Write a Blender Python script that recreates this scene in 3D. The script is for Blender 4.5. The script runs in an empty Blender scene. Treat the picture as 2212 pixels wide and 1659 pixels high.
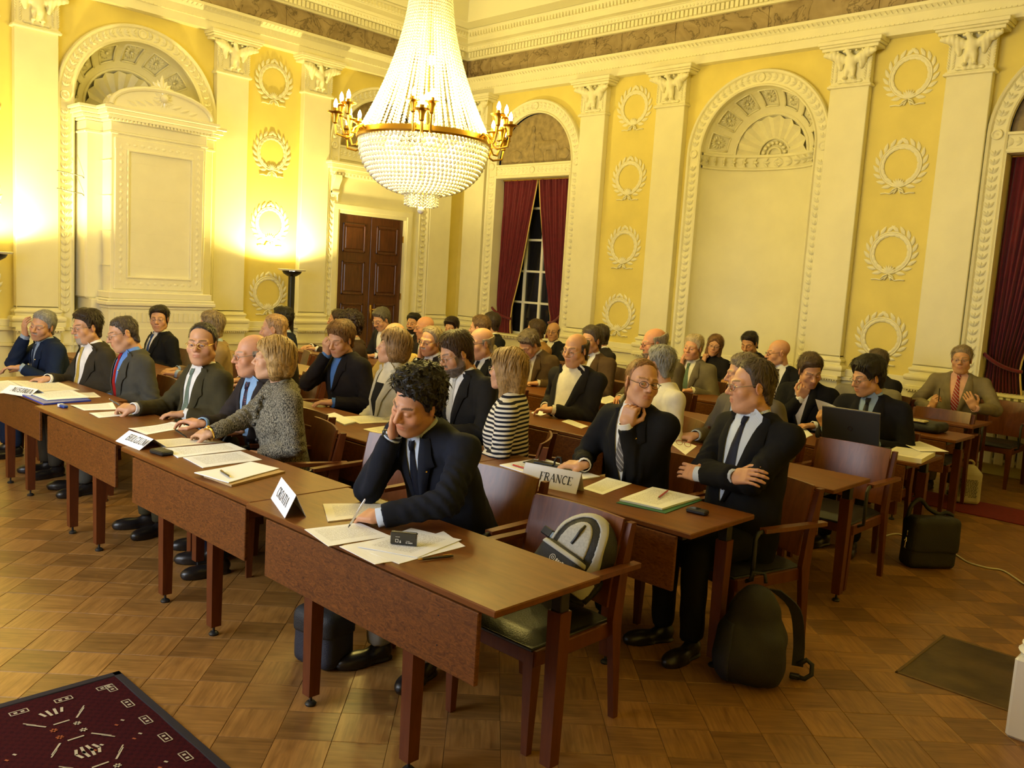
import bpy, bmesh, math, random
import numpy as np
from mathutils import Vector, Matrix, Euler

# ------------------------------------------------------------------ camera
SC = bpy.context.scene
COL = SC.collection
CAM_H = 1.71
F_PX, CX, CY = 1857.0, 1106.0, 829.5
YAW, PITCH, ROLL = [math.radians(a) for a in (-43.365, 6.83, -3.58)]
def _camrot():
    cy, sy, cp, sp, cr, sr = (math.cos(YAW), math.sin(YAW), math.cos(PITCH), math.sin(PITCH), math.cos(ROLL), math.sin(ROLL))
    f = np.array([sy*cp, cy*cp, -sp]); r = np.array([cy, -sy, 0.0]); d = np.cross(f, r)
    return np.array([[cr, sr, 0], [-sr, cr, 0], [0, 0, 1]]) @ np.array([r, d, f])
CR = _camrot()
cam_d = bpy.data.cameras.new('camera'); cam = bpy.data.objects.new('camera', cam_d); COL.objects.link(cam)
cam_d.sensor_fit = 'HORIZONTAL'; cam_d.sensor_width = 36.0
cam_d.lens = 36.0*F_PX/2212.0; cam_d.clip_start = 0.05; cam_d.clip_end = 100
_m = Matrix(((CR[0][0], -CR[1][0], -CR[2][0], 0), (CR[0][1], -CR[1][1], -CR[2][1], 0), (CR[0][2], -CR[1][2], -CR[2][2], CAM_H), (0, 0, 0, 1)))
cam.matrix_world = _m
SC.camera = cam
# pixel -> world, on a horizontal plane / on a plane of constant y / of constant x
def _ray(p): return CR.T @ np.array([(p[0]-CX)/F_PX, (p[1]-CY)/F_PX, 1.0])
def atz(p, z): d = _ray(p); t = (z-CAM_H)/d[2]; return np.array([d[0]*t, d[1]*t, z])
def aty(p, y): d = _ray(p); t = y/d[1]; return np.array([d[0]*t, y, CAM_H+d[2]*t])
def atx(p, x): d = _ray(p); t = x/d[0]; return np.array([x, d[1]*t, CAM_H+d[2]*t])

# ------------------------------------------------------------------ world, exposure
W = bpy.data.worlds.new('night'); SC.world = W; W.use_nodes = True
W.node_tree.nodes['Background'].inputs[0].default_value = (0.012, 0.014, 0.02, 1)
W.node_tree.nodes['Background'].inputs[1].default_value = 0.3
SC.view_settings.view_transform = 'Standard'; SC.view_settings.look = 'None'
SC.view_settings.gamma = 1.0; SC.view_settings.use_curve_mapping = False
SC.view_settings.exposure = 0.0
WARM = (1.0, 0.765, 0.175)
CHAND_W, TORCH_W, LIGHT_PANEL_E = 2.15, 5.5, 1.45

# ------------------------------------------------------------------ helpers
random.seed(4); RNG = np.random.RandomState(4)
R = math.radians
def setp(o, label=None, cat=None, group=None, kind=None):
    if label: o['label'] = label
    if cat: o['category'] = cat
    if group: o['group'] = group
    if kind: o['kind'] = kind
    return o
def empty(name, loc=(0, 0, 0), rz=0.0, **k):
    o = bpy.data.objects.new(name, None); COL.objects.link(o); o.empty_display_size = .05
    o.location = loc; o.rotation_euler = (0, 0, rz); return setp(o, **k)
class MB:
    """collects verts and faces for one mesh"""
    def __init__(s): s.v = []; s.f = []; s.mi = []; s.m = 0
    def add(s, vs, fs):
        n = len(s.v); s.v.extend([tuple(map(float, v)) for v in vs])
        for f in fs: s.f.append(tuple(i+n for i in f)); s.mi.append(s.m)
        return s
    def box(s, x0, x1, y0, y1, z0, z1, T=None):
        vs = [(x, y, z) for x in (x0, x1) for y in (y0, y1) for z in (z0, z1)]
        if T is not None: vs = [tuple(T @ Vector(v)) for v in vs]
        return s.add(vs, [(0, 1, 3, 2), (4, 6, 7, 5), (0, 4, 5, 1), (2, 3, 7, 6), (0, 2, 6, 4), (1, 5, 7, 3)])
    def bbox(s, x0, x1, y0, y1, z0, z1, b=.004, T=None):
        """box with chamfered edges"""
        bm = bmesh.new(); bmesh.ops.create_cube(bm, size=1)
        bmesh.ops.scale(bm, vec=(x1-x0, y1-y0, z1-z0), verts=bm.verts)
        bmesh.ops.translate(bm, vec=((x0+x1)/2, (y0+y1)/2, (z0+z1)/2), verts=bm.verts)
        bmesh.ops.bevel(bm, geom=list(bm.edges), offset=b, segments=1, affect='EDGES', profile=.5)
        return s.bm(bm, T)
    def bm(s, bm, T=None):
        bm.verts.index_update()
        vs = [v.co.copy() for v in bm.verts]
        if T is not None: vs = [T @ v for v in vs]
        s.add(vs, [[v.index for v in f.verts] for f in bm.faces]); bm.free(); return s
    def ico(s, c, r, sub=1, sc=(1, 1, 1), T=None):
        bm = bmesh.new(); bmesh.ops.create_icosphere(bm, subdivisions=sub, radius=1)
        bmesh.ops.scale(bm, vec=(r*sc[0], r*sc[1], r*sc[2]), verts=bm.verts)
        M = Matrix.Translation(c)
        return s.bm(bm, M if T is None else T @ M)
    def rings(s, rings, closed=True, cap0=True, cap1=True):
        n = len(rings[0]); vs = [p for r in rings for p in r]; fs = []
        m = n if closed else n-1
        for i in range(len(rings)-1):
            for j in range(m):
                k = (j+1) % n; fs.append((i*n+j, i*n+k, (i+1)*n+k, (i+1)*n+j))
        if closed and cap0: fs.append(tuple(range(n))[::-1])
        if closed and cap1: fs.append(tuple((len(rings)-1)*n+j for j in range(n)))
        return s.add(vs, fs)
    def tube(s, pts, r, n=8, closed_path=False):
        P = [Vector(p) for p in pts]; rr = r if hasattr(r, '__len__') else [r]*len(P)
        rings = []; up = None
        for i, p in enumerate(P):
            a = P[i-1] if (i > 0 or closed_path) else P[i]; b = P[(i+1) % len(P)] if (i < len(P)-1 or closed_path) else P[i]
            t = (b-a).normalized()
            if up is None: up = Vector((0, 0, 1)) if abs(t.z) < .9 else Vector((1, 0, 0))
            x = t.cross(up)
            if x.length < 1e-6: x = t.orthogonal()
            x.normalize(); y = x.cross(t).normalized(); up = y
            rings.append([p+(x*math.cos(q)+y*math.sin(q))*rr[i] for q in [2*math.pi*j/n for j in range(n)]])
        if closed_path: rings.append(rings[0]); return s.rings(rings, True, False, False)
        return s.rings(rings)
    def lathe(s, prof, n=24, c=(0, 0, 0), T=None, cap=True):
        rings = [[Vector((c[0]+r*math.cos(a), c[1]+r*math.sin(a), c[2]+z)) for a in [2*math.pi*j/n for j in range(n)]] for r, z in prof]
        if T is not None: rings = [[T @ p for p in r] for r in rings]
        return s.rings(rings, True, cap, cap)
    def prism(s, poly, axis_vec, T=None):
        a = [Vector(p) for p in poly]; d = Vector(axis_vec); b = [p+d for p in a]
        if T is not None: a = [T @ p for p in a]; b = [T @ p for p in b]
        n = len(a); return s.add(a+b, [tuple(range(n))[::-1], tuple(range(n, 2*n))]+[(i, (i+1) % n, n+(i+1) % n, n+i) for i in range(n)])
    def mesh(s, name, mats, smooth=False, auto=None):
        me = bpy.data.meshes.new(name); me.from_pydata(s.v, [], s.f)
        for m in (mats if isinstance(mats, (list, tuple)) else [mats]): me.materials.append(m)
        if any(s.mi): me.polygons.foreach_set('material_index', s.mi)
        bm = bmesh.new(); bm.from_mesh(me); bmesh.ops.recalc_face_normals(bm, faces=bm.faces); bm.to_mesh(me); bm.free()
        if smooth:
            me.polygons.foreach_set('use_smooth', [True]*len(me.polygons))
            if auto: me.set_sharp_from_angle(angle=R(auto))
        me.update(); return me
    def obj(s, name, mats, parent=None, smooth=False, auto=None, **k):
        return link(name, s.mesh(name, mats, smooth, auto), parent, **k)
def link(name, me, parent=None, loc=None, rot=None, **k):
    o = bpy.data.objects.new(name, me); COL.objects.link(o)
    if parent is not None: o.parent = parent
    if loc is not None: o.location = loc
    if rot is not None: o.rotation_euler = rot
    return setp(o, **k)
def copy_tree(o, parent=None):
    c = o.copy(); COL.objects.link(c); c.parent = parent
    for ch in [x for x in bpy.data.objects if x.parent == o]: copy_tree(ch, c)
    return c

# ------------------------------------------------------------------ materials
MATS = {}
def N(nt, typ, **k):
    n = nt.nodes.new(typ)
    for a, b in k.items(): setattr(n, a, b)
    return n
def mat(name, col=(.8, .8, .8), rough=.6, metal=0.0, spec=.5, bump=None, var=None, emit=None, sheen=0.0, coat=0.0, trans=0.0):
    """principled; var=(scale, amount, detail) colour mottling; bump=(scale, strength)"""
    if name in MATS: return MATS[name]
    m = bpy.data.materials.new(name); m.use_nodes = True; nt = m.node_tree; b = nt.nodes['Principled BSDF']
    b.inputs['Base Color'].default_value = (*col, 1); b.inputs['Roughness'].default_value = rough
    b.inputs['Metallic'].default_value = metal; b.inputs['Specular IOR Level'].default_value = spec
    b.inputs['Sheen Weight'].default_value = sheen; b.inputs['Coat Weight'].default_value = coat
    b.inputs['Transmission Weight'].default_value = trans
    tc = N(nt, 'ShaderNodeTexCoord')
    if var:
        nz = N(nt, 'ShaderNodeTexNoise'); nz.inputs['Scale'].default_value = var[0]; nz.inputs['Detail'].default_value = var[2] if len(var) > 2 else 4
        nt.links.new(tc.outputs['Object'], nz.inputs['Vector'])
        mr = N(nt, 'ShaderNodeMapRange'); mr.inputs[1].default_value = .3; mr.inputs[2].default_value = .7
        mr.inputs[3].default_value = 1-var[1]; mr.inputs[4].default_value = 1+var[1]
        nt.links.new(nz.outputs['Fac'], mr.inputs[0])
        mx = N(nt, 'ShaderNodeVectorMath', operation='SCALE'); mx.inputs[0].default_value = col
        nt.links.new(mr.outputs[0], mx.inputs['Scale']); nt.links.new(mx.outputs[0], b.inputs['Base Color'])
    if bump:
        nb = N(nt, 'ShaderNodeTexNoise'); nb.inputs['Scale'].default_value = bump[0]; nb.inputs['Detail'].default_value = 3
        nt.links.new(tc.outputs['Object'], nb.inputs['Vector'])
        bn = N(nt, 'ShaderNodeBump'); bn.inputs['Strength'].default_value = bump[1]; bn.inputs['Distance'].default_value = .01
        nt.links.new(nb.outputs['Fac'], bn.inputs['Height']); nt.links.new(bn.outputs[0], b.inputs['Normal'])
    if emit:
        b.inputs['Emission Color'].default_value = (*emit[0], 1); b.inputs['Emission Strength'].default_value = emit[1]
    MATS[name] = m; return m
def wood(name, c0, c1, scale=6.0, stretch=(1, 8, 8), rough=.35, burl=0.0, coat=.3, rand=0.0):
    """streaky wood grain; rand: brightness shift per object"""
    if name in MATS: return MATS[name]
    m = bpy.data.materials.new(name); m.use_nodes = True; nt = m.node_tree; b = nt.nodes['Principled BSDF']
    tc = N(nt, 'ShaderNodeTexCoord'); mp = N(nt, 'ShaderNodeMapping'); mp.inputs['Scale'].default_value = stretch
    nt.links.new(tc.outputs['Object'], mp.inputs[0])
    oi = N(nt, 'ShaderNodeObjectInfo')
    ad = N(nt, 'ShaderNodeVectorMath', operation='ADD'); sc = N(nt, 'ShaderNodeVectorMath', operation='SCALE'); sc.inputs[0].default_value = (37, 19, 53)
    nt.links.new(oi.outputs['Random'], sc.inputs['Scale']); nt.links.new(mp.outputs[0], ad.inputs[0]); nt.links.new(sc.outputs[0], ad.inputs[1])
    nz = N(nt, 'ShaderNodeTexNoise'); nz.inputs['Scale'].default_value = scale; nz.inputs['Detail'].default_value = 6; nz.inputs['Roughness'].default_value = .65
    nz.inputs['Distortion'].default_value = .4+burl*2
    nt.links.new(ad.outputs[0], nz.inputs['Vector'])
    cr = N(nt, 'ShaderNodeValToRGB'); cr.color_ramp.elements[0].position = .3; cr.color_ramp.elements[1].position = .72
    cr.color_ramp.elements[0].color = (*c0, 1); cr.color_ramp.elements[1].color = (*c1, 1)
    nt.links.new(nz.outputs['Fac'], cr.inputs[0])
    last = cr.outputs[0]
    if rand:
        mr = N(nt, 'ShaderNodeMapRange'); mr.inputs[3].default_value = 1-rand; mr.inputs[4].default_value = 1+rand
        nt.links.new(oi.outputs['Random'], mr.inputs[0])
        v = N(nt, 'ShaderNodeVectorMath', operation='SCALE'); nt.links.new(last, v.inputs[0]); nt.links.new(mr.outputs[0], v.inputs['Scale']); last = v.outputs[0]
    nt.links.new(last, b.inputs['Base Color']); b.inputs['Roughness'].default_value = rough; b.inputs['Coat Weight'].default_value = coat; b.inputs['Coat Roughness'].default_value = .25; b.inputs['Specular IOR Level'].default_value = .5 if coat > .1 else .28
    MATS[name] = m; return m

M_plaster = mat('plaster_cream', (.83, .78, .52), .55, bump=(60, .05), var=(3, .04))
M_orn = mat('plaster_ornament', (.84, .79, .53), .5, var=(9, .05))
M_yellow = mat('wall_yellow', (.76, .63, .17), .65, bump=(90, .05), var=(2.5, .06))
M_ceil = mat('ceiling_cream', (.80, .76, .52), .7)
M_dark = mat('black_metal', (.012, .012, .013), .4)
M_chrome = mat('chrome', (.7, .7, .72), .2, 1.0)
M_brass = mat('brass', (.75, .48, .12), .25, 1.0)
M_gilt = mat('gilt_bronze', (.62, .36, .06), .3, 1.0)
M_white = mat('white_enamel', (.82, .81, .78), .3)
M_stove = mat('stove_tile', (.84, .80, .62), .22, var=(4, .03), coat=.2)
M_glass_night = mat('night_glass', (.012, .012, .016), .05)
M_red = mat('curtain_velvet', (.13, .004, .012), .85, sheen=.25, var=(14, .15))
M_gold = mat('gold_braid', (.62, .45, .14), .5)
M_door = wood('door_mahogany', (.05, .013, .004), (.12, .035, .010), 5, (6, 6, 1), .35)
M_table = wood('table_walnut', (.118, .036, .0055), (.19, .063, .010), 4.5, (1, 6, 6), .42, .1, .0)
M_panel = wood('panel_burl', (.058, .017, .0025), (.21, .070, .011), 9, (3, 3, 7), .5, .8, .0)
M_leg = wood('leg_cherry', (.085, .020, .005), (.135, .036, .009), 5, (6, 6, 1), .45, 0, .0)
M_chair = wood('chair_ply', (.10, .026, .006), (.19, .056, .014), 4, (6, 3, 1.2), .32, .3, .2, .12)
M_leather = mat('black_leather', (.012, .012, .012), .42, bump=(160, .15))
M_paper = None
def marble():
    m = bpy.data.materials.new('frieze_marble'); m.use_nodes = True; nt = m.node_tree; b = nt.nodes['Principled BSDF']
    tc = N(nt, 'ShaderNodeTexCoord'); nz = N(nt, 'ShaderNodeTexNoise'); nz.inputs['Scale'].default_value = 2.2; nz.inputs['Detail'].default_value = 8; nz.inputs['Distortion'].default_value = 2.2
    vo = N(nt, 'ShaderNodeTexVoronoi', feature='DISTANCE_TO_EDGE'); vo.inputs['Scale'].default_value = 4.5
    mx = N(nt, 'ShaderNodeMix', data_type='VECTOR'); mx.inputs['Factor'].default_value = .45
    nt.links.new(tc.outputs['Object'], nz.inputs['Vector']); nt.links.new(tc.outputs['Object'], mx.inputs[4]); nt.links.new(nz.outputs['Color'], mx.inputs[5]); nt.links.new(mx.outputs[1], vo.inputs['Vector'])
    c1 = N(nt, 'ShaderNodeValToRGB'); c1.color_ramp.elements[0].color = (.22, .15, .07, 1); c1.color_ramp.elements[1].color = (.40, .30, .16, 1)
    c1.color_ramp.elements[0].position = .3; c1.color_ramp.elements[1].position = .7; nt.links.new(nz.outputs['Fac'], c1.inputs[0])
    c2 = N(nt, 'ShaderNodeValToRGB'); c2.color_ramp.elements[0].color = (.30, .26, .2, 1); c2.color_ramp.elements[1].color = (1, 1, 1, 1); c2.color_ramp.elements[1].position = .05
    nt.links.new(vo.outputs['Distance'], c2.inputs[0])
    mm = N(nt, 'ShaderNodeMix', data_type='RGBA', blend_type='MULTIPLY'); mm.inputs[0].default_value = .85
    nt.links.new(c1.outputs[0], mm.inputs[6]); nt.links.new(c2.outputs[0], mm.inputs[7]); nt.links.new(mm.outputs[2], b.inputs['Base Color'])
    b.inputs['Roughness'].default_value = .3; return m
M_marble = marble()
M_relief = mat('lunette_relief', (.30, .22, .10), .6, var=(12, .3), bump=(30, .4))

# ------------------------------------------------------------------ implicit surfaces (smooth blends, meshed with surface nets)
def smin(a, b, k):
    h = np.clip(.5+.5*(b-a)/k, 0, 1); return b*(1-h)+a*h-k*h*(1-h)
def s_ell(P, c, r):
    q = (P-np.asarray(c))/np.asarray(r); l = np.sqrt((q*q).sum(-1))+1e-9; g = np.sqrt(((q/np.asarray(r))**2).sum(-1))+1e-9
    return l*(l-1)/g
def s_cap(P, a, b, ra, rb=None):
    rb = ra if rb is None else rb
    a = np.asarray(a, float); b = np.asarray(b, float); ab = b-a; L = ab@ab+1e-12
    t = np.clip(((P-a)@ab)/L, 0, 1); return np.sqrt(((P-a-t[..., None]*ab)**2).sum(-1))-(ra+(rb-ra)*t)
def s_box(P, c, h, r=0.0):
    q = np.abs(P-np.asarray(c))-(np.asarray(h)-r)
    return np.sqrt((np.maximum(q, 0)**2).sum(-1))+np.minimum(q.max(-1), 0)-r
def wob(P, f, seed=0):
    x, y, z = P[..., 0]*f, P[..., 1]*f, P[..., 2]*f; s = seed*1.7
    return (np.sin(x+1.3*np.sin(y*.9+s)+s)+np.sin(y*1.1+1.2*np.sin(z*1.05-s)+2.1+s)+np.sin(z*.95+1.4*np.sin(x*1.07+s)+4.2))/3
def surface_nets(fn, lo, hi, h):
    lo = np.asarray(lo, float); hi = np.asarray(hi, float); n = np.maximum(np.ceil((hi-lo)/h).astype(int)+1, 3)
    ax = [lo[i]+h*np.arange(n[i]) for i in range(3)]
    G = np.stack(np.meshgrid(*ax, indexing='ij'), -1); D = fn(G.reshape(-1, 3)).reshape(n)
    s = D < 0
    c = [(i, j, k) for i in (0, 1) for j in (0, 1) for k in (0, 1)]
    sl = lambda A, o: A[o[0]:n[0]-1+o[0], o[1]:n[1]-1+o[1], o[2]:n[2]-1+o[2]]
    cnt = sum(sl(s, o).astype(np.int8) for o in c); act = (cnt > 0) & (cnt < 8)
    idx = np.argwhere(act); ids = -np.ones(act.shape, int); ids[act] = np.arange(len(idx))
    acc = np.zeros((len(idx), 3)); w = np.zeros(len(idx))
    V = {o: D[idx[:, 0]+o[0], idx[:, 1]+o[1], idx[:, 2]+o[2]] for o in c}
    for a in c:
        for d in range(3):
            if a[d] == 0:
                b = list(a); b[d] = 1; b = tuple(b); va, vb = V[a], V[b]; m = (va < 0) != (vb < 0)
                t = np.where(m, va/np.where(m, va-vb, 1), 0)
                p = np.tile(np.array(a, float), (len(idx), 1)); p[:, d] = t; acc[m] += p[m]; w[m] += 1
    verts = lo+h*(idx+acc/np.maximum(w, 1)[:, None])
    faces = []
    for d in range(3):
        u, v = (d+1) % 3, (d+2) % 3
        sh = [slice(None)]*3; A = s.take(range(0, n[d]-1), d); B = s.take(range(1, n[d]), d)
        e = np.argwhere(A != B); e = e[(e[:, u] > 0) & (e[:, v] > 0) & (e[:, u] < n[u]-1) & (e[:, v] < n[v]-1)]
        flip = A[tuple(e.T)]
        def cell(du, dv):
            q = e.copy(); q[:, u] += du; q[:, v] += dv; return ids[tuple(q.T)]
        q = np.stack([cell(-1, -1), cell(0, -1), cell(0, 0), cell(-1, 0)], 1)
        q[~flip] = q[~flip][:, ::-1]; faces.append(q)
    F = np.concatenate(faces); F = F[(F >= 0).all(1)]
    return verts, F
def np_mesh(name, V, F, mats, smooth=True, mi=None):
    me = bpy.data.meshes.new(name)
    V = np.asarray(V, np.float32); F = np.asarray(F, np.int32)
    me.vertices.add(len(V)); me.vertices.foreach_set('co', V.ravel())
    k = F.shape[1]; me.loops.add(len(F)*k); me.loops.foreach_set('vertex_index', F.ravel())
    me.polygons.add(len(F)); me.polygons.foreach_set('loop_start', np.arange(0, len(F)*k, k, dtype=np.int32))
    for m in (mats if isinstance(mats, (list, tuple)) else [mats]): me.materials.append(m)
    if mi is not None: me.polygons.foreach_set('material_index', np.asarray(mi, np.int32))
    me.update(calc_edges=True); me.polygons.foreach_set('use_smooth', [smooth]*len(F)); me.validate(); return me
# ================================================================== THE ROOM
XL, YB = -10.8, 9.9            # front planes of the pilasters on the left and the back wall
XR, YF = 1.1, -1.3             # the two walls behind the camera
T_back = Matrix(((1, 0, 0, 0), (0, -1, 0, YB), (0, 0, 1, 0), (0, 0, 0, 1)))      # (s, d, z) -> world
T_left = Matrix(((0, 1, 0, XL), (1, 0, 0, 0), (0, 0, 1, 0), (0, 0, 0, 1)))
def wq(mb, T, s0, s1, z0, z1, d): mb.add([T @ Vector(p) for p in ((s0, d, z0), (s1, d, z0), (s1, d, z1), (s0, d, z1))], [(0, 1, 2, 3)])
ZT = 4.64; ZC = 3.51; RI, RO = .775, .975
def arch_wall(mb, T, s0, s1, c, r, d=-.1, n=24):
    pts = [(c+r*math.cos(a), ZC+r*math.sin(a)) for a in [math.pi*i/n for i in range(n+1)]]
    for i in range(n):
        (a0, b0), (a1, b1) = pts[i], pts[i+1]
        mb.add([T @ Vector(p) for p in ((a0, d, b0), (a0, d, ZT), (a1, d, ZT), (a1, d, b1))], [(0, 1, 2, 3)])
    for x0, x1 in ((s0, c-r), (c+r, s1)):
        if x1-x0 > 1e-3: wq(mb, T, x0, x1, 0, ZT, d)
BACK = dict(T=T_back, pil=[(-10.72, -10.26), (-8.32, -7.86), (-7.0, -6.54), (-4.58, -4.12), (-3.31, -2.86), (-.9, -.44)],
            wre=[(-7.86, -7.0), (-4.12, -3.31)], arch=[(-10.26, -8.32, -9.25), (-6.54, -4.58, -5.49), (-2.86, -.9, -1.88)])
LEFT = dict(T=T_left, pil=[(1.92, 2.37), (3.19, 3.64), (5.55, 6.0), (6.85, 7.3), (9.27, 9.7)],
            wre=[(2.37, 3.19), (6.0, 6.85)], arch=[(3.64, 5.55, 4.6), (7.3, 9.27, 8.28)])
def build_wall(name, W, plain):
    mb = MB(); T = W['T']
    for a, b in W['wre']+plain: wq(mb, T, a, b, 0, ZT, -.1)
    for a, b in W['pil']: wq(mb, T, a, b, 0, ZT, -.1)
    for s0, s1, c in W['arch']: arch_wall(mb, T, s0, s1, c, RO)
    return mb.obj(name, M_yellow, kind='structure')
wall_back = build_wall('wall_back', BACK, [(-10.95, -10.72), (-.44, XR)])
wall_left = build_wall('wall_left', LEFT, [(YF, 1.92), (9.7, 10.05)])
mb = MB(); wq(mb, Matrix(((0, -1, 0, XR), (1, 0, 0, 0), (0, 0, 1, 0), (0, 0, 0, 1))), YF, 10.05, 0, 6.1, 0); wall_right = mb.obj('wall_right', M_yellow, kind='structure')
mb = MB(); wq(mb, Matrix(((1, 0, 0, 0), (0, 1, 0, YF), (0, 0, 1, 0), (0, 0, 0, 1))), -10.95, XR, 0, 6.1, 0); wall_front = mb.obj('wall_front', M_yellow, kind='structure')

# --- pilaster: shaft, base, eagle capital (meshes shared)
PW = .45
def pilaster_meshes():
    a = MB(); a.bbox(-PW/2, PW/2, -.1, 0, 1.06, 4.15, .006)
    b = MB()
    for w, d, z0, z1 in ((.05, .05, 0, .62), (.075, .075, .62, .66), (.03, .03, .66, .80), (.09, .09, .80, .83), (.075, .075, .83, .845)): b.bbox(-PW/2-w*.4, PW/2+w*.4, -.1, d, z0, z1, .005)
    prof = [(.06, .845), (.06, .90)]+[(.035+.03*math.cos(t), .935+.035*math.sin(t)) for t in [R(q) for q in range(-90, 91, 30)]]+[(.02, .975), (.02, 1.0)]+[(.012+.02*math.cos(t), 1.022+.022*math.sin(t)) for t in [R(q) for q in range(-90, 91, 45)]]+[(0, 1.05), (0, 1.08)]
    rings = []
    for d, z in prof: rings.append([(-PW/2-d, -.1, z), (-PW/2-d, d, z), (PW/2+d, d, z), (PW/2+d, -.1, z)])
    b.rings(rings, True, True, True)
    k = 0
    for i in range(17): b.box(-PW/2-.02+i*.0295, -PW/2-.02+i*.0295+.016, .03, .083, .785, .80)
    cap = MB(); cap.bbox(-PW/2-.03, PW/2+.03, -.1, .035, 4.135, 4.165, .008); cap.bbox(-PW/2-.015, PW/2+.015, -.1, .02, 4.165, 4.18, .004)
    for i, (w, z0, z1) in enumerate(((.10, 4.54, 4.575), (.125, 4.575, 4.60), (.14, 4.60, 4.645))): cap.bbox(-PW/2-w, PW/2+w, -.1, w, z0, z1, .006)
    cap.bbox(-PW/2, PW/2, -.1, .0, 4.18, 4.55, .004)
    lf = lambda x, z, a: leaf_into(cap, x, .004, z, a, .05, .02)
    for i in range(11):
        for sd in (-1, 1): lf(sd*(PW/2-.02), 4.2+i*.028, R(90-sd*35)); lf(sd*(PW/2-.045), 4.2+i*.028, R(90+sd*35))
    for i in range(9): cap.ico((-PW/2-.06+i*(PW+.12)/8, .075, 4.525), .016, 1)
    def eagle(P):
        x = np.abs(P[:, 0]); Q = np.stack([x, P[:, 1], P[:, 2]], 1)
        d = s_ell(Q, (0, .035, 4.40), (.062, .05, .10))
        d = smin(d, s_cap(P, (0, .06, 4.47), (-.03, .085, 4.53), .032, .026), .02)
        d = smin(d, s_cap(P, (-.035, .09, 4.53), (-.07, .10, 4.515), .015, .007), .01)
        w = s_cap(Q, (.05, .03, 4.44), (.20, .055, 4.50), .04, .05); w = smin(w, s_cap(Q, (.20, .055, 4.50), (.275, .085, 4.50), .045, .028), .03)
        w = smin(w, s_cap(Q, (.14, .03, 4.47), (.12, .01, 4.36), .05, .03), .03)
        d = smin(d, w+.004*np.sin(Q[:, 0]*140), .02)
        d = smin(d, s_cap(Q, (.035, .04, 4.33), (.045, .04, 4.25), .034, .016), .015)
        d = smin(d, s_ell(Q, (.05, .05, 4.235), (.025, .035, .014)), .012)
        d = smin(d, s_ell(Q, (0, .005, 4.27), (.03, .03, .06)), .02)
        d = smin(d, s_ell(Q, (0, .0, 4.205), (.16, .03, .025))+.006*np.sin(Q[:, 0]*90), .01)
        return d
    V, F = surface_nets(eagle, (-.33, -.06, 4.17), (.33, .15, 4.59), .011)
    return a.mesh('pilaster', M_plaster), b.mesh('base', M_plaster), cap.mesh('capital', M_orn), np_mesh('eagle', V, F[:, ::-1], M_orn)
def leaf_into(mb, x, d, z, ang, L, w, th=.008):
    c, s = math.cos(ang), math.sin(ang); P = lambda u, v, h: (x+u*c-v*s, d+h, z+u*s+v*c)
    mb.add([P(0, 0, 0), P(.35*L, w/2, 0), P(.7*L, w*.38, 0), P(L, 0, 0), P(.7*L, -w*.38, 0), P(.35*L, -w/2, 0), P(.4*L, 0, th), P(.75*L, 0, th*.7)],
           [(0, 6, 1), (1, 6, 7, 2), (2, 7, 3), (3, 7, 4), (4, 7, 6, 5), (5, 6, 0)])
me_shaft, me_base, me_cap, me_eagle = pilaster_meshes()
for wall, W in ((wall_back, BACK), (wall_left, LEFT)):
    for a, b in W['pil']:
        M = W['T'] @ Matrix.Translation(((a+b)/2, 0, 0))
        p = link('pilaster', me_shaft, wall); p.matrix_local = M
        for nm, me in (('base', me_base), ('capital', me_cap), ('eagle_relief', me_eagle)): link(nm, me, p)

# --- dado between the pilasters
def dado(wall, T, a, b):
    m = MB(); m.bbox(a, b, -.1, -.06, 0, .62, .004, T); m.bbox(a, b, -.1, -.03, .62, .66, .004, T); m.bbox(a, b, -.1, -.065, .66, .80, .003, T); m.bbox(a, b, -.1, -.02, .80, .845, .005, T); m.bbox(a, b, -.1, -.05, .845, .93, .008, T)
    m.obj('dado', M_plaster, wall)
for wall, W in ((wall_back, BACK), (wall_left, LEFT)):
    for a, b in W['wre']: dado(wall, W['T'], a, b)
dado(wall_back, T_back, -6.54, -4.58); dado(wall_left, T_left, YF, 1.92); dado(wall_back, T_back, -.44, XR); dado(wall_left, T_left, 3.64, 5.55)

# --- laurel wreaths in the narrow bays
lm = MB(); leaf_into(lm, 0, 0, 0, 0, .115, .044, .016); me_leaf = lm.mesh('leaf', M_orn, True)
def bow_mesh():
    m = MB()
    for i in range(9):
        a = R(90+(i-4)*19); leaf_into(m, 0, .012, -.235, a, .10, .026, .014)
    for sd in (-1, 1):
        m.tube([(0, .012, -.24), (sd*.05, .016, -.265), (sd*.075, .014, -.30), (sd*.035, .014, -.305), (sd*.01, .012, -.26)], .009, 6)
        m.tube([(sd*.02, .012, -.27), (sd*.08, .012, -.31), (sd*.13, .012, -.30), (sd*.185, .010, -.305)], .009, 6)
    return m.mesh('bow', M_orn, True)
me_bow = bow_mesh()
def ring_mesh():
    m = MB(); m.tube([(.225*math.cos(t), .004, .225*math.sin(t)) for t in [R(-90+q) for q in range(0, 360, 12)]], .010, 6, True); return m.mesh('wreath', M_orn, True)
me_ring = ring_mesh()
for wall, W in ((wall_back, BACK), (wall_left, LEFT)):
    for a, b in W['wre']:
        for z in (4.21, 3.25, 2.29, 1.33):
            M = W['T'] @ Matrix.Translation(((a+b)/2, -.098, z))
            w = link('wreath', me_ring, wall); w.matrix_local = M
            link('bow', me_bow, w)
            for sd in (-1, 1):
                for i in range(9):
                    t = R(-72+i*18.2); ang = math.pi/2+t
                    for off in (-1, 1):
                        r = .225+off*.012; x, z0 = r*math.cos(t), r*math.sin(t); a2 = ang-off*R(24)
                        lf = link('leaf', me_leaf, w); lf.matrix_local = Matrix.Diagonal((sd, 1, 1, 1)) @ Matrix.Translation((x, .006, z0)) @ Matrix.Rotation(-a2, 4, 'Y')

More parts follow.
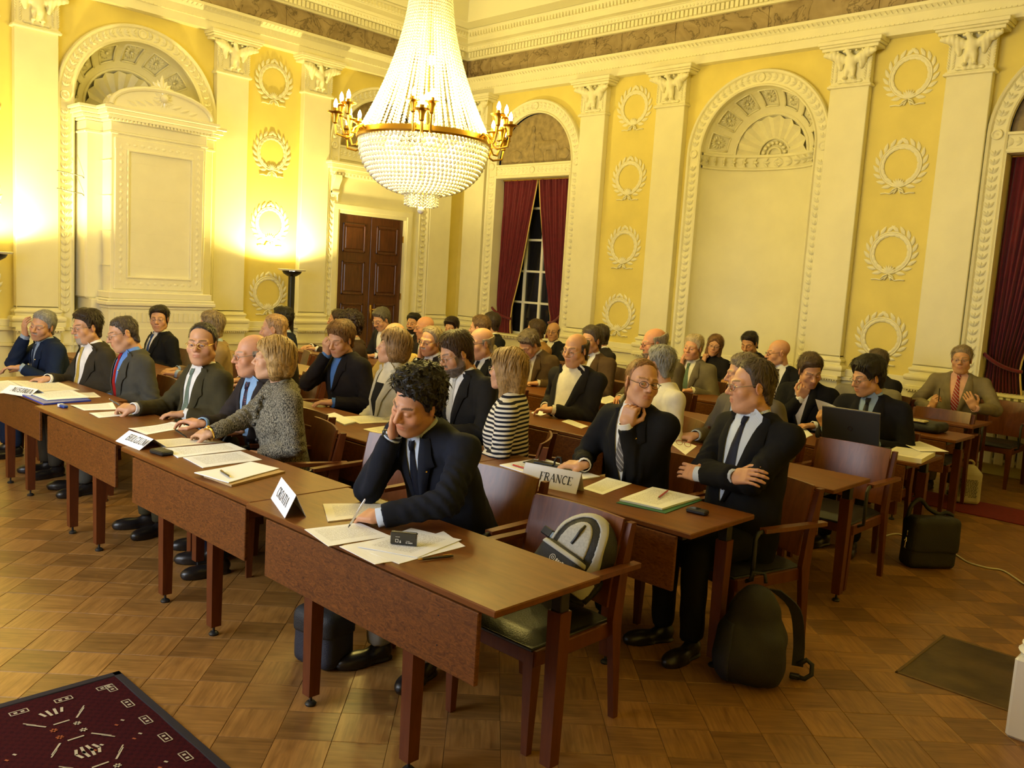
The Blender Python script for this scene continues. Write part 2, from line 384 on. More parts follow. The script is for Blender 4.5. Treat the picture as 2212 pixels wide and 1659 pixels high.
# --- arched frames with running leaf ornament
def arch_frame(wall, T, c, z0=.05):
    n = 32; prof = [(RI, -.09), (RI, -.035), (RI+.018, -.025), (RI+.03, -.045), (RO-.05, -.045), (RO-.035, -.02), (RO-.012, -.01), (RO, -.03), (RO, -.1)]
    path = [(1, 0, z0)]+[(math.cos(a), math.sin(a), None) for a in [math.pi*i/n for i in range(n+1)]]+[(-1, 0, z0)]
    rings = []
    for cx, sx, zz in path:
        rings.append([T @ Vector((c+r*cx, d, (ZC+r*sx) if zz is None else zz)) for r, d in prof])
    m = MB(); m.rings(rings, True, True, True); fr = m.obj('arch_frame', M_plaster, wall)
    o = MB(); rm = (RI+RO)/2+.002; k = 0
    def sprig(x, z, a, dd=-.043):
        for sgn in (-1, 1): leaf_into(o, x, dd, z, a+sgn*R(36), .090, .034, .030)
        leaf_into(o, x, dd, z, a, .07, .022, .030)
    z = z0+.95
    while z < ZC-.14:
        for sd in (-1, 1): sprig(c+sd*rm, z, R(90))
        z += .088
    for i in range(1, 15):
        a = R(90)*i/15.5
        for sd in (-1, 1): x, zz = c+sd*rm*math.cos(a), ZC+rm*math.sin(a); sprig(x, zz, R(90)+sd*a)
    for sd, x, zz in ((1, c+rm, ZC), (-1, c-rm, ZC), (0, c, ZC+rm)):
        o.lathe([(.0, 0), (.055, 0), (.055, .02), (.042, .022), (.038, .012), (.02, .012), (.0, .026)], 14, T=Matrix.Translation((x, -.045, zz)) @ Matrix.Rotation(R(-90), 4, 'X'), cap=False)
    o.v = [tuple(T @ Vector(v)) for v in o.v]
    o.obj('leaf_ornament', M_orn, fr, True, kind='stuff')
    return fr
def transom(wall, T, c, d0=-.09):
    m = MB(); m.bbox(c-RI, c+RI, d0, -.03, 3.33, 3.36, .004, T); m.bbox(c-RI, c+RI, d0, -.05, 3.36, 3.5, .003, T); m.bbox(c-RI, c+RI, d0, -.03, 3.5, 3.53, .004, T)
    t = m.obj('transom', M_plaster, wall); o = MB()
    for i in range(9):
        for sd in (-1, 1):
            x = c+sd*(.09+i*.078); a = R(0 if sd > 0 else 180)
            for g in (-1, 0, 1): leaf_into(o, x, -.05, 3.43, a+g*R(40), .075, .03, .026)
    o.lathe([(.0, 0), (.05, 0), (.05, .018), (.03, .012), (.0, .02)], 14, T=Matrix.Translation((c, -.05, 3.43)) @ Matrix.Rotation(R(-90), 4, 'X'), cap=False)
    o.v = [tuple(T @ Vector(v)) for v in o.v]; o.obj('leaf_ornament', M_orn, t, True, kind='stuff')
for s0, s1, c in BACK['arch']: arch_frame(wall_back, T_back, c)
for s0, s1, c in LEFT['arch']: arch_frame(wall_left, T_left, c)
def lunette(wall, T, c, seed):
    """dark relief panel: standing figures and a hoofed animal, in low relief"""
    rs = np.random.RandomState(seed)
    m = MB(); n = 24; ring = [(c+RI*math.cos(a), -.13, ZC+.02+(RI-.02)*math.sin(a)) for a in [math.pi*i/n for i in range(n+1)]]
    m.add([T @ Vector(p) for p in ring], [tuple(range(n+1))]); p = m.obj('lunette', M_relief, wall)
    def fig(P):
        d = np.full(len(P), 9.0)
        for cap_ in ((-.12, .10, -.10, .40, .05, .06), (-.13, -.02, -.12, .12, .035, .045), (-.05, -.02, -.09, .12, .03, .04), (-.12, .33, .03, .27, .03, .022), (-.13, .36, -.24, .22, .03, .02)):
            d = smin(d, s_cap(P, (cap_[0], 0, cap_[1]), (cap_[2], 0, cap_[3]), cap_[4], cap_[5]), .02)
        d = smin(d, s_ell(P, (-.10, .01, .50), (.045, .045, .055)), .015)
        d = smin(d, s_cap(P, (.10, 0, .24), (.33, 0, .24), .075, .08), .02)
        for x in (.10, .16, .32, .37): d = smin(d, s_cap(P, (x, 0, .2), (x+.02, 0, -.0), .03, .018), .02)
        d = smin(d, s_cap(P, (.08, 0, .28), (.02, 0, .40), .05, .045), .03)
        d = smin(d, s_cap(P, (.40, 0, .26), (.46, 0, .10), .02, .012), .02)
        d = smin(d, s_ell(P, (-.45, 0, .10), (.14, .04, .09))+.012*wob(P, 40, 2), .03)
        d = smin(d, s_ell(P, (.55, 0, .10), (.12, .04, .08))+.012*wob(P, 45, 5), .03)
        return d
    V, F = surface_nets(fig, (-.65, -.02, -.03), (.7, .09, .6), .013); V[:, 1] *= .45
    V = np.array([T @ Vector((c+v[0]*seed, -.13+v[1], ZC+.05+v[2])) for v in V]); link('relief', np_mesh('relief', V, F if seed > 0 else F[:, ::-1], M_relief), p)
for T, wall, c, sd in ((T_back, wall_back, -9.25, 1), (T_back, wall_back, -1.88, 1), (T_left, wall_left, 8.28, 1)): transom(wall, T, c); lunette(wall, T, c, sd)

# --- shell niche (back wall) and the stove niche (left wall)
def niche(wall, T, c, dep=.62, zb=.05):
    rx = RI+.005; m = MB(); n = 28; rings = []
    for z in (zb, .9, 1.6, 2.3, 3.0, 3.34): rings.append([T @ Vector((c+rx*math.cos(a), -.07-dep*math.sin(a), z)) for a in [math.pi*i/n for i in range(n+1)]])
    m.rings(rings, False)
    o = m.obj('niche', M_plaster, wall, True)
    m = MB(); rings = []          # concave ornament band
    for d, z in ((0, 3.33), (.03, 3.335), (.03, 3.36), (.015, 3.37), (.015, 3.49), (.03, 3.50), (.03, 3.53), (0, 3.54)):
        rings.append([T @ Vector((c+(rx-d)*math.cos(a), -.07-(dep-d)*math.sin(a), z)) for a in [math.pi*i/n for i in range(n+1)]])
    m.rings(rings, False); bnd = m.obj('band', M_plaster, wall, True, 35)
    m = MB()
    for i in range(17):
        a = math.pi*(i+.5)/17
        for g in (-1, 0, 1):
            k = MB(); leaf_into(k, 0, 0, 0, R(0 if i < 8 else 180)+g*R(38), .10, .035, .028)
            q = Matrix.Translation((c+(rx-.016)*math.cos(a), -.07-(dep-.016)*math.sin(a), 3.43)) @ Matrix.Rotation(a-math.pi/2, 4, 'Z') @ Matrix.Rotation(0, 4, 'Z')
            m.add([T @ q @ Vector((-v[0], v[1], v[2])) for v in k.v], k.f)
    m.obj('leaf_ornament', M_orn, bnd, True, kind='stuff')
    # quarter dome: t = polar angle from the back point of the springing line
    def dome(a, b, k=1.0): return T @ Vector((c+k*rx*math.cos(a)*math.cos(b)*1.0, -.07-k*dep*math.sin(a)*math.cos(b), ZC+.02+k*(RI-.01)*math.sin(b)))
    m = MB(); rings = []
    for j in range(13): rings.append([dome(math.pi*i/n, R(90)*j/12, 1.045) for i in range(n+1)])
    m.rings(rings, False); dm = m.obj('half_dome', M_plaster, wall, True)
    # coffers on the half dome around the scallop, laid out on rays from the back point
    def dpt(th, ph, k):      # th: fan angle 0..pi in elevation, ph: angle from the back pole
        x, y, z = math.sin(ph)*math.cos(th), math.cos(ph), math.sin(ph)*math.sin(th); return T @ Vector((c+k*rx*x, -.07-k*dep*y, ZC+.02+k*(RI-.01)*z))
    rb = MB(); NT, PH = 84, [R(q) for q in (38, 42, 46, 50, 55, 60, 65, 70, 76, 81, 86, 90)]; P0, P1, w0, w1 = R(50), R(76), R(8.6), R(8.6)
    for a in range(NT):
        for q in range(len(PH)-1):
            t0, t1 = math.pi*a/NT, math.pi*(a+1)/NT; tm, pm = (t0+t1)/2, (PH[q]+PH[q+1])/2; off = (tm*7/math.pi) % 1-.5
            if P0 < pm < P1 and abs(off)*math.pi/7 < w0: continue
            rb.add([dpt(t0, PH[q], 1.0), dpt(t1, PH[q], 1.0), dpt(t1, PH[q+1], 1.0), dpt(t0, PH[q+1], 1.0)], [(0, 1, 2, 3)])
    rb.obj('rib', M_plaster, dm)
    for i in range(7):
        th = math.pi*(i+.5)/7; h = MB()
        fr = lambda u, v, k: dpt(th+(w0+(w1-w0)*v)*u, P0+(P1-P0)*v, k)
        h.add([fr(u, v, 1.035) for v in (0, .25, .5, .75, 1) for u in (-1, -.5, 0, .5, 1)], [(r*5+q, r*5+q+1, r*5+q+6, r*5+q+5) for r in range(4) for q in range(4)])
        for (u0, v0), (u1, v1) in (((-1, 0), (1, 0)), ((1, 0), (1, 1)), ((1, 1), (-1, 1)), ((-1, 1), (-1, 0))):
            h.tube([fr(u0+(u1-u0)*q/4, v0+(v1-v0)*q/4, 1.0) for q in range(5)], .012, 5)
        for q in range(14):
            a = 2*math.pi*q/14; ca, sa = math.cos(a), math.sin(a)
            A, B, C_, D_ = fr(.12*ca, .5+.1*sa, 1.02), fr(.5*ca-.14*sa, .5+.26*sa+.07*ca, 1.025), fr(.86*ca, .5+.43*sa, 1.03), fr(.5*ca+.14*sa, .5+.26*sa-.07*ca, 1.025)
            h.add([A, B, C_, D_, fr(.5*ca, .5+.27*sa, .98)], [(0, 4, 1), (1, 4, 2), (2, 4, 3), (3, 4, 0)])
        ce = fr(0, .5, .99); h.ico(ce, .022, 1)
        h.obj('coffer', M_orn, dm, True)
    h = MB(); h.tube([dpt(math.pi*q/20, R(41), .985) for q in range(21)], .018, 6); h.tube([dpt(math.pi*q/20, R(16), .975) for q in range(21)], .014, 6); h.tube([dpt(math.pi*q/20, R(7), .965) for q in range(21)], .012, 6)
    for i in range(9):
        t0, t1 = math.pi*i/9, math.pi*(i+1)/9; tm = (t0+t1)/2
        rows = []
        for v in range(5):
            ph = R(17+22*v/4); rows.append([dpt(t0, ph, .99), dpt((t0*2+tm)/3, ph, .975-.01*v/4), dpt(tm, ph, .95-.03*v/4), dpt((t1*2+tm)/3, ph, .975-.01*v/4), dpt(t1, ph, .99)])
        h.rings(rows, False)
    for i in range(8): leaf = dpt(math.pi*(i+.5)/8, R(11.5), .965); h.ico(leaf, .028, 1)
    h.obj('scallop_shell', M_orn, dm, True, 40)
niche(wall_back, T_back, -5.49, .50)
niche(wall_left, T_left, 4.6, .60)

# --- entablature: architrave, marble frieze, cornice (mitred at the corner)
def sweep(prof, z=0):
    rings = [[(XL+d, YF, zz), (XL+d, YB-d, zz), (XR, YB-d, zz)] for d, zz in prof]
    m = MB(); m.rings(rings, False); return m
t1 = sweep([(-.1, 4.64), (.03, 4.64), (.03, 4.74), (.045, 4.745), (.045, 4.84), (.07, 4.87), (.10, 4.895), (.10, 4.93), (-.02, 4.935)]).obj('trim_1', M_plaster, kind='structure')
def along(fn, step, d):
    for x in np.arange(XL+d+.04, XR-.05, step): fn(T_back, float(x))
    for y in np.arange(YF+.05, YB-d-.04, step): fn(T_left, float(y))
m = MB()
along(lambda T, s: leaf_into(m, s, .0, 0, 0, .001, .001) if False else m.add([T @ Vector(p) for p in ((s-.022, .072, 4.855), (s+.022, .072, 4.855), (s, .108, 4.895), (s, .085, 4.875))], [(0, 3, 2), (1, 2, 3), (0, 1, 3)]), .06, .1)
along(lambda T, s: m.box(s-.012, s+.012, .04, .055, 4.742, 4.755, T), .05, .1)
m.obj('leaf_ornament', M_orn, t1, kind='stuff')
t2 = sweep([(-.02, 4.93), (-.02, 5.24)]).obj('trim_2', M_marble, kind='structure')
x = XL+.02
while x < XR: 
    m = MB(); m.bbox(x, min(x+1.33, XR), -.02, .004, 4.935, 5.235, .002, T_back); m.obj('slab', M_marble, t2); x += 1.335
y = YF
while y < YB-.03:
    m = MB(); m.bbox(y, min(y+1.3, YB-.01), -.02, .004, 4.935, 5.235, .002, T_left); m.obj('slab', M_marble, t2); y += 1.305
t3 = sweep([(-.02, 5.22), (.05, 5.22), (.05, 5.335), (.08, 5.34), (.10, 5.345), (.135, 5.395), (.15, 5.40), (.15, 5.41), (.25, 5.415), (.25, 5.485), (.262, 5.49), (.275, 5.53), (.31, 5.575), (.32, 5.585), (.32, 5.605), (-.1, 5.61)]).obj('trim_3', M_plaster, kind='structure')
m = MB(); along(lambda T, s: m.box(s-.022, s+.022, .05, .088, 5.25, 5.33, T), .066, .09)
along(lambda T, s: m.ico((s, .115, 5.372), .02, 1, (1, .7, 1.2), T), .055, .12)
along(lambda T, s: m.box(s-.016, s+.016, .27, .312, 5.50, 5.56, T), .06, .3)
m.obj('dentil_row', M_orn, t3, kind='stuff')
m = MB(); D = .58
for a, b in (((XL-.1, YF, XL+D, YB+.1)), ((XL+D, YB-D, XR, YB+.1))) if False else ((0, 0),): pass
zc = 5.61; zt = 6.05
m.add([(XL-.15, YF, zc), (XL+D, YF, zc), (XL+D, YB-D, zc), (XL-.15, YB+.15, zc), (XR, YB-D, zc), (XR, YB+.15, zc)], [(0, 1, 2, 3), (3, 2, 4, 5)])
m.add([(XL+D, YF, zc), (XL+D, YB-D, zc), (XR, YB-D, zc), (XL+D, YF, zt), (XL+D, YB-D, zt), (XR, YB-D, zt)], [(0, 1, 4, 3), (1, 2, 5, 4)])
m.add([(XL+D, YF, zt), (XR, YF, zt), (XR, YB-D, zt), (XL+D, YB-D, zt)], [(0, 1, 2, 3)])
m.obj('ceiling', M_ceil, kind='structure')

# --- door on the left wall
def build_door():
    dr = empty('door_1', (0, 0, 0), kind='structure'); T = T_left; c = 8.165; hw = .625; zt = 2.55
    f = MB()
    for s0, s1 in ((c-hw-.15, c-hw), (c+hw, c+hw+.15)): f.bbox(s0, s1, -.12, -.03, .03, zt+.13, .006, T); f.bbox(s0+.02, s1-.035, -.05, -.012, .03, zt+.11, .006, T)
    f.bbox(c-hw-.15, c+hw+.15, -.12, -.028, zt, zt+.15, .006, T); f.bbox(c-hw-.12, c+hw+.12, -.05, -.01, zt+.05, zt+.13, .005, T)
    for s0, s1 in ((c-RI+.1, c-hw-.15), (c+hw+.15, c+RI+.13)): f.bbox(s0, s1, -.13, -.08, .03, 3.34, .003, T)
    f.bbox(c-RI+.1, c+RI+.13, -.13, -.085, zt+.15, 3.34, .003, T)
    f.obj('door_surround', M_plaster, dr)
    h = MB(); h.bbox(c-hw-.2, c+hw+.2, -.1, .02, 3.08, 3.12, .005, T); h.bbox(c-hw-.23, c+hw+.23, -.1, .06, 3.12, 3.17, .006, T); h.bbox(c-hw-.27, c+hw+.27, -.1, .11, 3.17, 3.23, .01, T); h.bbox(c-hw-.3, c+hw+.3, -.1, .14, 3.23, 3.27, .008, T)
    for i in range(26): h.box(c-.8+i*.064, c-.8+i*.064+.035, .0, .055, 3.09, 3.12, T)
    h.obj('hood', M_orn, dr)
    for sd in (-1, 1):
        k = MB(); s = c+sd*(hw+.12)
        pr = [(-.1, 2.80), (-.02, 2.80), (.01, 2.83), (.0, 2.88), (.03, 2.95), (.075, 3.02), (.08, 3.08), (-.1, 3.08)]
        k.prism([(s-.06, d, z) for d, z in pr], (.12, 0, 0), T)
        k.lathe([(0, -.065), (.03, -.065), (.035, 0), (.03, .065), (0, .065)], 12, T=T @ Matrix.Translation((s, .03, 3.03)) @ Matrix.Rotation(R(90), 4, 'Y'))
        k.lathe([(0, -.06), (.02, -.06), (.02, .06), (0, .06)], 10, T=T @ Matrix.Translation((s, -.005, 2.84)) @ Matrix.Rotation(R(90), 4, 'Y'))
        k.obj('console', M_orn, dr, True, 40)
    for sd in (-1, 1):
        l = MB(); s0, s1 = (c-hw+.003, c-.004) if sd < 0 else (c+.004, c+hw-.003)
        l.bbox(s0, s1, -.13, -.095, .02, zt-.003, .004, T); lf = l.obj('door_leaf', M_door, dr)
        for z0, z1 in ((.2, .62), (.75, 1.22), (1.35, 1.86), (1.99, 2.42)):
            p = MB(); a, b = s0+.1, s1-.1
            for q0, q1, r0, r1 in ((a, b, z0, z0+.03), (a, b, z1-.03, z1), (a, a+.03, z0, z1), (b-.03, b, z0, z1)): p.bbox(q0, q1, -.1, -.078, r0, r1, .006, T)
            p.bbox(a+.05, b-.05, -.1, -.084, z0+.05, z1-.05, .008, T); p.obj('panel', M_door, lf)
        if sd > 0:
            hd = MB(); hd.bbox(s0+.03, s0+.065, -.096, -.088, .98, 1.2, .003, T); hd.tube([T @ Vector(q) for q in ((s0+.048, -.09, 1.13), (s0+.048, -.04, 1.13), (s0+.065, -.035, 1.135), (s0+.16, -.035, 1.14))], .009, 8); hd.obj('handle', M_brass, lf, True)
        else:
            hg = MB()
            for z in (.35, 1.3, 2.2): hg.lathe([(0, 0), (.012, 0), (.012, .1), (0, .1)], 8, T=T @ Matrix.Translation((c+hw, -.08, z)))
            hg.obj('hinge', M_brass, lf)
build_door()

# --- windows with glazing bars and the night behind
def build_window(name, c, hw=.775, zb=.86, zt=3.33):
    T = T_back; w = empty(name, (0, 0, 0), kind='structure')
    f = MB()
    for s0, s1 in ((c-hw, c-hw+.012), (c+hw-.012, c+hw)): f.bbox(s0, s1, -.42, -.03, 0, zt, .003, T)
    f.bbox(c-hw, c+hw, -.42, -.03, zt-.012, zt, .003, T); f.obj('reveal', M_plaster, w)
    s = MB(); s.bbox(c-hw, c+hw, -.42, -.04, zb-.05, zb, .008, T); s.bbox(c-hw-.02, c+hw+.02, -.12, .0, zb-.03, zb, .006, T); s.bbox(c-hw, c+hw, -.3, -.1, 0, zb-.05, .004, T)
    for i in range(22): s.box(c-hw+.02+i*.07, c-hw+.02+i*.07+.04, -.1, -.015, zb-.055, zb-.032, T)
    s.obj('window_sill', M_plaster, w)
    g = MB(); wq(g, T, c-hw, c+hw, zb, zt, -.40); g.obj('window_pane', M_glass_night, w)
    b = MB()
    for x in (-hw+.012, -.35, 0, .35, hw-.062): b.bbox(c+x, c+x+.05, -.40, -.365, zb, zt, .004, T)
    for z in (zb, 1.36, 1.86, 2.36, 2.86, zt-.06): b.bbox(c-hw, c+hw, -.397, -.37, z, z+.035, .004, T)
    b.obj('glazing_bar', M_white, w)
build_window('window_1', -9.25); build_window('window_2', -1.88)
def curtain(c, side, label, hw=.755, tie=1.15, T=T_back):
    """one drape: full at the rail, gathered to the jamb at the tie, folds as real pleats"""
    m = MB(); n = 72; rows = []; braid = []
    zs = np.linspace(3.30, .30, 34)
    for z in zs:
        k = np.clip((3.30-z)/(3.30-tie), 0, 1.0); k = k**1.15
        lo = .02-.04*0; inner = .02+.42*k if z > tie else .44+.06*np.sin((tie-z)*3)
        if z <= tie: inner = .44-.12*np.clip((tie-z)/.6, 0, 1)
        row = []
        for i in range(n+1):
            u = i/n; x = inner+(hw-inner)*u; amp = .022+.02*k
            dd = -.21+amp*math.sin(u*2*math.pi*11+.5*math.sin(z*2.0))*(1-.3*u)+.012*math.sin(u*40+z*3)-.03*math.exp(-((z-tie)/.1)**2)
            row.append(T @ Vector((c+side*x, dd, z)))
        rows.append(row); braid.append(row[0]+(T.to_3x3() @ Vector((-side*.004, .004, 0))))
    m.rings(rows, False); o = m.obj('curtain', M_red, None, True, label=label, cat='curtain')
    b = MB(); b.tube(braid, .011, 6); b.obj('gold_edging', M_gold, o, True)
    t = MB(); t.tube([T @ Vector((c+side*(.40+.36*q/8), -.15-.05*math.cos(q/8*3.1), tie-.05+.16*(q/8)**2)) for q in range(9)], .02, 7); t.obj('tie_back', M_red, o, True)
    r = MB(); r.tube([T @ Vector((c+side*.0, -.2, 3.305)), T @ Vector((c+side*hw, -.2, 3.305))], .012, 8); r.obj('rail', M_brass, o)
curtain(-9.25, -1, 'left burgundy velvet drape of the window beside the corner')
curtain(-9.25, 1, 'right burgundy velvet drape of the window beside the corner')
curtain(-1.88, -1, 'dark red drape with gold edging at the right edge of the picture')
# radiator under the right window
r = MB()
for i in range(14): r.bbox(-2.6+i*.105, -2.6+i*.105+.085, YB-.02, YB+.06, .12, .72, .012)
ro = r.obj('radiator', M_white, None, label='white ribbed radiator under the window at the right edge', cat='radiator')
r = MB()
for z in (.17, .66): r.tube([(-2.6, YB+.02, z), (-1.13, YB+.02, z)], .022, 8)
r.tube([(-2.57, YB+.02, .13), (-2.57, YB+.02, 0)], .014, 8); r.tube([(-1.2, YB+.02, .13), (-1.2, YB+.02, 0)], .014, 8)
r.obj('pipe', M_white, ro)

# --- tiled stove in the left niche
def stove():
    st = empty('tiled_stove', (XL+.2, 4.63, 0), label='tall white ceramic tiled stove with arched pediment in wall niche', cat='stove')
    T = T_left; inv = Matrix.Translation((-(XL+.2), -4.63, 0)); T2 = inv @ T
    b = MB(); b.bbox(3.86, 5.42, -.45, .2, 1.2, 3.2, .02, T2); b.bbox(4.05, 5.2, .1, .44, 1.28, 3.2, .01, T2)
    for z in (1.6, 2.0, 2.4, 2.8): b.bbox(4.03, 5.22, .12, .441, z, z+.004, .001, T2)
    b.obj('body', M_stove, st)
    p = MB(); p.bbox(3.9, 5.4, -.4, .28, .02, 1.2, .01, T2); p.bbox(4.0, 5.26, .1, .54, .02, 1.1, .01, T2)
    for w, z0, z1 in ((.03, 1.1, 1.14), (.06, 1.14, 1.19), (.045, 1.19, 1.22), (.02, 1.22, 1.30)): p.bbox(4.02-w, 5.24+w, .05, .52+w, z0, z1, .01, T2)
    p.bbox(4.12, 5.14, .5, .548, .2, .88, .006, T2)
    for i in range(18): p.box(4.06+i*.0645, 4.06+i*.0645+.045, .5, .552, .95, 1.06, T2)
    p.obj('plinth', M_stove, st)
    f = MB()
    for s0, s1, z0, z1 in ((4.09, 4.23, 1.36, 3.04), (5.02, 5.16, 1.36, 3.04), (4.085, 5.165, 2.93, 3.07), (4.085, 5.165, 1.33, 1.47)): f.bbox(s0, s1, .43, .462 if z1-z0 > 1 else .4635, z0, z1, .008, T2)
    for s0, s1, z0, z1 in ((4.225, 4.25, 1.45, 2.95), (5.0, 5.025, 1.45, 2.95), (4.222, 5.028, 2.92, 2.945), (4.222, 5.028, 1.46, 1.485)): f.bbox(s0, s1, .43, .475 if z1-z0 > 1 else .477, z0, z1, .006, T2)
    k = MB()
    z = 1.4
    while z < 3.0:
        for s in (4.16, 5.09): leaf_into(k, s, .462, z, R(90), .07, .05, .012)
        z += .085
    s = 4.2
    while s < 5.02: leaf_into(k, s, .462, 3.0, 0, .07, .05, .012); leaf_into(k, s, .462, 1.4, 0, .07, .05, .012); s += .085
    k.v = [tuple(T2 @ Vector(v)) for v in k.v]
    fo = f.obj('front_frame', M_stove, st); k.obj('leaf_ornament', M_stove, fo, True, kind='stuff')
    c = MB()
    for w, z0, z1 in ((.02, 3.1, 3.13), (.006, 3.13, 3.24), (.03, 3.24, 3.27), (.06, 3.27, 3.31), (.09, 3.31, 3.36), (.12, 3.36, 3.40)):
        c.bbox(4.05-w, 5.2+w, .1, .44+w, z0, z1, .008, T2); c.bbox(3.862-w, 5.418+w, -.45, .2+w, z0+.001, z1-.001, .008, T2)
    for i in range(30): c.box(4.0+i*.0425, 4.0+i*.0425+.024, .44, .495, 3.245, 3.27, T2)
    c.obj('cornice', M_stove, st)
    g = MB(); poly = [(4.0, .30, 3.40)]+[(4.625-.62*math.cos(a), .30, 3.42+.26*math.sin(a)) for a in [math.pi*i/16 for i in range(17)]]+[(5.25, .30, 3.40)]
    g.prism(poly, (0, .2, 0), T2)
    g.tube([T2 @ Vector((4.625-.60*math.cos(a), .51, 3.42+.25*math.sin(a))) for a in [math.pi*i/16 for i in range(17)]], .028, 8)
    for a in range(14):
        t = 2*math.pi*a/14; leaf_into_T(g, T2, 4.625, .50, 3.58, t, .12, .05)
    g.ico((4.625, .53, 3.58), .05, 2, T=T2)
    for sd in (-1, 1):
        for i in range(4): leaf_into_T(g, T2, 4.625+sd*.1*i, .50, 3.50-.02*i, R(90)-sd*R(70), .14, .05)
    for i in range(7): leaf_into_T(g, T2, 4.625, .46, 3.66, R(90+(i-3)*24), .2 if i == 3 else .15, .06)
    for s in (4.05, 5.2): g.lathe([(0, 0), (.03, 0), (.05, .04), (.02, .08), (.035, .11), (0, .14)], 10, T=T2 @ Matrix.Translation((s, .4, 3.40)))
    g.obj('pediment', M_stove, st, True, 35)
    d = MB()
    for z in (2.62, 2.42): d.tube([T2 @ Vector(q) for q in ((3.62, .0, z+.02), (3.84, .16, z-.02), (3.87, .16, z-.05))], .006, 6)
    d.obj('wall_hook', M_dark, st)
def leaf_into_T(mb, T, x, d, z, a, L, w):
    k = MB(); leaf_into(k, x, d, z, a, L, w, .02); mb.add([T @ Vector(v) for v in k.v], k.f)
stove()
# ================================================================== LAMPS
M_bulb = mat('bulb', (1, .9, .7), .3, emit=((1, .78, .42), 60.0))
M_crystal = mat('crystal', (.96, .95, .92), .12, trans=.25, spec=.7)
def point(name, loc, power, col=WARM, size=.03, parent=None):
    l = bpy.data.lights.new(name, 'POINT'); l.energy = power; l.color = col; l.shadow_soft_size = size
    o = bpy.data.objects.new(name, l); COL.objects.link(o); o.location = loc
    if parent is not None: o.parent = parent
    return o
def chandelier(cx, cy, zr, label):
    root = empty('chandelier', (cx, cy, 0), label=label, cat='chandelier')
    rr = .53
    m = MB(); m.lathe([(rr-.02, zr-.025), (rr+.012, zr-.025), (rr+.02, zr-.01), (rr+.012, zr+.03), (rr-.02, zr+.03), (rr-.02, zr-.025)], 64, cap=False); m.obj('rim', M_gilt, root, True, 30)
    m = MB(); m.lathe([(.155, zr+1.12), (.175, zr+1.12), (.185, zr+1.15), (.17, zr+1.19), (.155, zr+1.19), (.155, zr+1.12)], 40, cap=False); m.tube([(0, 0, zr-.4), (0, 0, zr+1.3)], .014, 10); m.tube([(0, 0, zr+1.3), (0, 0, 6.0)], .02, 8); m.lathe([(0, 5.9), (.12, 5.92), (.14, 6.0), (.14, 6.05)], 20); m.tube([(-.17, 0, zr+1.15), (.17, 0, zr+1.15)], .01, 6); m.tube([(0, -.17, zr+1.15), (0, .17, zr+1.15)], .01, 6); m.obj('crown', M_gilt, root, True, 40)
    bead = MB(); bead.ico((0, 0, 0), 1, 1); bv = np.array(bead.v); bf = bead.f
    def strand(name, pts, r):
        n = len(pts); V = (np.array(pts)[:, None, :]+bv[None]*np.array([1, 1, 1.15])*r).reshape(-1, 3)
        F = (np.array(bf)[None]+(np.arange(n)*len(bv))[:, None, None]).reshape(-1, 3)
        link(name, np_mesh(name, V, F, M_crystal), root)
    ns = 58
    for i in range(ns):
        a = 2*math.pi*(i+.5)/ns; pts = []
        for j in range(46):
            t = j/45; r = .165+(rr-.165)*(t**1.75)*.97+.012*math.sin(t*3.1); pts.append((r*math.cos(a), r*math.sin(a), zr+1.12-t*1.08))
        strand('bead_strand', pts, .0122)
    for j in range(17):
        t = j/16; ang = t*R(82); r = (rr-.012)*math.cos(ang)**.8; z = zr-.04-.40*math.sin(ang); n = max(12, int(2*math.pi*r/.034))
        if r < .12: continue
        strand('bead_row', [(r*math.cos(2*math.pi*(q+.5*(j % 2))/n), r*math.sin(2*math.pi*(q+.5*(j % 2))/n), z) for q in range(n)], .0175)
    for j, r in enumerate((.135, .105)):
        pts = []
        for q in range(26):
            a = 2*math.pi*q/26
            for k in range(5): pts.append((r*math.cos(a), r*math.sin(a), zr-.43-k*.023-j*.01))
        strand('bead_fringe', pts, .0085)
    m = MB(); m.ico((0, 0, zr-.565), .03, 2); m.obj('finial_drop', M_crystal, root)
    m = MB(); m.lathe([(.10, zr-.425), (.15, zr-.425), (.15, zr-.41), (.10, zr-.41), (.10, zr-.425)], 32, cap=False); m.obj('lower_ring', M_gilt, root)
    for i in range(6):
        a = R(18+60*i); ca, sa = math.cos(a), math.sin(a)
        for k, (aa, ln, dz) in enumerate(((a-R(5.5), .17, .03), (a+R(5.5), .17, .03), (a, .24, -.04))):
            P = lambda r, z: (r*math.cos(aa), r*math.sin(aa), zr+z)
            arm = MB(); arm.tube([P(rr, .0), P(rr+.04, .03), P(rr+.08, .0), P(rr+.10, -.05+dz*.3), P(rr+.14, -.06+dz*.5), P(rr+ln-.01, -.02+dz), P(rr+ln, .05+dz)], .009, 7)
            x, y, _ = P(rr+ln, 0); z = zr+.05+dz
            arm.lathe([(.008, 0), (.02, .01), (.022, .05), (.032, .075), (.06, .085), (.062, .09), (.02, .09), (.018, .12), (0, .12)], 14, (x, y, z), cap=False)
            ao = arm.obj('arm', M_gilt, root, True, 40)
            b = MB(); b.lathe([(0, 0), (.012, .005), (.017, .03), (.011, .055), (0, .075)], 10, (x, y, z+.115), cap=False); b.obj('candle_bulb', M_bulb, ao, True)
        p = (rr+.19)
        point('candle_light', (p*ca, p*sa, zr+.22), 26*CHAND_W, parent=root, size=.05)
    for i in range(6):
        a = R(60*i+30); x, y = .30*math.cos(a), .30*math.sin(a)
        b = MB(); b.ico((x, y, zr-.04), .035, 2); b.obj('inner_bulb', M_bulb, root)
        point('basket_light', (x, y, zr-.1), 26*CHAND_W, parent=root, size=.05)
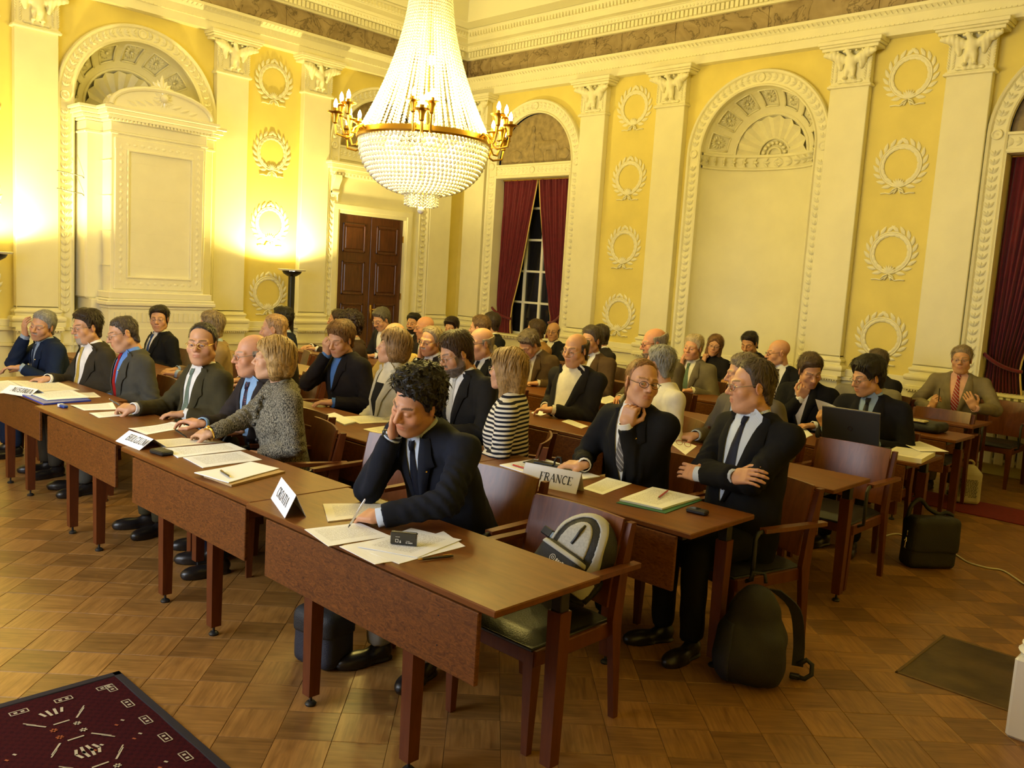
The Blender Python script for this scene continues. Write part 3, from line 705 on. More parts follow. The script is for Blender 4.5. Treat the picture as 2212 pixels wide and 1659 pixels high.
    for z, r_ in ((zr+.32, .05), (zr+.62, .04)):
        b = MB(); b.ico((0.04, 0, z), r_, 2); b.obj('inner_bulb', M_bulb, root); point('cone_light', (0, 0, z+.06), 16*CHAND_W, parent=root, size=.05)
    return root
chandelier(-5.52, 4.63, 2.80, 'large crystal basket chandelier with gilt candle arms hanging above the audience')
def torchiere(x, y, label, power=70):
    root = empty('floor_lamp', (x, y, 0), label=label, cat='floor lamp')
    m = MB(); m.lathe([(0, 0), (.15, 0), (.15, .02), (.13, .03), (0, .03)], 28); m.obj('base', M_dark, root)
    m = MB(); m.bbox(-.035, .035, -.035, .035, .03, 1.60, .006); m.obj('pole', M_dark, root)
    m = MB(); m.lathe([(.0, 1.58), (.06, 1.585), (.115, 1.62), (.135, 1.655), (.128, 1.655), (.105, 1.63), (0, 1.60)], 28); m.obj('bowl', M_dark, root, True, 40)
    m = MB(); m.lathe([(.05, 1.655), (.175, 1.66), (.19, 1.68), (.182, 1.682), (.17, 1.67), (.05, 1.665)], 32); m.obj('glass_rim', M_white, root, True, 40)
    m = MB(); m.tube([(-.06, 0, 1.665), (.06, 0, 1.665)], .012, 8); m.obj('halogen_tube', M_bulb, root)
    l = bpy.data.lights.new('uplight', 'SPOT'); l.energy = power*TORCH_W; l.color = (1.0, .80, .28); l.spot_size = R(165); l.spot_blend = .4; l.shadow_soft_size = .06
    o = bpy.data.objects.new('uplight', l); COL.objects.link(o); o.parent = root; o.location = (0, 0, 1.70); o.rotation_euler = (R(180), 0, 0)
    return root
torchiere(-10.42, 6.50, 'black torchiere floor lamp glowing between the wreath pilasters')
torchiere(-10.42, 2.86, 'black torchiere floor lamp just outside the left edge of the picture')
# glowing panel added behind the camera to cast cool light on first rows
M_light_panel = mat('added_light_panel', (.8, .8, .8), .8, emit=((.76, .86, 1.0), 6.0*LIGHT_PANEL_E))
sc_ = MB(); sc_.bbox(-6.2, -3.0, YF+.03, YF+.05, 0.9, 3.2, .004); so = sc_.obj('added_light_panel', M_light_panel, None, label='large cool light panel added on the unseen wall facing the audience', cat='screen')
sc_ = MB()
for b in ((-6.26, -6.2, .84, 3.26), (-3.0, -2.94, .84, 3.26), (-6.26, -2.94, .84, 0.9), (-6.26, -2.94, 3.2, 3.26)): sc_.bbox(b[0], b[1], YF+.02, YF+.07, b[2], b[3], .004)
sc_.obj('frame', M_dark, so)
# floor base (the parquet blocks lie on it)
M_floor = wood('floor_oak_far', (.26, .13, .035), (.38, .20, .06), 3, (1.5, 1.5, 1), .3, .2, .3)
f = MB(); f.add([(-11.4, YF-.1, -.004), (XR+.1, YF-.1, -.004), (XR+.1, 10.6, -.004), (-11.4, 10.6, -.004)], [(0, 1, 2, 3)])
floor = f.obj('floor', M_floor, kind='structure')
SC.cycles.max_bounces = 6; SC.cycles.diffuse_bounces = 4; SC.cycles.glossy_bounces = 2; SC.cycles.transmission_bounces = 2; SC.cycles.transparent_max_bounces = 6
SC.cycles.caustics_reflective = False; SC.cycles.caustics_refractive = False; SC.cycles.sample_clamp_indirect = 6.0; SC.cycles.use_denoising = True
# ================================================================== PARQUET, laid diagonally
def parquet_mat():
    m = bpy.data.materials.new('parquet_oak'); m.use_nodes = True; nt = m.node_tree; b = nt.nodes['Principled BSDF']
    at = N(nt, 'ShaderNodeAttribute', attribute_name='gp'); mp = N(nt, 'ShaderNodeMapping'); mp.inputs['Scale'].default_value = (5, 55, 1)
    nt.links.new(at.outputs['Vector'], mp.inputs[0])
    nz = N(nt, 'ShaderNodeTexNoise'); nz.inputs['Scale'].default_value = 1.0; nz.inputs['Detail'].default_value = 5; nz.inputs['Distortion'].default_value = .6; nt.links.new(mp.outputs[0], nz.inputs['Vector'])
    st = N(nt, 'ShaderNodeTexNoise'); st.inputs['Scale'].default_value = 9.0; st.inputs['Detail'].default_value = 2; nt.links.new(at.outputs['Vector'], st.inputs['Vector'])
    cr = N(nt, 'ShaderNodeValToRGB'); cr.color_ramp.elements[0].position = .25; cr.color_ramp.elements[1].position = .75
    cr.color_ramp.elements[0].color = (.17, .073, .015, 1); cr.color_ramp.elements[1].color = (.36, .18, .048, 1); nt.links.new(nz.outputs['Fac'], cr.inputs[0])
    tn = N(nt, 'ShaderNodeAttribute', attribute_name='tone'); v = N(nt, 'ShaderNodeVectorMath', operation='SCALE'); nt.links.new(cr.outputs[0], v.inputs[0]); nt.links.new(tn.outputs['Fac'], v.inputs['Scale'])
    mr = N(nt, 'ShaderNodeMapRange'); mr.inputs[1].default_value = .25; mr.inputs[2].default_value = .5; mr.inputs[3].default_value = .78; mr.inputs[4].default_value = 1.0; nt.links.new(st.outputs['Fac'], mr.inputs[0])
    v2 = N(nt, 'ShaderNodeVectorMath', operation='SCALE'); nt.links.new(v.outputs[0], v2.inputs[0]); nt.links.new(mr.outputs[0], v2.inputs['Scale'])
    nt.links.new(v2.outputs[0], b.inputs['Base Color']); b.inputs['Roughness'].default_value = .38; b.inputs['Coat Weight'].default_value = .06; b.inputs['Coat Roughness'].default_value = .3
    return m
M_parq = parquet_mat()
BS = .2065; BO = np.array([-3.329, 1.757]); E1 = np.array([.707, .707]); E2 = np.array([.707, -.707])
def block_geo(turn, tone, off):
    g = BS/2-.0007; c = .0012; vs = [(-g, -g, -.006), (g, -g, -.006), (g, g, -.006), (-g, g, -.006), (-g, -g, -c), (g, -g, -c), (g, g, -c), (-g, g, -c), (-g+c, -g+c, 0), (g-c, -g+c, 0), (g-c, g-c, 0), (-g+c, g-c, 0)]
    fs = [(0, 1, 5, 4), (1, 2, 6, 5), (2, 3, 7, 6), (3, 0, 4, 7), (4, 5, 9, 8), (5, 6, 10, 9), (6, 7, 11, 10), (7, 4, 8, 11), (8, 9, 10, 11)]
    gp = [((v[1], v[0]) if turn else (v[0], v[1])) for v in vs]
    return vs, fs, [(a+off, b+off*1.7, off) for a, b in gp], [tone]*len(vs)
def attr_mesh(name, vs, fs, gp, tone, m):
    me = bpy.data.meshes.new(name); me.from_pydata(vs, [], fs); me.materials.append(m)
    a = me.attributes.new('gp', 'FLOAT_VECTOR', 'POINT'); a.data.foreach_set('vector', np.array(gp, np.float32).ravel())
    a = me.attributes.new('tone', 'FLOAT', 'POINT'); a.data.foreach_set('value', np.array(tone, np.float32)); return me
var = []
for k in range(10):
    for turn in (0, 1):
        t = (1.06 if turn else .84)+(RNG.rand()-.5)*.26
        var.append(attr_mesh('parquet_block', *block_geo(turn, t, 3.1*k+turn), M_parq))
cells = []
for i in range(-60, 60):
    for j in range(-60, 60):
        c = BO+(i+.5)*BS*E1+(j+.5)*BS*E2
        if not (-11.0 < c[0] < XR and YF < c[1] < 10.1): continue
        q = CR @ (np.array([c[0], c[1], 0])-[0, 0, CAM_H])
        vis = q[2] > .2 and -60 < CX+F_PX*q[0]/q[2] < 2272 and CY+F_PX*q[1]/q[2] < 1720
        cells.append((0 if vis else 1, float(np.hypot(c[0], c[1])), i, j, c))
cells.sort(key=lambda t: t[:2])
RZ = R(45)
sv, sf, sg, stn = [], [], [], []
for n, (nv, dist, i, j, c) in enumerate(cells):
    turn = (i+j) % 2
    if n < 300:
        o = link('parquet_block', var[int(RNG.randint(10))*2+turn], floor, (c[0], c[1], RNG.rand()*.0008), (0, 0, RZ))
    else:
        if nv and dist > 1.0 and False: continue
        t = (1.06 if turn else .84)+(RNG.rand()-.5)*.26; vs, fs, gp, tn = block_geo(turn, t, RNG.rand()*40); k = len(sv)
        ca, sa = math.cos(RZ), math.sin(RZ)
        sv += [(c[0]+v[0]*ca-v[1]*sa, c[1]+v[0]*sa+v[1]*ca, v[2]) for v in vs]; sf += [tuple(a+k for a in f) for f in fs]; sg += gp; stn += tn
link('parquet_blocks', attr_mesh('parquet_blocks', sv, sf, sg, stn, M_parq), floor, kind='stuff')

# --- rug, floor hatch, plinth, red carpet, cable
def rug():
    m = bpy.data.materials.new('turkmen_rug'); m.use_nodes = True; nt = m.node_tree; b = nt.nodes['Principled BSDF']; b.inputs['Roughness'].default_value = .95; b.inputs['Specular IOR Level'].default_value = .05
    tc = N(nt, 'ShaderNodeTexCoord'); nz = N(nt, 'ShaderNodeTexNoise'); nz.inputs['Scale'].default_value = 90; nt.links.new(tc.outputs['Object'], nz.inputs['Vector'])
    ck = N(nt, 'ShaderNodeTexChecker'); ck.inputs['Scale'].default_value = 55; ck.inputs[1].default_value = (.038, .006, .008, 1); ck.inputs[2].default_value = (.016, .004, .007, 1); nt.links.new(tc.outputs['Object'], ck.inputs[0])
    mx = N(nt, 'ShaderNodeMix', data_type='RGBA'); mx.inputs[7].default_value = (.050, .007, .009, 1); nt.links.new(nz.outputs['Fac'], mx.inputs[0]); nt.links.new(ck.outputs[0], mx.inputs[6]); nt.links.new(mx.outputs[2], b.inputs['Base Color'])
    bn = N(nt, 'ShaderNodeBump'); bn.inputs['Strength'].default_value = .6; bn.inputs['Distance'].default_value = .004; n2 = N(nt, 'ShaderNodeTexNoise'); n2.inputs['Scale'].default_value = 400; nt.links.new(tc.outputs['Object'], n2.inputs['Vector']); nt.links.new(n2.outputs['Fac'], bn.inputs['Height']); nt.links.new(bn.outputs[0], b.inputs['Normal'])
    x0, x1, y0, y1 = -3.435, -1.55, -.25, 1.385
    root = empty('rug', (x0, y1, 0), label='dark red patterned carpet on the parquet at lower left', cat='rug')
    g = MB(); nx, ny = 40, 34
    P = [(i/nx*(x1-x0), -j/ny*(y1-y0), .010+.0015*math.sin(i*.9)*math.cos(j*.7)) for j in range(ny+1) for i in range(nx+1)]
    g.add(P, [(j*(nx+1)+i, j*(nx+1)+i+1, (j+1)*(nx+1)+i+1, (j+1)*(nx+1)+i) for j in range(ny) for i in range(nx)]); g.obj('pile', m, root, True)
    bd = MB(); bd.bbox(-.008, .028, -(y1-y0), .008, 0.001, .0135, .003); bd.bbox(-.008, x1-x0, -.025, .008, .001, .0135, .003); bd.obj('bound_edge', mat('rug_edge', (.012, .008, .012), .95), root)
    Mi = mat('rug_ivory', (.42, .36, .26), .95); Mo = mat('rug_orange', (.30, .07, .015), .95)
    zi = .0125
    def q(m_, x, y, L, w, a):
        c, s = math.cos(a), math.sin(a); m_.add([(x+u*c-v*s, y+u*s+v*c, zi) for u, v in ((-L/2, -w/2), (L/2, -w/2), (L/2, w/2), (-L/2, w/2))], [(0, 1, 2, 3)])
    iv, og = MB(), MB()
    def tick(x, y, a):                # little comb-shaped border motif
        c, s = math.cos(a), math.sin(a)
        for u, v, L, w in ((0, .014, .06, .004), (0, -.014, .06, .004), (-.03, 0, .004, .03), (.03, 0, .004, .03), (-.012, 0, .012, .012), (.012, 0, .012, .012)): q(iv, x+u*c-v*s, y+u*s+v*c, L, w, a)
    for k in range(11): tick(.10, -.09-k*.155, R(90))
    for k in range(12): tick(.12+k*.16, -.075, 0)
    for i in range(4):
        for j in range(4):
            cx, cy = .34+i*.36, -.31-j*.36
            for sx in (-1, 1):
                for sy in (-1, 1):
                    q(iv, cx+sx*.10, cy+sy*.075, .075, .007, sx*sy*R(38)); q(iv, cx+sx*.125, cy+sy*.09, .05, .005, sx*sy*R(38))
            q(iv, cx-.07, cy, .008, .055, 0); q(iv, cx+.07, cy, .008, .055, 0)
            for sx in (-1, 1):
                for k in range(4): q(iv, cx+sx*.165, cy+(k-1.5)*.022, .055-abs(k-1.5)*.012, .010, sx*R(12)*(k-1.5))
            for u, v in ((-.03, .04), (.03, .04), (-.03, -.04), (.03, -.04)):
                for a in range(3): q(og if v < 0 else iv, cx+u, cy+v, .026, .006, R(60*a))
            for u, v in ((.18, .18), (.17, .05), (.05, .17)):
                q(iv, cx+u, cy+v, .014, .008, .5); q(og, cx+u+.02, cy+v-.03, .014, .008, .5)
    iv.obj('ivory_motif', Mi, root, kind='stuff'); og.obj('orange_motif', Mo, root, kind='stuff')
rug()
g = MB(); g.bbox(-1.27, -.62, 4.11, 4.765, -.003, .004, .002)
hp = g.obj('floor_hatch', mat('bronze_plate', (.10, .065, .022), .38, .6, var=(5, .5), bump=(25, .1)), None, label='square dull bronze hatch plate set in the parquet floor', cat='hatch')
g = MB()
for b in ((-1.285, -1.27, 4.095, 4.78), (-.62, -.605, 4.095, 4.78), (-1.285, -.605, 4.095, 4.11), (-1.285, -.605, 4.765, 4.78)): g.bbox(*b, -.003, .006, .002)
g.obj('frame', mat('hatch_frame', (.16, .10, .04), .4, .7), hp)
g = empty('plinth', (-.68, 3.92, 0), label='small white moulded plinth cut off by the right edge', cat='plinth')
q = MB(); q.bbox(-.08, .12, -.08, .12, 0, .34, .012); q.obj('shaft', M_white, g)
q = MB(); q.lathe([(.0, .34), (.10, .34), (.11, .355), (.095, .37), (.10, .385), (.08, .40), (.0, .405)], 24, (.02, .02, 0)); q.obj('cap', M_white, g, True, 40)
c = MB(); c.bbox(-4.6, -.9, 7.84, 8.42, 0.0005, .009, .003); c.obj('carpet_runner', mat('red_carpet', (.17, .008, .008), .95, bump=(300, .5), var=(30, .15)), None, label='plain red carpet runner on the floor at far right', cat='carpet')
pts = [atz(p, .006) for p in ((1905, 1160), (1935, 1153), (1960, 1160), (2000, 1172), (2060, 1196), (2090, 1214), (2130, 1226), (2165, 1232), (2195, 1250), (2230, 1275))]
def smooth_path(P, k=5):
    P = [Vector(p) for p in P]; out = []
    for i in range(len(P)-1):
        p0, p1, p2, p3 = P[max(i-1, 0)], P[i], P[i+1], P[min(i+2, len(P)-1)]
        for j in range(k):
            t = j/k; out.append(.5*((2*p1)+(p2-p0)*t+(2*p0-5*p1+4*p2-p3)*t*t+(3*p1-p0-3*p2+p3)*t**3))
    return out+[P[-1]]
g = MB(); g.tube(smooth_path(pts), .006, 8); g.obj('power_cable', mat('cable_white', (.62, .58, .48), .5), None, True, label='white power cable lying across the parquet behind the black shoulder bag', cat='cable')

# ================================================================== TABLES
TH = .72
def table(x0, x1, yf, yb, label, px0=None, px1=None, skew=0.0, group='long desks'):
    L = x1-x0; root = empty('desk', ((x0+x1)/2, (yf+yb)/2, 0), skew, label=label, cat='desk', group=None)
    D = yb-yf; a, b = -L/2+.001, L/2-.001
    t = MB(); t.bbox(a, b, -D/2, D/2, TH-.024, TH, .004); t.obj('tabletop', M_table, root)
    p0 = (-L/2+.16) if px0 is None else px0-(x0+x1)/2; p1 = (L/2-.07) if px1 is None else px1-(x0+x1)/2
    p = MB(); p.bbox(p0, p1, -D/2-.004, -D/2+.014, .455, .693, .003); po = p.obj('modesty_panel', M_panel, root)
    s = MB(); s.bbox(p0+.05, p1-.05, -D/2+.014, -D/2+.03, .68, .70, .002)
    for k in range(4): s.lathe([(0, 0), (.003, 0), (.003, .001), (0, .001)], 8, T=Matrix.Translation((p0+.18+(p1-p0-.36)*(k//2), -D/2-.004, .53+.1*(k % 2))) @ Matrix.Rotation(R(90), 4, 'X'))
    s.obj('fixing', M_dark, po)
    fr = MB(); fr.bbox(a+.1, b-.1, -D/2+.07, -D/2+.10, TH-.06, TH-.024, .003); fr.bbox(a+.1, b-.1, D/2-.14, D/2-.11, TH-.06, TH-.024, .003)
    for x in (a+.08, b-.115): fr.bbox(x, x+.035, -D/2+.07, D/2-.1, TH-.06, TH-.024, .003)
    fr.obj('underframe', M_dark, root)
    for x, y in ((p0+.29, -D/2+.045), (p1-.345, -D/2+.045), (a+.075, D/2-.12), (b-.075, D/2-.12)):
        lg = MB(); w0, w1 = .029, .024
        lg.rings([[(x+sx*w, y+sy*w, z) for sx, sy in ((-1, -1), (1, -1), (1, 1), (-1, 1))] for w, z in ((w1, .045), (w0, .60), (w0, .605))]); lo = lg.obj('leg', M_leg, root)
        br = MB(); br.bbox(x-.023, x+.023, y-.023, y+.023, .604, TH-.024, .003); br.obj('bracket', M_dark, lo)
        ft = MB(); ft.lathe([(0, 0), (.021, 0), (.023, .008), (.016, .016), (.006, .018), (.006, .045), (0, .045)], 12, (x, y, 0)); ft.obj('foot', M_dark, lo, True, 40)
    return root
table(-3.188, -1.711, 1.803, 2.32, 'front-row desk at the right end, with the upright CROATIA card', -3.02, -1.78)
table(-4.515, -3.192, 1.825, 2.345, 'front-row desk in front of the woman in tweed, second from the right end', -4.36, -3.22)
table(-5.99, -4.52, 1.87, 2.39, 'front-row desk carrying the BELGIUM card, third from the right end', -5.74, -4.69)
table(-7.45, -6.0, 1.95, 2.47, 'front-row desk at the left edge, carrying the AUSTRIA card', -7.2, -6.13)
ROWS = dict(B=(-1.803, 3.04, 3.58, 5), C=(-1.797, 4.43, 4.925, 5), D=(-1.80, 5.68, 6.19, 5), E=(-1.96, 7.0, 7.48, 5), F=(-2.12, 8.0, 8.54, 4))
rown = dict(B='second', C='third', D='fourth', E='fifth', F='back')
ordn = ['at the right end', 'second from the right end', 'third from the right end', 'fourth from the right end', 'at the left end']
special = {('B', 0): 'second-row desk at the right end, carrying the FRANCE card', ('C', 0): 'third-row desk at the right end, bare top beside an empty chair',
           ('D', 0): 'fourth-row desk at the right end, carrying the open dark laptop', ('E', 0): 'fifth-row desk at the right end with a black case on it', ('F', 0): 'back-row desk at the right end, of the man in pink shirt'}
for r, (xr, yf, yb, n) in ROWS.items():
    for k in range(n):
        if r == 'F' and k == 1: pass
        table(xr-1.47*(k+1)+.003, xr-1.47*k, yf, yb, special.get((r, k), '%s-row desk %s' % (rown[r], ordn[k])))

# ================================================================== CHAIRS
def chair_proto():
    root = empty('armchair', (0, 0, 0))
    for sx in (-1, 1):
        g = MB(); x = sx*.205
        g.rings([[(x+a*w, -.225+b*w+o, z) for a, b in ((-1, -1), (1, -1), (1, 1), (-1, 1))] for w, z, o in ((.014, 0, 0), (.024, .37, .0), (.024, .40, .0))]); g.obj('leg', M_leg, root)
        g = MB(); x = sx*.245                                       # rear leg runs up as the back post
        g.rings([[(x+a*.014, y+b*w, z) for a, b in ((-1, -1), (1, -1), (1, 1), (-1, 1))] for y, w, z in ((.245, .014, 0), (.215, .024, .30), (.205, .03, .42), (.225, .026, .60), (.265, .017, .79), (.268, .016, .80))]); g.obj('leg', M_leg, root)
        g = MB(); xa = sx*.268
        g.rings([[(xa+a*w+sx*o, y, z+b*.010) for a, b in ((-1, -1), (1, -1), (1, 1), (-1, 1))] for y, w, z, o in ((.29, .019, .632, .005), (.0, .022, .637, .005), (-.14, .02, .638, .0))]); ao = g.obj('armrest', M_chair, root)
        g = MB(); g.tube([(xa, -.13, .635), (xa, -.165, .63), (xa, -.185, .605), (xa, -.185, .50), (xa, -.185, .41), (sx*.22, -.185, .385)], .011, 8); g.obj('arm_support', M_dark, ao, True)
    g = MB(); g.bbox(-.225, .225, -.245, -.215, .345, .405, .004); g.bbox(-.225, .225, .17, .2, .345, .405, .004)
    for sx in (-1, 1): g.bbox(sx*.225-.013, sx*.225+.013, -.245, .21, .345, .405, .004)
    g.obj('seat_frame', M_leg, root)
    g = MB(); n = 10; rows = []
    for j in range(n+1):
        v = j/n; row = []
        for i in range(n+1):
            u = i/n; e = min(1, min(u, 1-u, v, 1-v)*8); row.append((-.222+.444*u, -.25+.46*v, .408+.034*math.sqrt(max(0, 1-(1-e)**2))-.012*math.sin(math.pi*v)))
        rows.append(row)
    g.rings(rows, False); g.bbox(-.222, .222, -.25, .21, .398, .412, .004); g.obj('seat', M_leather, root, True, 40)
    g = MB(); rows = []
    for z, y in ((.47, .188), (.56, .20), (.65, .217), (.74, .236), (.815, .255)):
        row = [(-.232+.464*i/12, y-.024+.030*(1-(2*i/12-1)**2), z) for i in range(13)]; rows.append(row)
    back = [[(a, b+.013, c) for a, b, c in r][::-1] for r in rows]
    g.rings([f+b for f, b in zip(rows, back)]); g.obj('backrest', M_chair, root, True, 40)
    return root
CH0 = chair_proto(); CH_USED = [False]
def chair(x, y, a, label, group=None):
    o = CH0 if not CH_USED[0] else copy_tree(CH0); CH_USED[0] = True
    o.location = (x, y, 0); o.rotation_euler = (0, 0, R(a)); setp(o, label, 'chair', group); return o
chair(-2.14, 2.47, 0, 'empty wooden armchair holding the grey and black backpack')
chair(-3.60, 2.73, 6, 'empty armchair with pale lit back between the tweed woman and writing man')
chair(-2.13, 5.25, 0, 'empty wooden armchair at the bare third-row desk')
chair(-2.42, 7.92, 0, 'empty armchair behind the fifth-row desk with the black case')
chair(-2.32, 9.50, 0, 'empty armchair to the right of the man in pink shirt')
chair(-1.66, 9.48, 4, 'empty armchair at the far right edge by the window')
# ================================================================== PEOPLE
def skin_mat(name, col):
    if name in MATS: return MATS[name]
    m = bpy.data.materials.new(name); m.use_nodes = True; nt = m.node_tree; b = nt.nodes['Principled BSDF']
    a = N(nt, 'ShaderNodeVertexColor', layer_name='tint'); tc = N(nt, 'ShaderNodeTexCoord')
    nz = N(nt, 'ShaderNodeTexNoise'); nz.inputs['Scale'].default_value = 45; nz.inputs['Detail'].default_value = 4; nt.links.new(tc.outputs['Object'], nz.inputs['Vector'])
    mr = N(nt, 'ShaderNodeMapRange'); mr.inputs[3].default_value = .88; mr.inputs[4].default_value = 1.12; nt.links.new(nz.outputs['Fac'], mr.inputs[0])
    v = N(nt, 'ShaderNodeVectorMath', operation='SCALE'); nt.links.new(a.outputs[0], v.inputs[0]); nt.links.new(mr.outputs[0], v.inputs['Scale']); nt.links.new(v.outputs[0], b.inputs['Base Color'])
    b.inputs['Roughness'].default_value = .48; b.inputs['Subsurface Weight'].default_value = 0.0; b.inputs['Specular IOR Level'].default_value = .4
    MATS[name] = m; return m
M_skin = skin_mat('skin', (1, 1, 1))
M_eye = mat('eye_white', (.72, .68, .62), .25); M_iris = mat('iris', (.05, .03, .018), .15)
def hair_mat(col):
    name = 'hair_%02x%02x%02x' % tuple(int(c*255) for c in col)
    if name in MATS: return MATS[name]
    m = bpy.data.materials.new(name); m.use_nodes = True; nt = m.node_tree; b = nt.nodes['Principled BSDF']
    tc = N(nt, 'ShaderNodeTexCoord'); mp = N(nt, 'ShaderNodeMapping'); mp.inputs['Scale'].default_value = (170, 60, 22); nt.links.new(tc.outputs['Object'], mp.inputs[0])
    nz = N(nt, 'ShaderNodeTexNoise'); nz.inputs['Scale'].default_value = 1; nz.inputs['Detail'].default_value = 3; nz.inputs['Distortion'].default_value = .8; nt.links.new(mp.outputs[0], nz.inputs['Vector'])
    mr = N(nt, 'ShaderNodeMapRange'); mr.inputs[1].default_value = .3; mr.inputs[2].default_value = .7; mr.inputs[3].default_value = .5; mr.inputs[4].default_value = 1.45; nt.links.new(nz.outputs['Fac'], mr.inputs[0])
    v = N(nt, 'ShaderNodeVectorMath', operation='SCALE'); v.inputs[0].default_value = col; nt.links.new(mr.outputs[0], v.inputs['Scale']); nt.links.new(v.outputs[0], b.inputs['Base Color'])
    bn = N(nt, 'ShaderNodeBump'); bn.inputs['Strength'].default_value = .7; bn.inputs['Distance'].default_value = .004; nt.links.new(nz.outputs['Fac'], bn.inputs['Height']); nt.links.new(bn.outputs[0], b.inputs['Normal'])
    b.inputs['Roughness'].default_value = .5; b.inputs['Specular IOR Level'].default_value = .35; MATS[name] = m; return m
def cloth(col, kind='plain', c2=None, rough=.85):
    """woven cloth; kinds: plain, tweed, stripe (horizontal knit bands), pin (fine vertical), diag (tie), dots"""
    name = 'cloth_%s_%s' % (kind, '_'.join('%03d' % int(c*999) for c in col)) + ('' if c2 is None else '_' + '_'.join('%03d' % int(c*999) for c in c2))
    if name in MATS: return MATS[name]
    if kind == 'plain': return mat(name, col, rough, spec=.15, sheen=.0, bump=(420, .12), var=(16, .10))
    m = bpy.data.materials.new(name); m.use_nodes = True; nt = m.node_tree; b = nt.nodes['Principled BSDF']; b.inputs['Roughness'].default_value = rough; b.inputs['Specular IOR Level'].default_value = .25
    tc = N(nt, 'ShaderNodeTexCoord'); mx = N(nt, 'ShaderNodeMix', data_type='RGBA'); mx.inputs[6].default_value = (*col, 1); mx.inputs[7].default_value = (*c2, 1)
    if kind == 'tweed':
        mp = N(nt, 'ShaderNodeMapping'); mp.inputs['Scale'].default_value = (1, 1, .35); nt.links.new(tc.outputs['Object'], mp.inputs[0])
        nz = N(nt, 'ShaderNodeTexNoise'); nz.inputs['Scale'].default_value = 260; nz.inputs['Detail'].default_value = 2; nt.links.new(mp.outputs[0], nz.inputs['Vector'])
        cr = N(nt, 'ShaderNodeValToRGB'); cr.color_ramp.elements[0].position = .42; cr.color_ramp.elements[1].position = .6; nt.links.new(nz.outputs['Fac'], cr.inputs[0]); nt.links.new(cr.outputs[0], mx.inputs[0])
        bn = N(nt, 'ShaderNodeBump'); bn.inputs['Strength'].default_value = .6; bn.inputs['Distance'].default_value = .003; nt.links.new(nz.outputs['Fac'], bn.inputs['Height']); nt.links.new(bn.outputs[0], b.inputs['Normal'])
    elif kind == 'dots':
        vo = N(nt, 'ShaderNodeTexVoronoi'); vo.inputs['Scale'].default_value = 75; vo.inputs['Randomness'].default_value = .2; nt.links.new(tc.outputs['Object'], vo.inputs['Vector'])
        cr = N(nt, 'ShaderNodeValToRGB'); cr.color_ramp.interpolation = 'CONSTANT'; cr.color_ramp.elements[0].color = (1, 1, 1, 1); cr.color_ramp.elements[1].color = (0, 0, 0, 1); cr.color_ramp.elements[1].position = .26; nt.links.new(vo.outputs['Distance'], cr.inputs[0]); nt.links.new(cr.outputs[0], mx.inputs[0])
    else:
        a = N(nt, 'ShaderNodeAttribute', attribute_name='suv'); sx = N(nt, 'ShaderNodeSeparateXYZ'); nt.links.new(a.outputs['Vector'], sx.inputs[0])
        fr = N(nt, 'ShaderNodeMath', operation='FRACT'); mu = N(nt, 'ShaderNodeMath', operation='MULTIPLY'); gt = N(nt, 'ShaderNodeMath', operation='GREATER_THAN')
        if kind == 'stripe': nt.links.new(sx.outputs['Z'], mu.inputs[0]); mu.inputs[1].default_value = 40; gt.inputs[1].default_value = .5
        elif kind == 'pin': nt.links.new(sx.outputs['X'], mu.inputs[0]); mu.inputs[1].default_value = 140; gt.inputs[1].default_value = .7
        else:
            ad = N(nt, 'ShaderNodeMath', operation='ADD'); nt.links.new(sx.outputs['X'], ad.inputs[0]); nt.links.new(sx.outputs['Z'], ad.inputs[1]); nt.links.new(ad.outputs[0], mu.inputs[0]); mu.inputs[1].default_value = 32; gt.inputs[1].default_value = .72
        nt.links.new(mu.outputs[0], fr.inputs[0]); nt.links.new(fr.outputs[0], gt.inputs[0]); nt.links.new(gt.outputs[0], mx.inputs[0])
    nt.links.new(mx.outputs[2], b.inputs['Base Color']); MATS[name] = m; return m

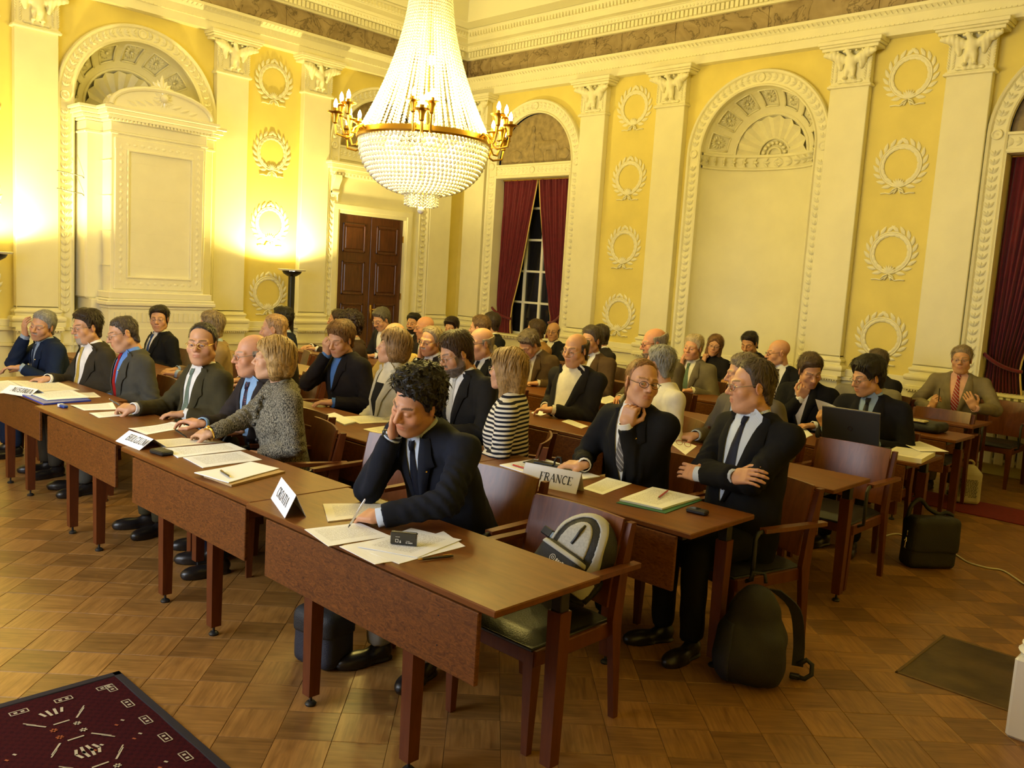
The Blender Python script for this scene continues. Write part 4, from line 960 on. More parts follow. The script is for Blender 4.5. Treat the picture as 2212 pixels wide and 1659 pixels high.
# ---- head templates
def head_sdf(P, fem=0.0, heavy=0.0):
    Q = P.copy(); Q[:, 0] = np.abs(Q[:, 0]); j = 1-.12*fem+.10*heavy
    d = s_ell(Q, (0, -.015, .042), (.076, .097, .082))
    d = smin(d, s_ell(Q, (0, .026, -.028), (.062*j, .068, .083)), .03)
    d = smin(d, s_cap(Q, (.047*j, .002, -.062), (.018*j, .066, -.096), .024+.006*heavy, .019), .03)
    d = smin(d, s_ell(Q, (0, .074, -.099), (.021, .018, .017)), .018)
    d = smin(d, s_ell(Q, (.044*j, .060, -.024), (.024, .024, .026)), .025)
    d = smin(d, s_cap(Q, (.012, .089, .026), (.05, .066, .024), .011-.003*fem, .010), .016)
    d = smin(d, s_ell(Q, (0, .074, -.058), (.034, .026, .03)), .022)
    d = -smin(-d, s_ell(Q, (.031, .108, .006), (.017, .019, .0125)), .014)
    d = smin(d, s_ell(Q, (.031, .0795, .005), (.0155, .0145, .0135)), .004)
    d = smin(d, s_cap(P, (0, .091, .016), (0, .1165-.003*fem, -.023), .0085-.001*fem, .0125-.002*fem), .011)
    d = smin(d, s_ell(Q, (.0125-.001*fem, .1005, -.028), (.0095, .012, .009)), .007)
    d = smin(d, s_ell(Q, (0, .0955, -.0535), (.024, .0085, .0058)), .006)
    d = smin(d, s_ell(Q, (0, .0945, -.0655), (.020, .0095, .0068+.001*fem)), .006)
    d = -smin(-d, s_cap(Q, (0, .1065, -.0595), (.021, .0965, -.0605), .0022), .003)
    # ears
    E = Q-np.array([.0785, -.012, -.004]); ce, se = math.cos(.35), math.sin(.35); E = np.stack([E[:, 0]*ce-E[:, 1]*se, E[:, 0]*se+E[:, 1]*ce, E[:, 2]], 1)
    ear = s_ell(E, (0, 0, .002), (.0075, .0205, .0315)); ear = -smin(-ear, s_ell(E, (.008, .003, .003), (.006, .0125, .0195)), .004)
    d = smin(d, ear, .006)
    d = smin(d, s_cap(P, (0, -.022, -.04), (0, -.040, -.15), .053-.008*fem+.007*heavy, .054-.009*fem+.008*heavy), .022)
    if heavy: d = smin(d, s_ell(Q, (0, .03, -.105), (.045, .045, .022)), .03)
    return d
HEADS = {}
def head_template(kind):
    if kind not in HEADS:
        f, h = dict(m=(0, 0), f=(1, 0), h=(0, 1), c=(0, .4))[kind]
        HEADS[kind] = surface_nets(lambda P: head_sdf(P, f, h), (-.105, -.125, -.155), (.105, .14, .14), .0046)
    return HEADS[kind]
SKIN = (.58, .305, .165)
def face_tint(V, tone, hairc, beard=None, brow=1.0, stubble=0.0):
    n = len(V); C = np.tile(np.array(tone), (n, 1)); x, y, z = np.abs(V[:, 0]), V[:, 1], V[:, 2]
    def blend(w, c):
        C[:] = C*(1-w[:, None])+np.array(c)*w[:, None]
    red = np.exp(-(((x-.045)/.02)**2+((z+.025)/.02)**2))*(y > .03)*.4+np.exp(-((x/.014)**2+((z+.028)/.014)**2))*(y > .09)*.45+(x > .082)*.4
    blend(np.clip(red, 0, .6), (tone[0]*1.02, tone[1]*.72, tone[2]*.68))
    if stubble: blend(np.clip(((z < -.035) & (y > .0)).astype(float)*stubble, 0, 1), (tone[0]*.55, tone[1]*.5, tone[2]*.5))
    if beard:
        w = np.zeros(n); col, st = beard
        if 'full' in st: w = np.maximum(w, ((z < -.062-.25*(x-.03)*(x > .03)+.5*np.maximum(0, .06-y)*(x > .04)) & (y > -.005)).astype(float)); w = np.maximum(w, ((x > .052) & (z < .0) & (y > .005) & (y < .05)).astype(float))
        if 'goat' in st: w = np.maximum(w, ((z < -.068) & (x < .035) & (y > .04)).astype(float))
        if 'mou' in st: w = np.maximum(w, ((z < -.036) & (z > -.053) & (x < .028) & (y > .08)).astype(float))
        lips = (np.abs(z+.060) < .009) & (x < .021) & (y > .086); w[lips] = 0
        blend(w*.92, col)
    lip = ((np.abs(z+.060) < .0105) & (x < .0235) & (y > .088)).astype(float)*.6; blend(lip, (tone[0]*.82, tone[1]*.52, tone[2]*.52))
    bz = .0335-.12*np.abs(x-.03)+.05*(x-.03); br = ((np.abs(z-bz) < .0046) & (x > .012) & (x < .053) & (y > .055)).astype(float)*.75*brow; blend(br, tuple(c*.8 for c in hairc))
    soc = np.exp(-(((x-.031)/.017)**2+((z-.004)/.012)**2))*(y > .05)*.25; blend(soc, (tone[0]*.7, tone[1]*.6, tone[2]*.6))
    return C
def eye_geo(openness=1.0, gaze=0.0):
    """almond eye patches: (verts, quads, material index)"""
    V, F, M = [], [], []; r = .0156
    for sd in (-1, 1):
        c = np.array([sd*.031, .0795, .005]); n, k0 = 8, len(V)
        for i in range(n+1):
            u = 2*i/n-1; e = max(0, 1-u*u)**.6
            for t in (0, .5, 1):
                el = (-.30*e)+(.30*e+.50*e*openness-.12)*t if openness > .25 else -.25*e+.1*t*e; az = u*.72
                V.append(c+r*np.array([math.sin(az)*math.cos(el)*.98, math.cos(az)*math.cos(el)*.97, math.sin(el)*.92]))
        for i in range(n):
            for t in (0, 1): a = k0+i*3+t; F.append((a, a+3, a+4, a+1)); M.append(1 if openness > .25 else 2)
        if openness > .25:
            k0 = len(V); rr = r+.0006; g = gaze; q = .40
            for i in range(8):
                t = 2*math.pi*i/8; az, el = g+q*math.cos(t), -.02+min(q*math.sin(t), .30*openness); V.append(c+rr*np.array([math.sin(az)*math.cos(el), math.cos(az)*math.cos(el), math.sin(el)*.92]))
            F += [(k0, k0+1, k0+2, k0+3), (k0, k0+3, k0+4, k0+7), (k0+4, k0+5, k0+6, k0+7)]; M += [2, 2, 2]
    return np.array(V), np.array(F), np.array(M)

# ---- hair
def hair_geo(st, seed):
    k = st.get('kind', 'short'); t = st.get('t', .012); res = st.get('res', .0055)
    Y = [-.15, -.10, -.07, -.04, -.015, .0, .014, .022, .035, .05, .068, .082, .12]
    G = [-.10, -.088, -.085, -.055, .0, .005, -.02, -.016, .036, .060, .074, .086, .10]
    if k == 'recede': G = [-.10, -.088, -.085, -.055, .0, .005, -.02, .01, .055, .085, .115, .125, .2]
    if k in ('bob', 'long'): G = [-.3, -.3, -.3, -.3, -.3, -.3, -.3, -.2, -.06, .02, .05, .06, .08]
    fr = st.get('front', 0.0)
    lo, hi = np.array([-.13, -.16, -.12]), np.array([.13, .14, .18])
    if k == 'bob': lo[2] = -.17
    if k == 'long': lo[2] = -.33; lo[1] = -.19; lo[0] = -.14; hi[0] = .14
    fq, am = st.get('noise', (60, .004))
    def fn(P):
        Q = P.copy(); Q[:, 0] = np.abs(Q[:, 0]); x, y, z = Q.T
        g0 = np.interp(y-fr, Y, G); edge = np.clip((z-g0)/.04, .12, 1) if k in ('short', 'recede', 'curly') else 1.0
        top = t*(1+st.get('top', .6)*np.clip((z-.03)/.08, 0, 1))*edge
        d = s_ell(Q, (0, -.016, .042), (.077, .098, .083))-top
        if k in ('short', 'curly', 'recede', 'bald'): d = smin(d, s_cap(Q, (.03, -.06, -.02), (.025, -.062, -.085), .034+t*.3, .03), .03)
        if k == 'bob':
            L = st.get('len', .10); b = s_ell(Q, (0, -.028, -.005), (.090+t*.5, .098+t*.5, .095+L*.25)); b = smin(b, s_cap(Q, (.062, -.02, .0), (.058, -.02, -L), .036, .028), .03); b = smin(b, s_cap(Q, (.02, -.085, -.0), (.02, -.085, -L*.92), .042, .036), .03); d = smin(d, b, .02)
        if k == 'long':
            b = smin(s_cap(Q, (.06, -.01, .02), (.075, -.01, -.27), .035, .03), s_cap(Q, (.02, -.09, .0), (.03, -.10, -.28), .05, .04), .04); d = smin(d, b, .03)
        if st.get('quiff'): d = smin(d, s_ell(Q, (0, .055, .098), (.055, .045, .03)), .02)
        d = d+am*wob(P, fq, seed)+.5*am*wob(P, fq*2.3, seed+3)
        g = np.interp(y-fr, Y, G)
        if k in ('short', 'recede', 'curly') and st.get('part'): g = g+.0*x
        if k == 'bald': d = np.maximum(d, z-(st.get('ring', .035)+.25*np.clip(-y-.04, 0, .1))); g = np.maximum(g, np.where(y > .02, .2, -1))
        if k in ('bob', 'long'):
            bang = st.get('bang', .055); g = np.where(y > .075, bang+.0*x, g); face = s_ell(Q, (0, .105, -.06), (.12, .10+st.get('sweep', 0), .125)); d = -smin(-d, face, .012)
        d = np.maximum(d, (g-z)*.75)
        if k == 'recede': d = np.maximum(d, (np.abs(y*0)+st.get('bare', -.2)-(np.sqrt(x**2+(y-.03)**2))) if st.get('bare') else d)
        if k in ('short', 'recede', 'bald', 'curly'): d = -smin(-d, s_ell(Q, (.095, -.008, -.008), (.022, .024, .034)), .006)
        return d
    return surface_nets(fn, lo, hi, res)
def hair_locks(V, st, seed, n):
    """tapered locks lying on the hair, combed away from the crown (or hanging down)"""
    rs = np.random.RandomState(seed+11); k = st.get('kind', 'short'); I = rs.randint(0, len(V), n); p = V[I].copy(); c = np.array([0, -.016, .03])
    if k == 'bald': L, w, lift = .022, .004, .001
    elif k == 'curly': L, w, lift = .030, .009, .010
    elif k in ('bob', 'long'): L, w, lift = .075, .008, .002
    else: L, w, lift = .034, .0055, .0035
    L = st.get('L', L)*rs.uniform(.6, 1.25, n)
    if 'L' in st: lift *= .4
    def nrm(p): q = (p-c)/np.array([.080, .1, .088])**2; return q/(np.linalg.norm(q, axis=1, keepdims=True)+1e-9)
    crown = np.array([st.get('part', .012), -.045, .14]); down = np.array([0, 0, -1.0]); pts = []; rad0 = np.linalg.norm(p-c, axis=1)
    jit = rs.normal(0, 1, (n, 3)); side = None; m = 5
    for i in range(m):
        u = nrm(p); pts.append((p+u*lift*(i/(m-1))**.8+u*.0015, u))
        if k in ('bob', 'long'): t = down*1.0+np.array([1, .15, 0])*np.sign(p[:, :1]+1e-6)*np.clip((p[:, 2:3]-.03)*14, 0, 1.6)
        elif k == 'curly': t = np.cross(u, jit)+.6*(jit if i % 2 else -jit)
        else:
            t = p-crown; f_ = np.clip((p[:, 1:2]-.0)*14, 0, 1)*np.clip((p[:, 2:3]-.05)*20, 0, 1)
            if not st.get('fwd'): t = t*(1-f_)+f_*np.array([.09, -.05, .03])
        t = t+jit*.012*(6 if k == 'curly' else 1)*np.linalg.norm(t, axis=1, keepdims=True)*6
        t = t-u*(t*u).sum(1, keepdims=True); t = t/(np.linalg.norm(t, axis=1, keepdims=True)+1e-9); tl = t; p = p+t*(L/(m-1))[:, None]
        if side is None: side = np.cross(u, t)
    e = pts[-1][0]; ax_ = np.abs(e[:, 0]); bad = (ax_ > .068) & (e[:, 1] > -.034) & (e[:, 1] < .022) & (e[:, 2] > -.05) & (e[:, 2] < .028) & (k not in ('long',))
    if k in ('bob', 'long'): bad |= ((e[:, 1]-.105)**2/.092**2+(e[:, 2]+.06)**2/.115**2) < 1
    else: bad |= (e[:, 1] > .0) & (e[:, 2] < np.interp(e[:, 1]-st.get('front', 0), [-.01, .022, .035, .05, .068, .082, .12], [0, -.02, .036, .058, .070, .080, .09])-.006+(.03 if k == 'recede' else 0))
    keep = ~bad; pts = [(q[keep], u[keep]) for q, u in pts]; side = side[keep]; n = int(keep.sum())
    W = np.array([.75, 1, .9, .6, .12])*w/2; A = []
    for i, (q, u) in enumerate(pts): A.append(q+side*W[i]); A.append(q+u*.0012*(1-i/m)); A.append(q-side*W[i])
    A = np.stack(A, 1).reshape(-1, 3); f = []
    for i in range(m-1):
        for j in (0, 1): f.append((i*3+j, i*3+j+1, i*3+3+j+1, i*3+3+j))
    F = (np.array(f)[None]+(np.arange(n)*3*m)[:, None, None]).reshape(-1, 4); return A, F

# ---- hands: local frame wrist at origin, +y fingers, +z back of the hand, thumb at +x
HANDS = {}
POSES = dict(relax=([22, 28, 20], .06, 28), flat=([8, 12, 10], .05, 20), fist=([78, 92, 55], .0, 60), pen=([36, 46, 25], .03, 55), spread=([6, 12, 10], .16, 10), grip=([55, 60, 35], .02, 50))
def hand_geo(pose):
    if pose in HANDS: return HANDS[pose]
    curl, spr, th = POSES[pose]; segs = []
    for i, (x, L, k) in enumerate(((-.030, .060, .0078), (-.0105, .077, .0088), (.0105, .084, .0092), (.0305, .076, .009))):
        p = np.array([x, .090+.006*(1-abs(i-1.7)/2), 0.0]); a = 0.0; az = spr*(i-1.5)*1.0
        cu = [c*(1.0 if pose != 'pen' else (.75 if i == 3 else 1.15)) for c in curl]
        for f, c in zip((.44, .31, .25), cu):
            a += R(c); dv = np.array([math.sin(az)*math.cos(a), math.cos(az)*math.cos(a), -math.sin(a)]); q = p+dv*L*f; segs.append((p, q, k, k*.9)); p = q; k *= .92
    b = np.array([.028, .022, -.010]); t = R(th); m1 = b+np.array([.034*math.cos(t*.4), .030, -.012-.016*math.sin(t)]); m2 = m1+np.array([.016*math.cos(t)-.012*math.sin(t), .028, -.014*math.sin(t)]); m3 = m2+np.array([-.004-.012*math.sin(t), .022, -.006])
    segs += [(b, m1, .015, .0115), (m1, m2, .011, .0098), (m2, m3, .0098, .0082)]
    def fn(P):
        d = s_box(P, (0, .052, 0), (.039, .044, .0135), .0125); d = smin(d, s_ell(P, (.022, .03, -.010), (.022, .032, .016)), .012)
        W = P.copy(); W[:, 2] *= 1.25; d = smin(d, s_cap(W, (0, -.004, 0), (0, .02, 0), .026, .029), .018)
        for p, q, a, c in segs: d = smin(d, s_cap(P, p, q, a, c), .0045)
        return d
    HANDS[pose] = surface_nets(fn, (-.075, -.04, -.115), (.098, .195, .035), .0047); return HANDS[pose]
def unit(v): v = np.asarray(v, float); return v/(np.linalg.norm(v)+1e-9)
def ik(S, W, l1, l2, pole):
    v = W-S; L = np.linalg.norm(v)
    if L > (l1+l2)*.985: W = S+v/L*(l1+l2)*.985; v = W-S; L = np.linalg.norm(v)
    a = (l1*l1-l2*l2+L*L)/(2*L); hgt = math.sqrt(max(1e-6, l1*l1-a*a)); n = v/L; p = np.asarray(pole, float); p = unit(p-n*(p@n)); return S+n*a+p*hgt, W
class Soup:
    def __init__(s): s.V = []; s.F = []; s.C = []; s.M = []; s.n = 0
    def add(s, V, F, col=None, mi=0):
        V = np.asarray(V, float); F = np.asarray(F, int)
        if F.shape[1] == 3: F = np.concatenate([F, F[:, 2:]], 1)
        s.V.append(V); s.F.append(F+s.n); s.n += len(V); s.C.append(np.tile(np.array(col if col is not None else (1, 1, 1)), (len(V), 1)) if col is None or np.ndim(col) == 1 else col)
        s.M.append(np.full(len(F), mi) if np.ndim(mi) == 0 else np.asarray(mi)); return s
    def obj(s, name, mats, parent, org, tint=False, suv=None):
        V = np.concatenate(s.V)-org; F = np.concatenate(s.F); me = np_mesh(name, V, F, mats, True, np.concatenate(s.M))
        if tint:
            C = np.concatenate(s.C); a = me.color_attributes.new('tint', 'FLOAT_COLOR', 'POINT'); a.data.foreach_set('color', np.concatenate([C, np.ones((len(C), 1))], 1).astype(np.float32).ravel()[:len(me.vertices)*4])
        if suv is not None:
            a = me.attributes.new('suv', 'FLOAT_VECTOR', 'POINT'); a.data.foreach_set('vector', np.asarray(suv(np.concatenate(s.V)), np.float32).ravel())
        return link(name, me, parent)
def grid_faces(r, c): return np.array([(i*c+j, i*c+j+1, (i+1)*c+j+1, (i+1)*c+j) for i in range(r-1) for j in range(c-1)])
SHOE = None
def shoe_mesh():
    def fn(P):
        d = smin(s_ell(P, (0, .10, .03), (.047, .085, .036)), s_ell(P, (0, -.02, .045), (.037, .055, .05)), .04); d = smin(d, s_ell(P, (0, .15, .025), (.035, .05, .025)), .03)
        d = np.maximum(d, .012-P[:, 2]); so = np.maximum(np.maximum(smin(s_ell(P, (0, .10, .01), (.05, .095, .06)), s_ell(P, (0, -.02, .01), (.041, .06, .06)), .03), P[:, 2]-.014), -P[:, 2]); return np.minimum(d, so)
    return surface_nets(fn, (-.07, -.09, -.01), (.07, .23, .11), .009)
def person(label, head, Y, beta=0, pitch=0, roll=0, lean=6, body=0.0, kind='m', hair=None, hc=(.05, .03, .02), tone=SKIN, suit=(.02, .02, .022), shirt=(.75, .75, .76), tie=None, tiekind=None,
           vee=.30, vw=.062, glasses=None, beard=None, arms=None, eyes=1.0, gaze=0.0, trousers=None, scale=1.0, belly=0.0, jkind=None, legs=True, res=.014, collar=True, seat_chair=True, short=None,
           lapel=True, skirt=False, shoes=(.015, .012, .01), legpose=None, stubble=0.0, twist=None, suitmat=None, sw=None, bulk=None):
    H = aty(head, Y)
    acam = math.degrees(math.atan2(-H[0], H[1])); ha = R(acam-beta); ba = R(body)
    fw = lambda a: np.array([math.sin(a), -math.cos(a), 0.0])
    # head frame
    hf0 = fw(ha); hl0 = np.array([-hf0[1], hf0[0], 0]); up = np.array([0, 0, 1.0]); cp, sp = math.cos(R(pitch)), math.sin(R(pitch))
    hf = hf0*cp-up*sp; hu = up*cp+hf0*sp; cr, sr = math.cos(R(roll)), math.sin(R(roll)); hl = hl0*cr+hu*sr; hu = hu*cr-hl0*sr
    hr = -hl; s = scale*(.95 if kind == 'f' else 1.0)
    hw = lambda V: H+s*(V[:, :1]*hr+V[:, 1:2]*hf+V[:, 2:3]*hu)
    fem = kind == 'f'
    # torso frame
    bf = fw(ba); bl = np.array([-bf[1], bf[0], 0.0]); le = R(lean); ax = up*math.cos(le)+bf*math.sin(le); tf = bf*math.cos(le)-up*math.sin(le)
    Hn = H-hu*.098*s-hf*.028*s; nd = unit(up*1.0+bf*(.22+.5*math.sin(le))+.25*(hu-up)); Nb = Hn-nd*.048
    if twist is not None: bl = unit(bl+up*twist); 
    L = (Nb[2]-.50)/ax[2]; Pp = Nb-ax*L; root = np.array([Pp[0], Pp[1], 0.0])
    top = empty('person', tuple(root), label=label, cat='person')
    sh = (sw or (.150 if fem else .180)); fat = 1.0+.9*belly
    ts = np.array([-.14, 0, .2, .4, .6, .78, .9, 1.0, 1.1]); q = bulk or (.86 if fem else 1.0)
    ta = np.array([.170, .192, .186*fat, .182*fat, .200, .205, .185, .10, .055])*q; tb = np.array([.11, .135, .135*fat, .13*fat, .135, .122, .105, .080, .05])*q; tcn = np.array([0, .01, .015+belly*.12, .015+belly*.1, .015+(.012 if fem else 0), .005, -.005, -.012, 0])
    def torso(P):
        D = P-Pp; t = D@ax/L; u = D@bl; v = D@tf; a = np.interp(t, ts, ta); b = np.interp(t, ts, tb); c = np.interp(t, ts, tcn)
        d = (np.sqrt((u/a)**2+((v-c)/b)**2)-1)*np.minimum(a, b)
        return np.maximum(np.maximum(d, (t-1.03)*L), (-.16-t)*L)
    Sl = {sd: Nb-ax*.076+bl*sd*sh-tf*.008 for sd in (1, -1)}
    # arms: sd=+1 is the person's left
    arms = arms or {}
    A = {}
    for sd, nm in ((1, 'l'), (-1, 'r')):
        spec = dict(arms.get(nm) or dict(at='desk'))
        at = spec.get('at', 'px'); fd = None; nrm = None; pole = spec.get('pole')
        if at == 'desk': Wp = Pp+bf*spec.get('f', .36)+bl*sd*spec.get('s', .15); Wp[2] = TH+.030; fd = bf*.85-bl*sd*.5; nrm = up
        elif at == 'lap': Wp = Pp+bf*.20+bl*sd*.10; Wp[2] = .66; fd = bf*.6-bl*sd*.8; nrm = up+bf*.2
        elif at == 'px': Wp = np.array(atz(spec['p'], spec.get('z', TH+.03))); fd = np.array(spec.get('fd', bf)); nrm = np.array(spec.get('n', up))
        elif at == 'py': Wp = np.array(aty(spec['p'], spec['y'])); fd = np.array(spec.get('fd', up)); nrm = np.array(spec.get('n', bf))
        elif at == 'head':
            o = spec['o']; Wp = H+s*(hr*o[0]+hf*o[1]+hu*o[2]); fd = spec.get('fd', (0, 0, 1)); fd = hr*fd[0]+hf*fd[1]+hu*fd[2]; nn = spec.get('n', (0, 1, 0)); nrm = hr*nn[0]+hf*nn[1]+hu*nn[2]
        elif at == 'body':
            o = spec['o']; Wp = Nb+bl*o[0]+tf*o[1]+ax*o[2]; fd = spec['fd']; fd = bl*fd[0]+tf*fd[1]+ax*fd[2]; nn = spec.get('n', (0, 1, 0)); nrm = bl*nn[0]+tf*nn[1]+ax*nn[2]
        if pole is None: pole = bl*sd*.5-up*.8-bf*.35
        else: pole = bl*sd*pole[0]+bf*pole[1]+up*pole[2]
        k = .88 if fem else 1.0
        El, Wp = ik(Sl[sd], Wp, .285*k, .265*k, pole); A[sd] = (Sl[sd], El, Wp, unit(fd), unit(nrm), spec.get('pose', 'relax'), spec.get('hide', False))
    seed = (int(abs(H[0])*977)+int(H[1]*131)) % 50
    kk = .9 if fem else 1.0
    def jacket(P):
        d = torso(P)
        for sd in (1, -1):
            S_, E_, W_ = A[sd][:3]; fd_ = unit(W_-E_)
            d = smin(d, s_cap(P, Nb-ax*.03+bl*sd*.05, S_+ax*.006, .050*kk, .060*kk), .05)
            arm = smin(s_cap(P, S_, E_, .067*kk, .059*kk), np.maximum(s_cap(P, E_, W_, .058*kk, .046*kk), (P-W_+fd_*.012)@fd_), .014)
            ef_ = np.exp(-((P-E_)**2).sum(-1)/.02); arm = arm+ef_*.007*np.sin((P-E_)@unit(fd_+unit(E_-S_))*150+2*wob(P, 25, seed))
            d = smin(d, arm, .034)
        return d+.0055*wob(P*np.array([1, 1, .55]), 32, seed)+.0025*wob(P*np.array([1, 1, .6]), 80, seed+1)
    pts = np.array([Pp-ax*.1*L, Nb]+[A[sd][i] for sd in (1, -1) for i in range(3)]); lo, hi = pts.min(0)-.27*np.array([.85, .85, .45]), pts.max(0)+np.array([.12, .12, .05])
    lo = np.minimum(lo, Pp-np.array([.27, .27, .11])); hi = np.maximum(hi, Nb+np.array([.27, .27, .05])); hi = np.maximum(hi, Pp+np.array([.25, .25, 0]))
    jm = suitmat or (cloth(suit) if not jkind else cloth(suit, *jkind)); js = Soup()
    V, F = surface_nets(jacket, lo, hi, res); js.add(V, F)
    def proj(U, Wd, off):
        """points of the chest sheet: U lateral, Wd down from the neck base"""
        U = np.asarray(U, float).ravel(); Wd = np.asarray(Wd, float).ravel(); P = Nb+U[:, None]*bl-Wd[:, None]*ax+tf*.36
        for _ in range(26): dd = torso(P)-.004; P = P-np.clip(dd, -.02, .06)[:, None]*.85*tf
        dv = (P-Nb)@tf; P = P+np.maximum(0, (.045+.35*np.maximum(0, -Wd))-dv)[:, None]*tf
        return P+np.asarray(off)[..., None]*tf if np.ndim(off) else P+off*tf
    org = root
    nrow = 15
    if lapel:
        for sd in (1, -1):
            ws = np.linspace(-.02, vee, nrow); tt = (ws+.02)/(vee+.02); inn = vw*(1-tt**1.25)+.004; wd = np.interp(tt, [0, .25, .38, .42, .8, 1], [.035, .062, .080, .060, .035, .008]) if not fem else np.interp(tt, [0, .2, .3, .34, .8, 1], [.04, .07, .09, .06, .03, .006])
            cols = 4; U = np.stack([sd*(inn+wd*c/(cols-1)) for c in range(cols)], 1); Wd = np.stack([ws+.012*c/(cols-1)*(tt < .4) for c in range(cols)], 1); off = np.tile(np.array([.014, .021, .020, .006]), nrow)
            js.add(proj(U, Wd, off), grid_faces(nrow, cols))
    zaxis = lambda V: np.stack([(V-Nb)@bl, (V-Nb)@tf, (V-Nb)@ax], 1)
    jk = js.obj('jacket' if lapel else 'top', jm, top, org, suv=zaxis if jkind and jkind[0] in ('stripe', 'pin') else None)
    # buttons
    if lapel and not fem and vee < .4:
        for w in (vee+.015, vee+.11): b = MB(); p = proj([.008], [w], .012)[0]-org; b.ico(tuple(p), .007, 1); b.obj('button', M_dark, jk)
    # shirt front and collar
    if shirt is not None:
        ss = Soup(); ws = np.linspace(-.045, vee-.005, nrow); tt = np.clip((ws+.02)/(vee+.02), 0, 1); inn = (vw*(1-tt**1.25)+.012)*np.where(ws < 0, 1-.55*np.clip(-ws/.045, 0, 1), 1.0); cols = 7
        U = np.stack([inn*(2*c/(cols-1)-1) for c in range(cols)], 1); Wd = np.repeat(ws[:, None], cols, 1); ss.add(proj(U, Wd, .0065), grid_faces(nrow, cols))
        rr = .054 if fem else .062; colv = None
        if collar:
            ang = np.linspace(R(14), R(346), 25); rows = []; c0 = Nb+nd*.006
            for rad, dz, ext in ((rr-.002, .040, 0), (rr+.003, .041, 0), (rr+.014, .004, .030), ):
                rows.append([c0+(tf*math.cos(a)+bl*math.sin(a))*rad*(1.0+.10*math.cos(a))+nd*(dz-.022*max(0, math.cos(a)))-ax*ext*max(0, math.cos(a))**3 for a in ang])
            colv = (np.array(rows).reshape(-1, 3), grid_faces(len(rows), len(ang)))
        elif collar is False and fem:
            ang = np.linspace(0, 2*math.pi, 25); rows = [[Nb+(tf*math.cos(a)+bl*math.sin(a))*rad*1.05+nd*dz for a in ang] for rad, dz in ((.050, .05), (.058, .045), (.062, .02), (.085, -.02))]; colv = (np.array(rows).reshape(-1, 3), grid_faces(4, 25))
        sm = shirt if not isinstance(shirt, tuple) else cloth(shirt, rough=.7); so_ = ss.obj('shirt', sm, top, org, suv=zaxis)
        if colv: cl = Soup(); cl.add(*colv); cl.obj('shirt_collar', sm, so_, org, suv=zaxis)
        for sd in (1, -1):
            S_, E_, W_, fd_ = A[sd][:4]; n = unit(W_-E_); x1 = unit(np.cross(n, [.3, .2, .9])); y1 = np.cross(n, x1); ang = np.linspace(0, 2*math.pi, 13)
            cf = Soup(); cf.add(np.array([[W_+n*dz+(x1*math.cos(a)+y1*math.sin(a))*rad for a in ang] for rad, dz in ((.036*kk, -.04), (.0375*kk, .014), (.031*kk, .015))]).reshape(-1, 3), grid_faces(3, 13)); cf.obj('cuff', sm, so_, org, suv=zaxis)
    if lapel:
        cs = Soup(); ang = np.linspace(R(42), R(318), 21); rows = []
        for rad, dz in ((.068, .018), (.074, .020), (.100, -.022)): rows.append([Nb-tf*.006+(tf*math.cos(a)+bl*math.sin(a))*rad*(1+.12*abs(math.sin(a)))+nd*(dz-.02*max(0, math.cos(a))) for a in ang])
        cs.add(np.array(rows).reshape(-1, 3), grid_faces(3, 21)); cs.obj('collar', jm, jk, org)
    if tie:
        tsn = Soup(); lt = min(vee+.02, .40) if vee < .34 else vee-.06
        ws = np.concatenate([[-.004, .012, .034], np.linspace(.036, lt, 14)]); hwid = np.concatenate([[.017, .018, .012], np.interp(np.linspace(0, 1, 14), [0, .85, .97, 1], [.014, .040, .03, .002] if vee > .34 else [.014, .034, .036, .036])]); cols = 5
        U = np.stack([hwid*(2*c/(cols-1)-1) for c in range(cols)], 1); off = np.repeat(np.concatenate([[.022, .026, .022], np.full(14, .015)])[:, None], cols, 1); off[:, 0] -= .006; off[:, -1] -= .006; off[:3, [0, -1]] -= .006
        tsn.add(proj(U, np.repeat(ws[:, None], cols, 1), off.ravel()), grid_faces(len(ws), cols)); tsn.obj('tie', cloth(tie, *(tiekind or ()), rough=.5) if tiekind else cloth(tie, rough=.5), top, org, suv=zaxis)
    # trousers and shoes
    hips = {sd: Pp+bl*sd*.085+up*.03 for sd in (1, -1)}; K = {}; AN = {}; FT = {}
    for sd in (1, -1):
        kf, kl, ka, al = (.42, .10, .40, .10) if not legpose else legpose[0 if sd > 0 else 1]
        K[sd] = Pp*[1, 1, 0]+bf*kf+bl*sd*kl+up*.50; AN[sd] = Pp*[1, 1, 0]+bf*ka+bl*sd*al+up*.085
    tr = cloth(trousers or (suit if not isinstance(suit, str) else (.03, .03, .03)))
    if legs:
        def trs(P):
            d = s_ell(P, Pp+up*.02, (.17, .15, .10))
            for sd in (1, -1):
                n = unit(AN[sd]-K[sd]); sh_ = np.maximum(s_cap(P, K[sd], AN[sd], .068, .056), (P-AN[sd])@n); d = smin(d, smin(s_cap(P, hips[sd], K[sd], .092, .070), sh_, .03), .03)
            return np.maximum(d, (Pp[2]*0+.43)-P[:, 2] if False else d)+.003*wob(P, 40, seed)
        pts = np.array([Pp]+[K[1], K[-1], AN[1], AN[-1]]); V, F = surface_nets(trs, pts.min(0)-[.2, .2, .02], pts.max(0)+[.2, .2, .13], .022); t_ = Soup(); t_.add(V, F); t_.obj('trousers', tr, top, org)
        global SHOE
        if SHOE is None: SHOE = shoe_mesh()
        for sd in (1, -1):
            fo = unit(bf+bl*sd*.22); lt_ = np.array([-fo[1], fo[0], 0]); b0 = AN[sd]*[1, 1, 0]+fo*.01
            SV = b0-SHOE[0][:, :1]*lt_+SHOE[0][:, 1:2]*fo+SHOE[0][:, 2:3]*up; so = Soup(); so.add(SV, SHOE[1]); so.obj('shoe', mat('shoe_leather', (.012, .009, .008), .35, coat=.05), top, org)
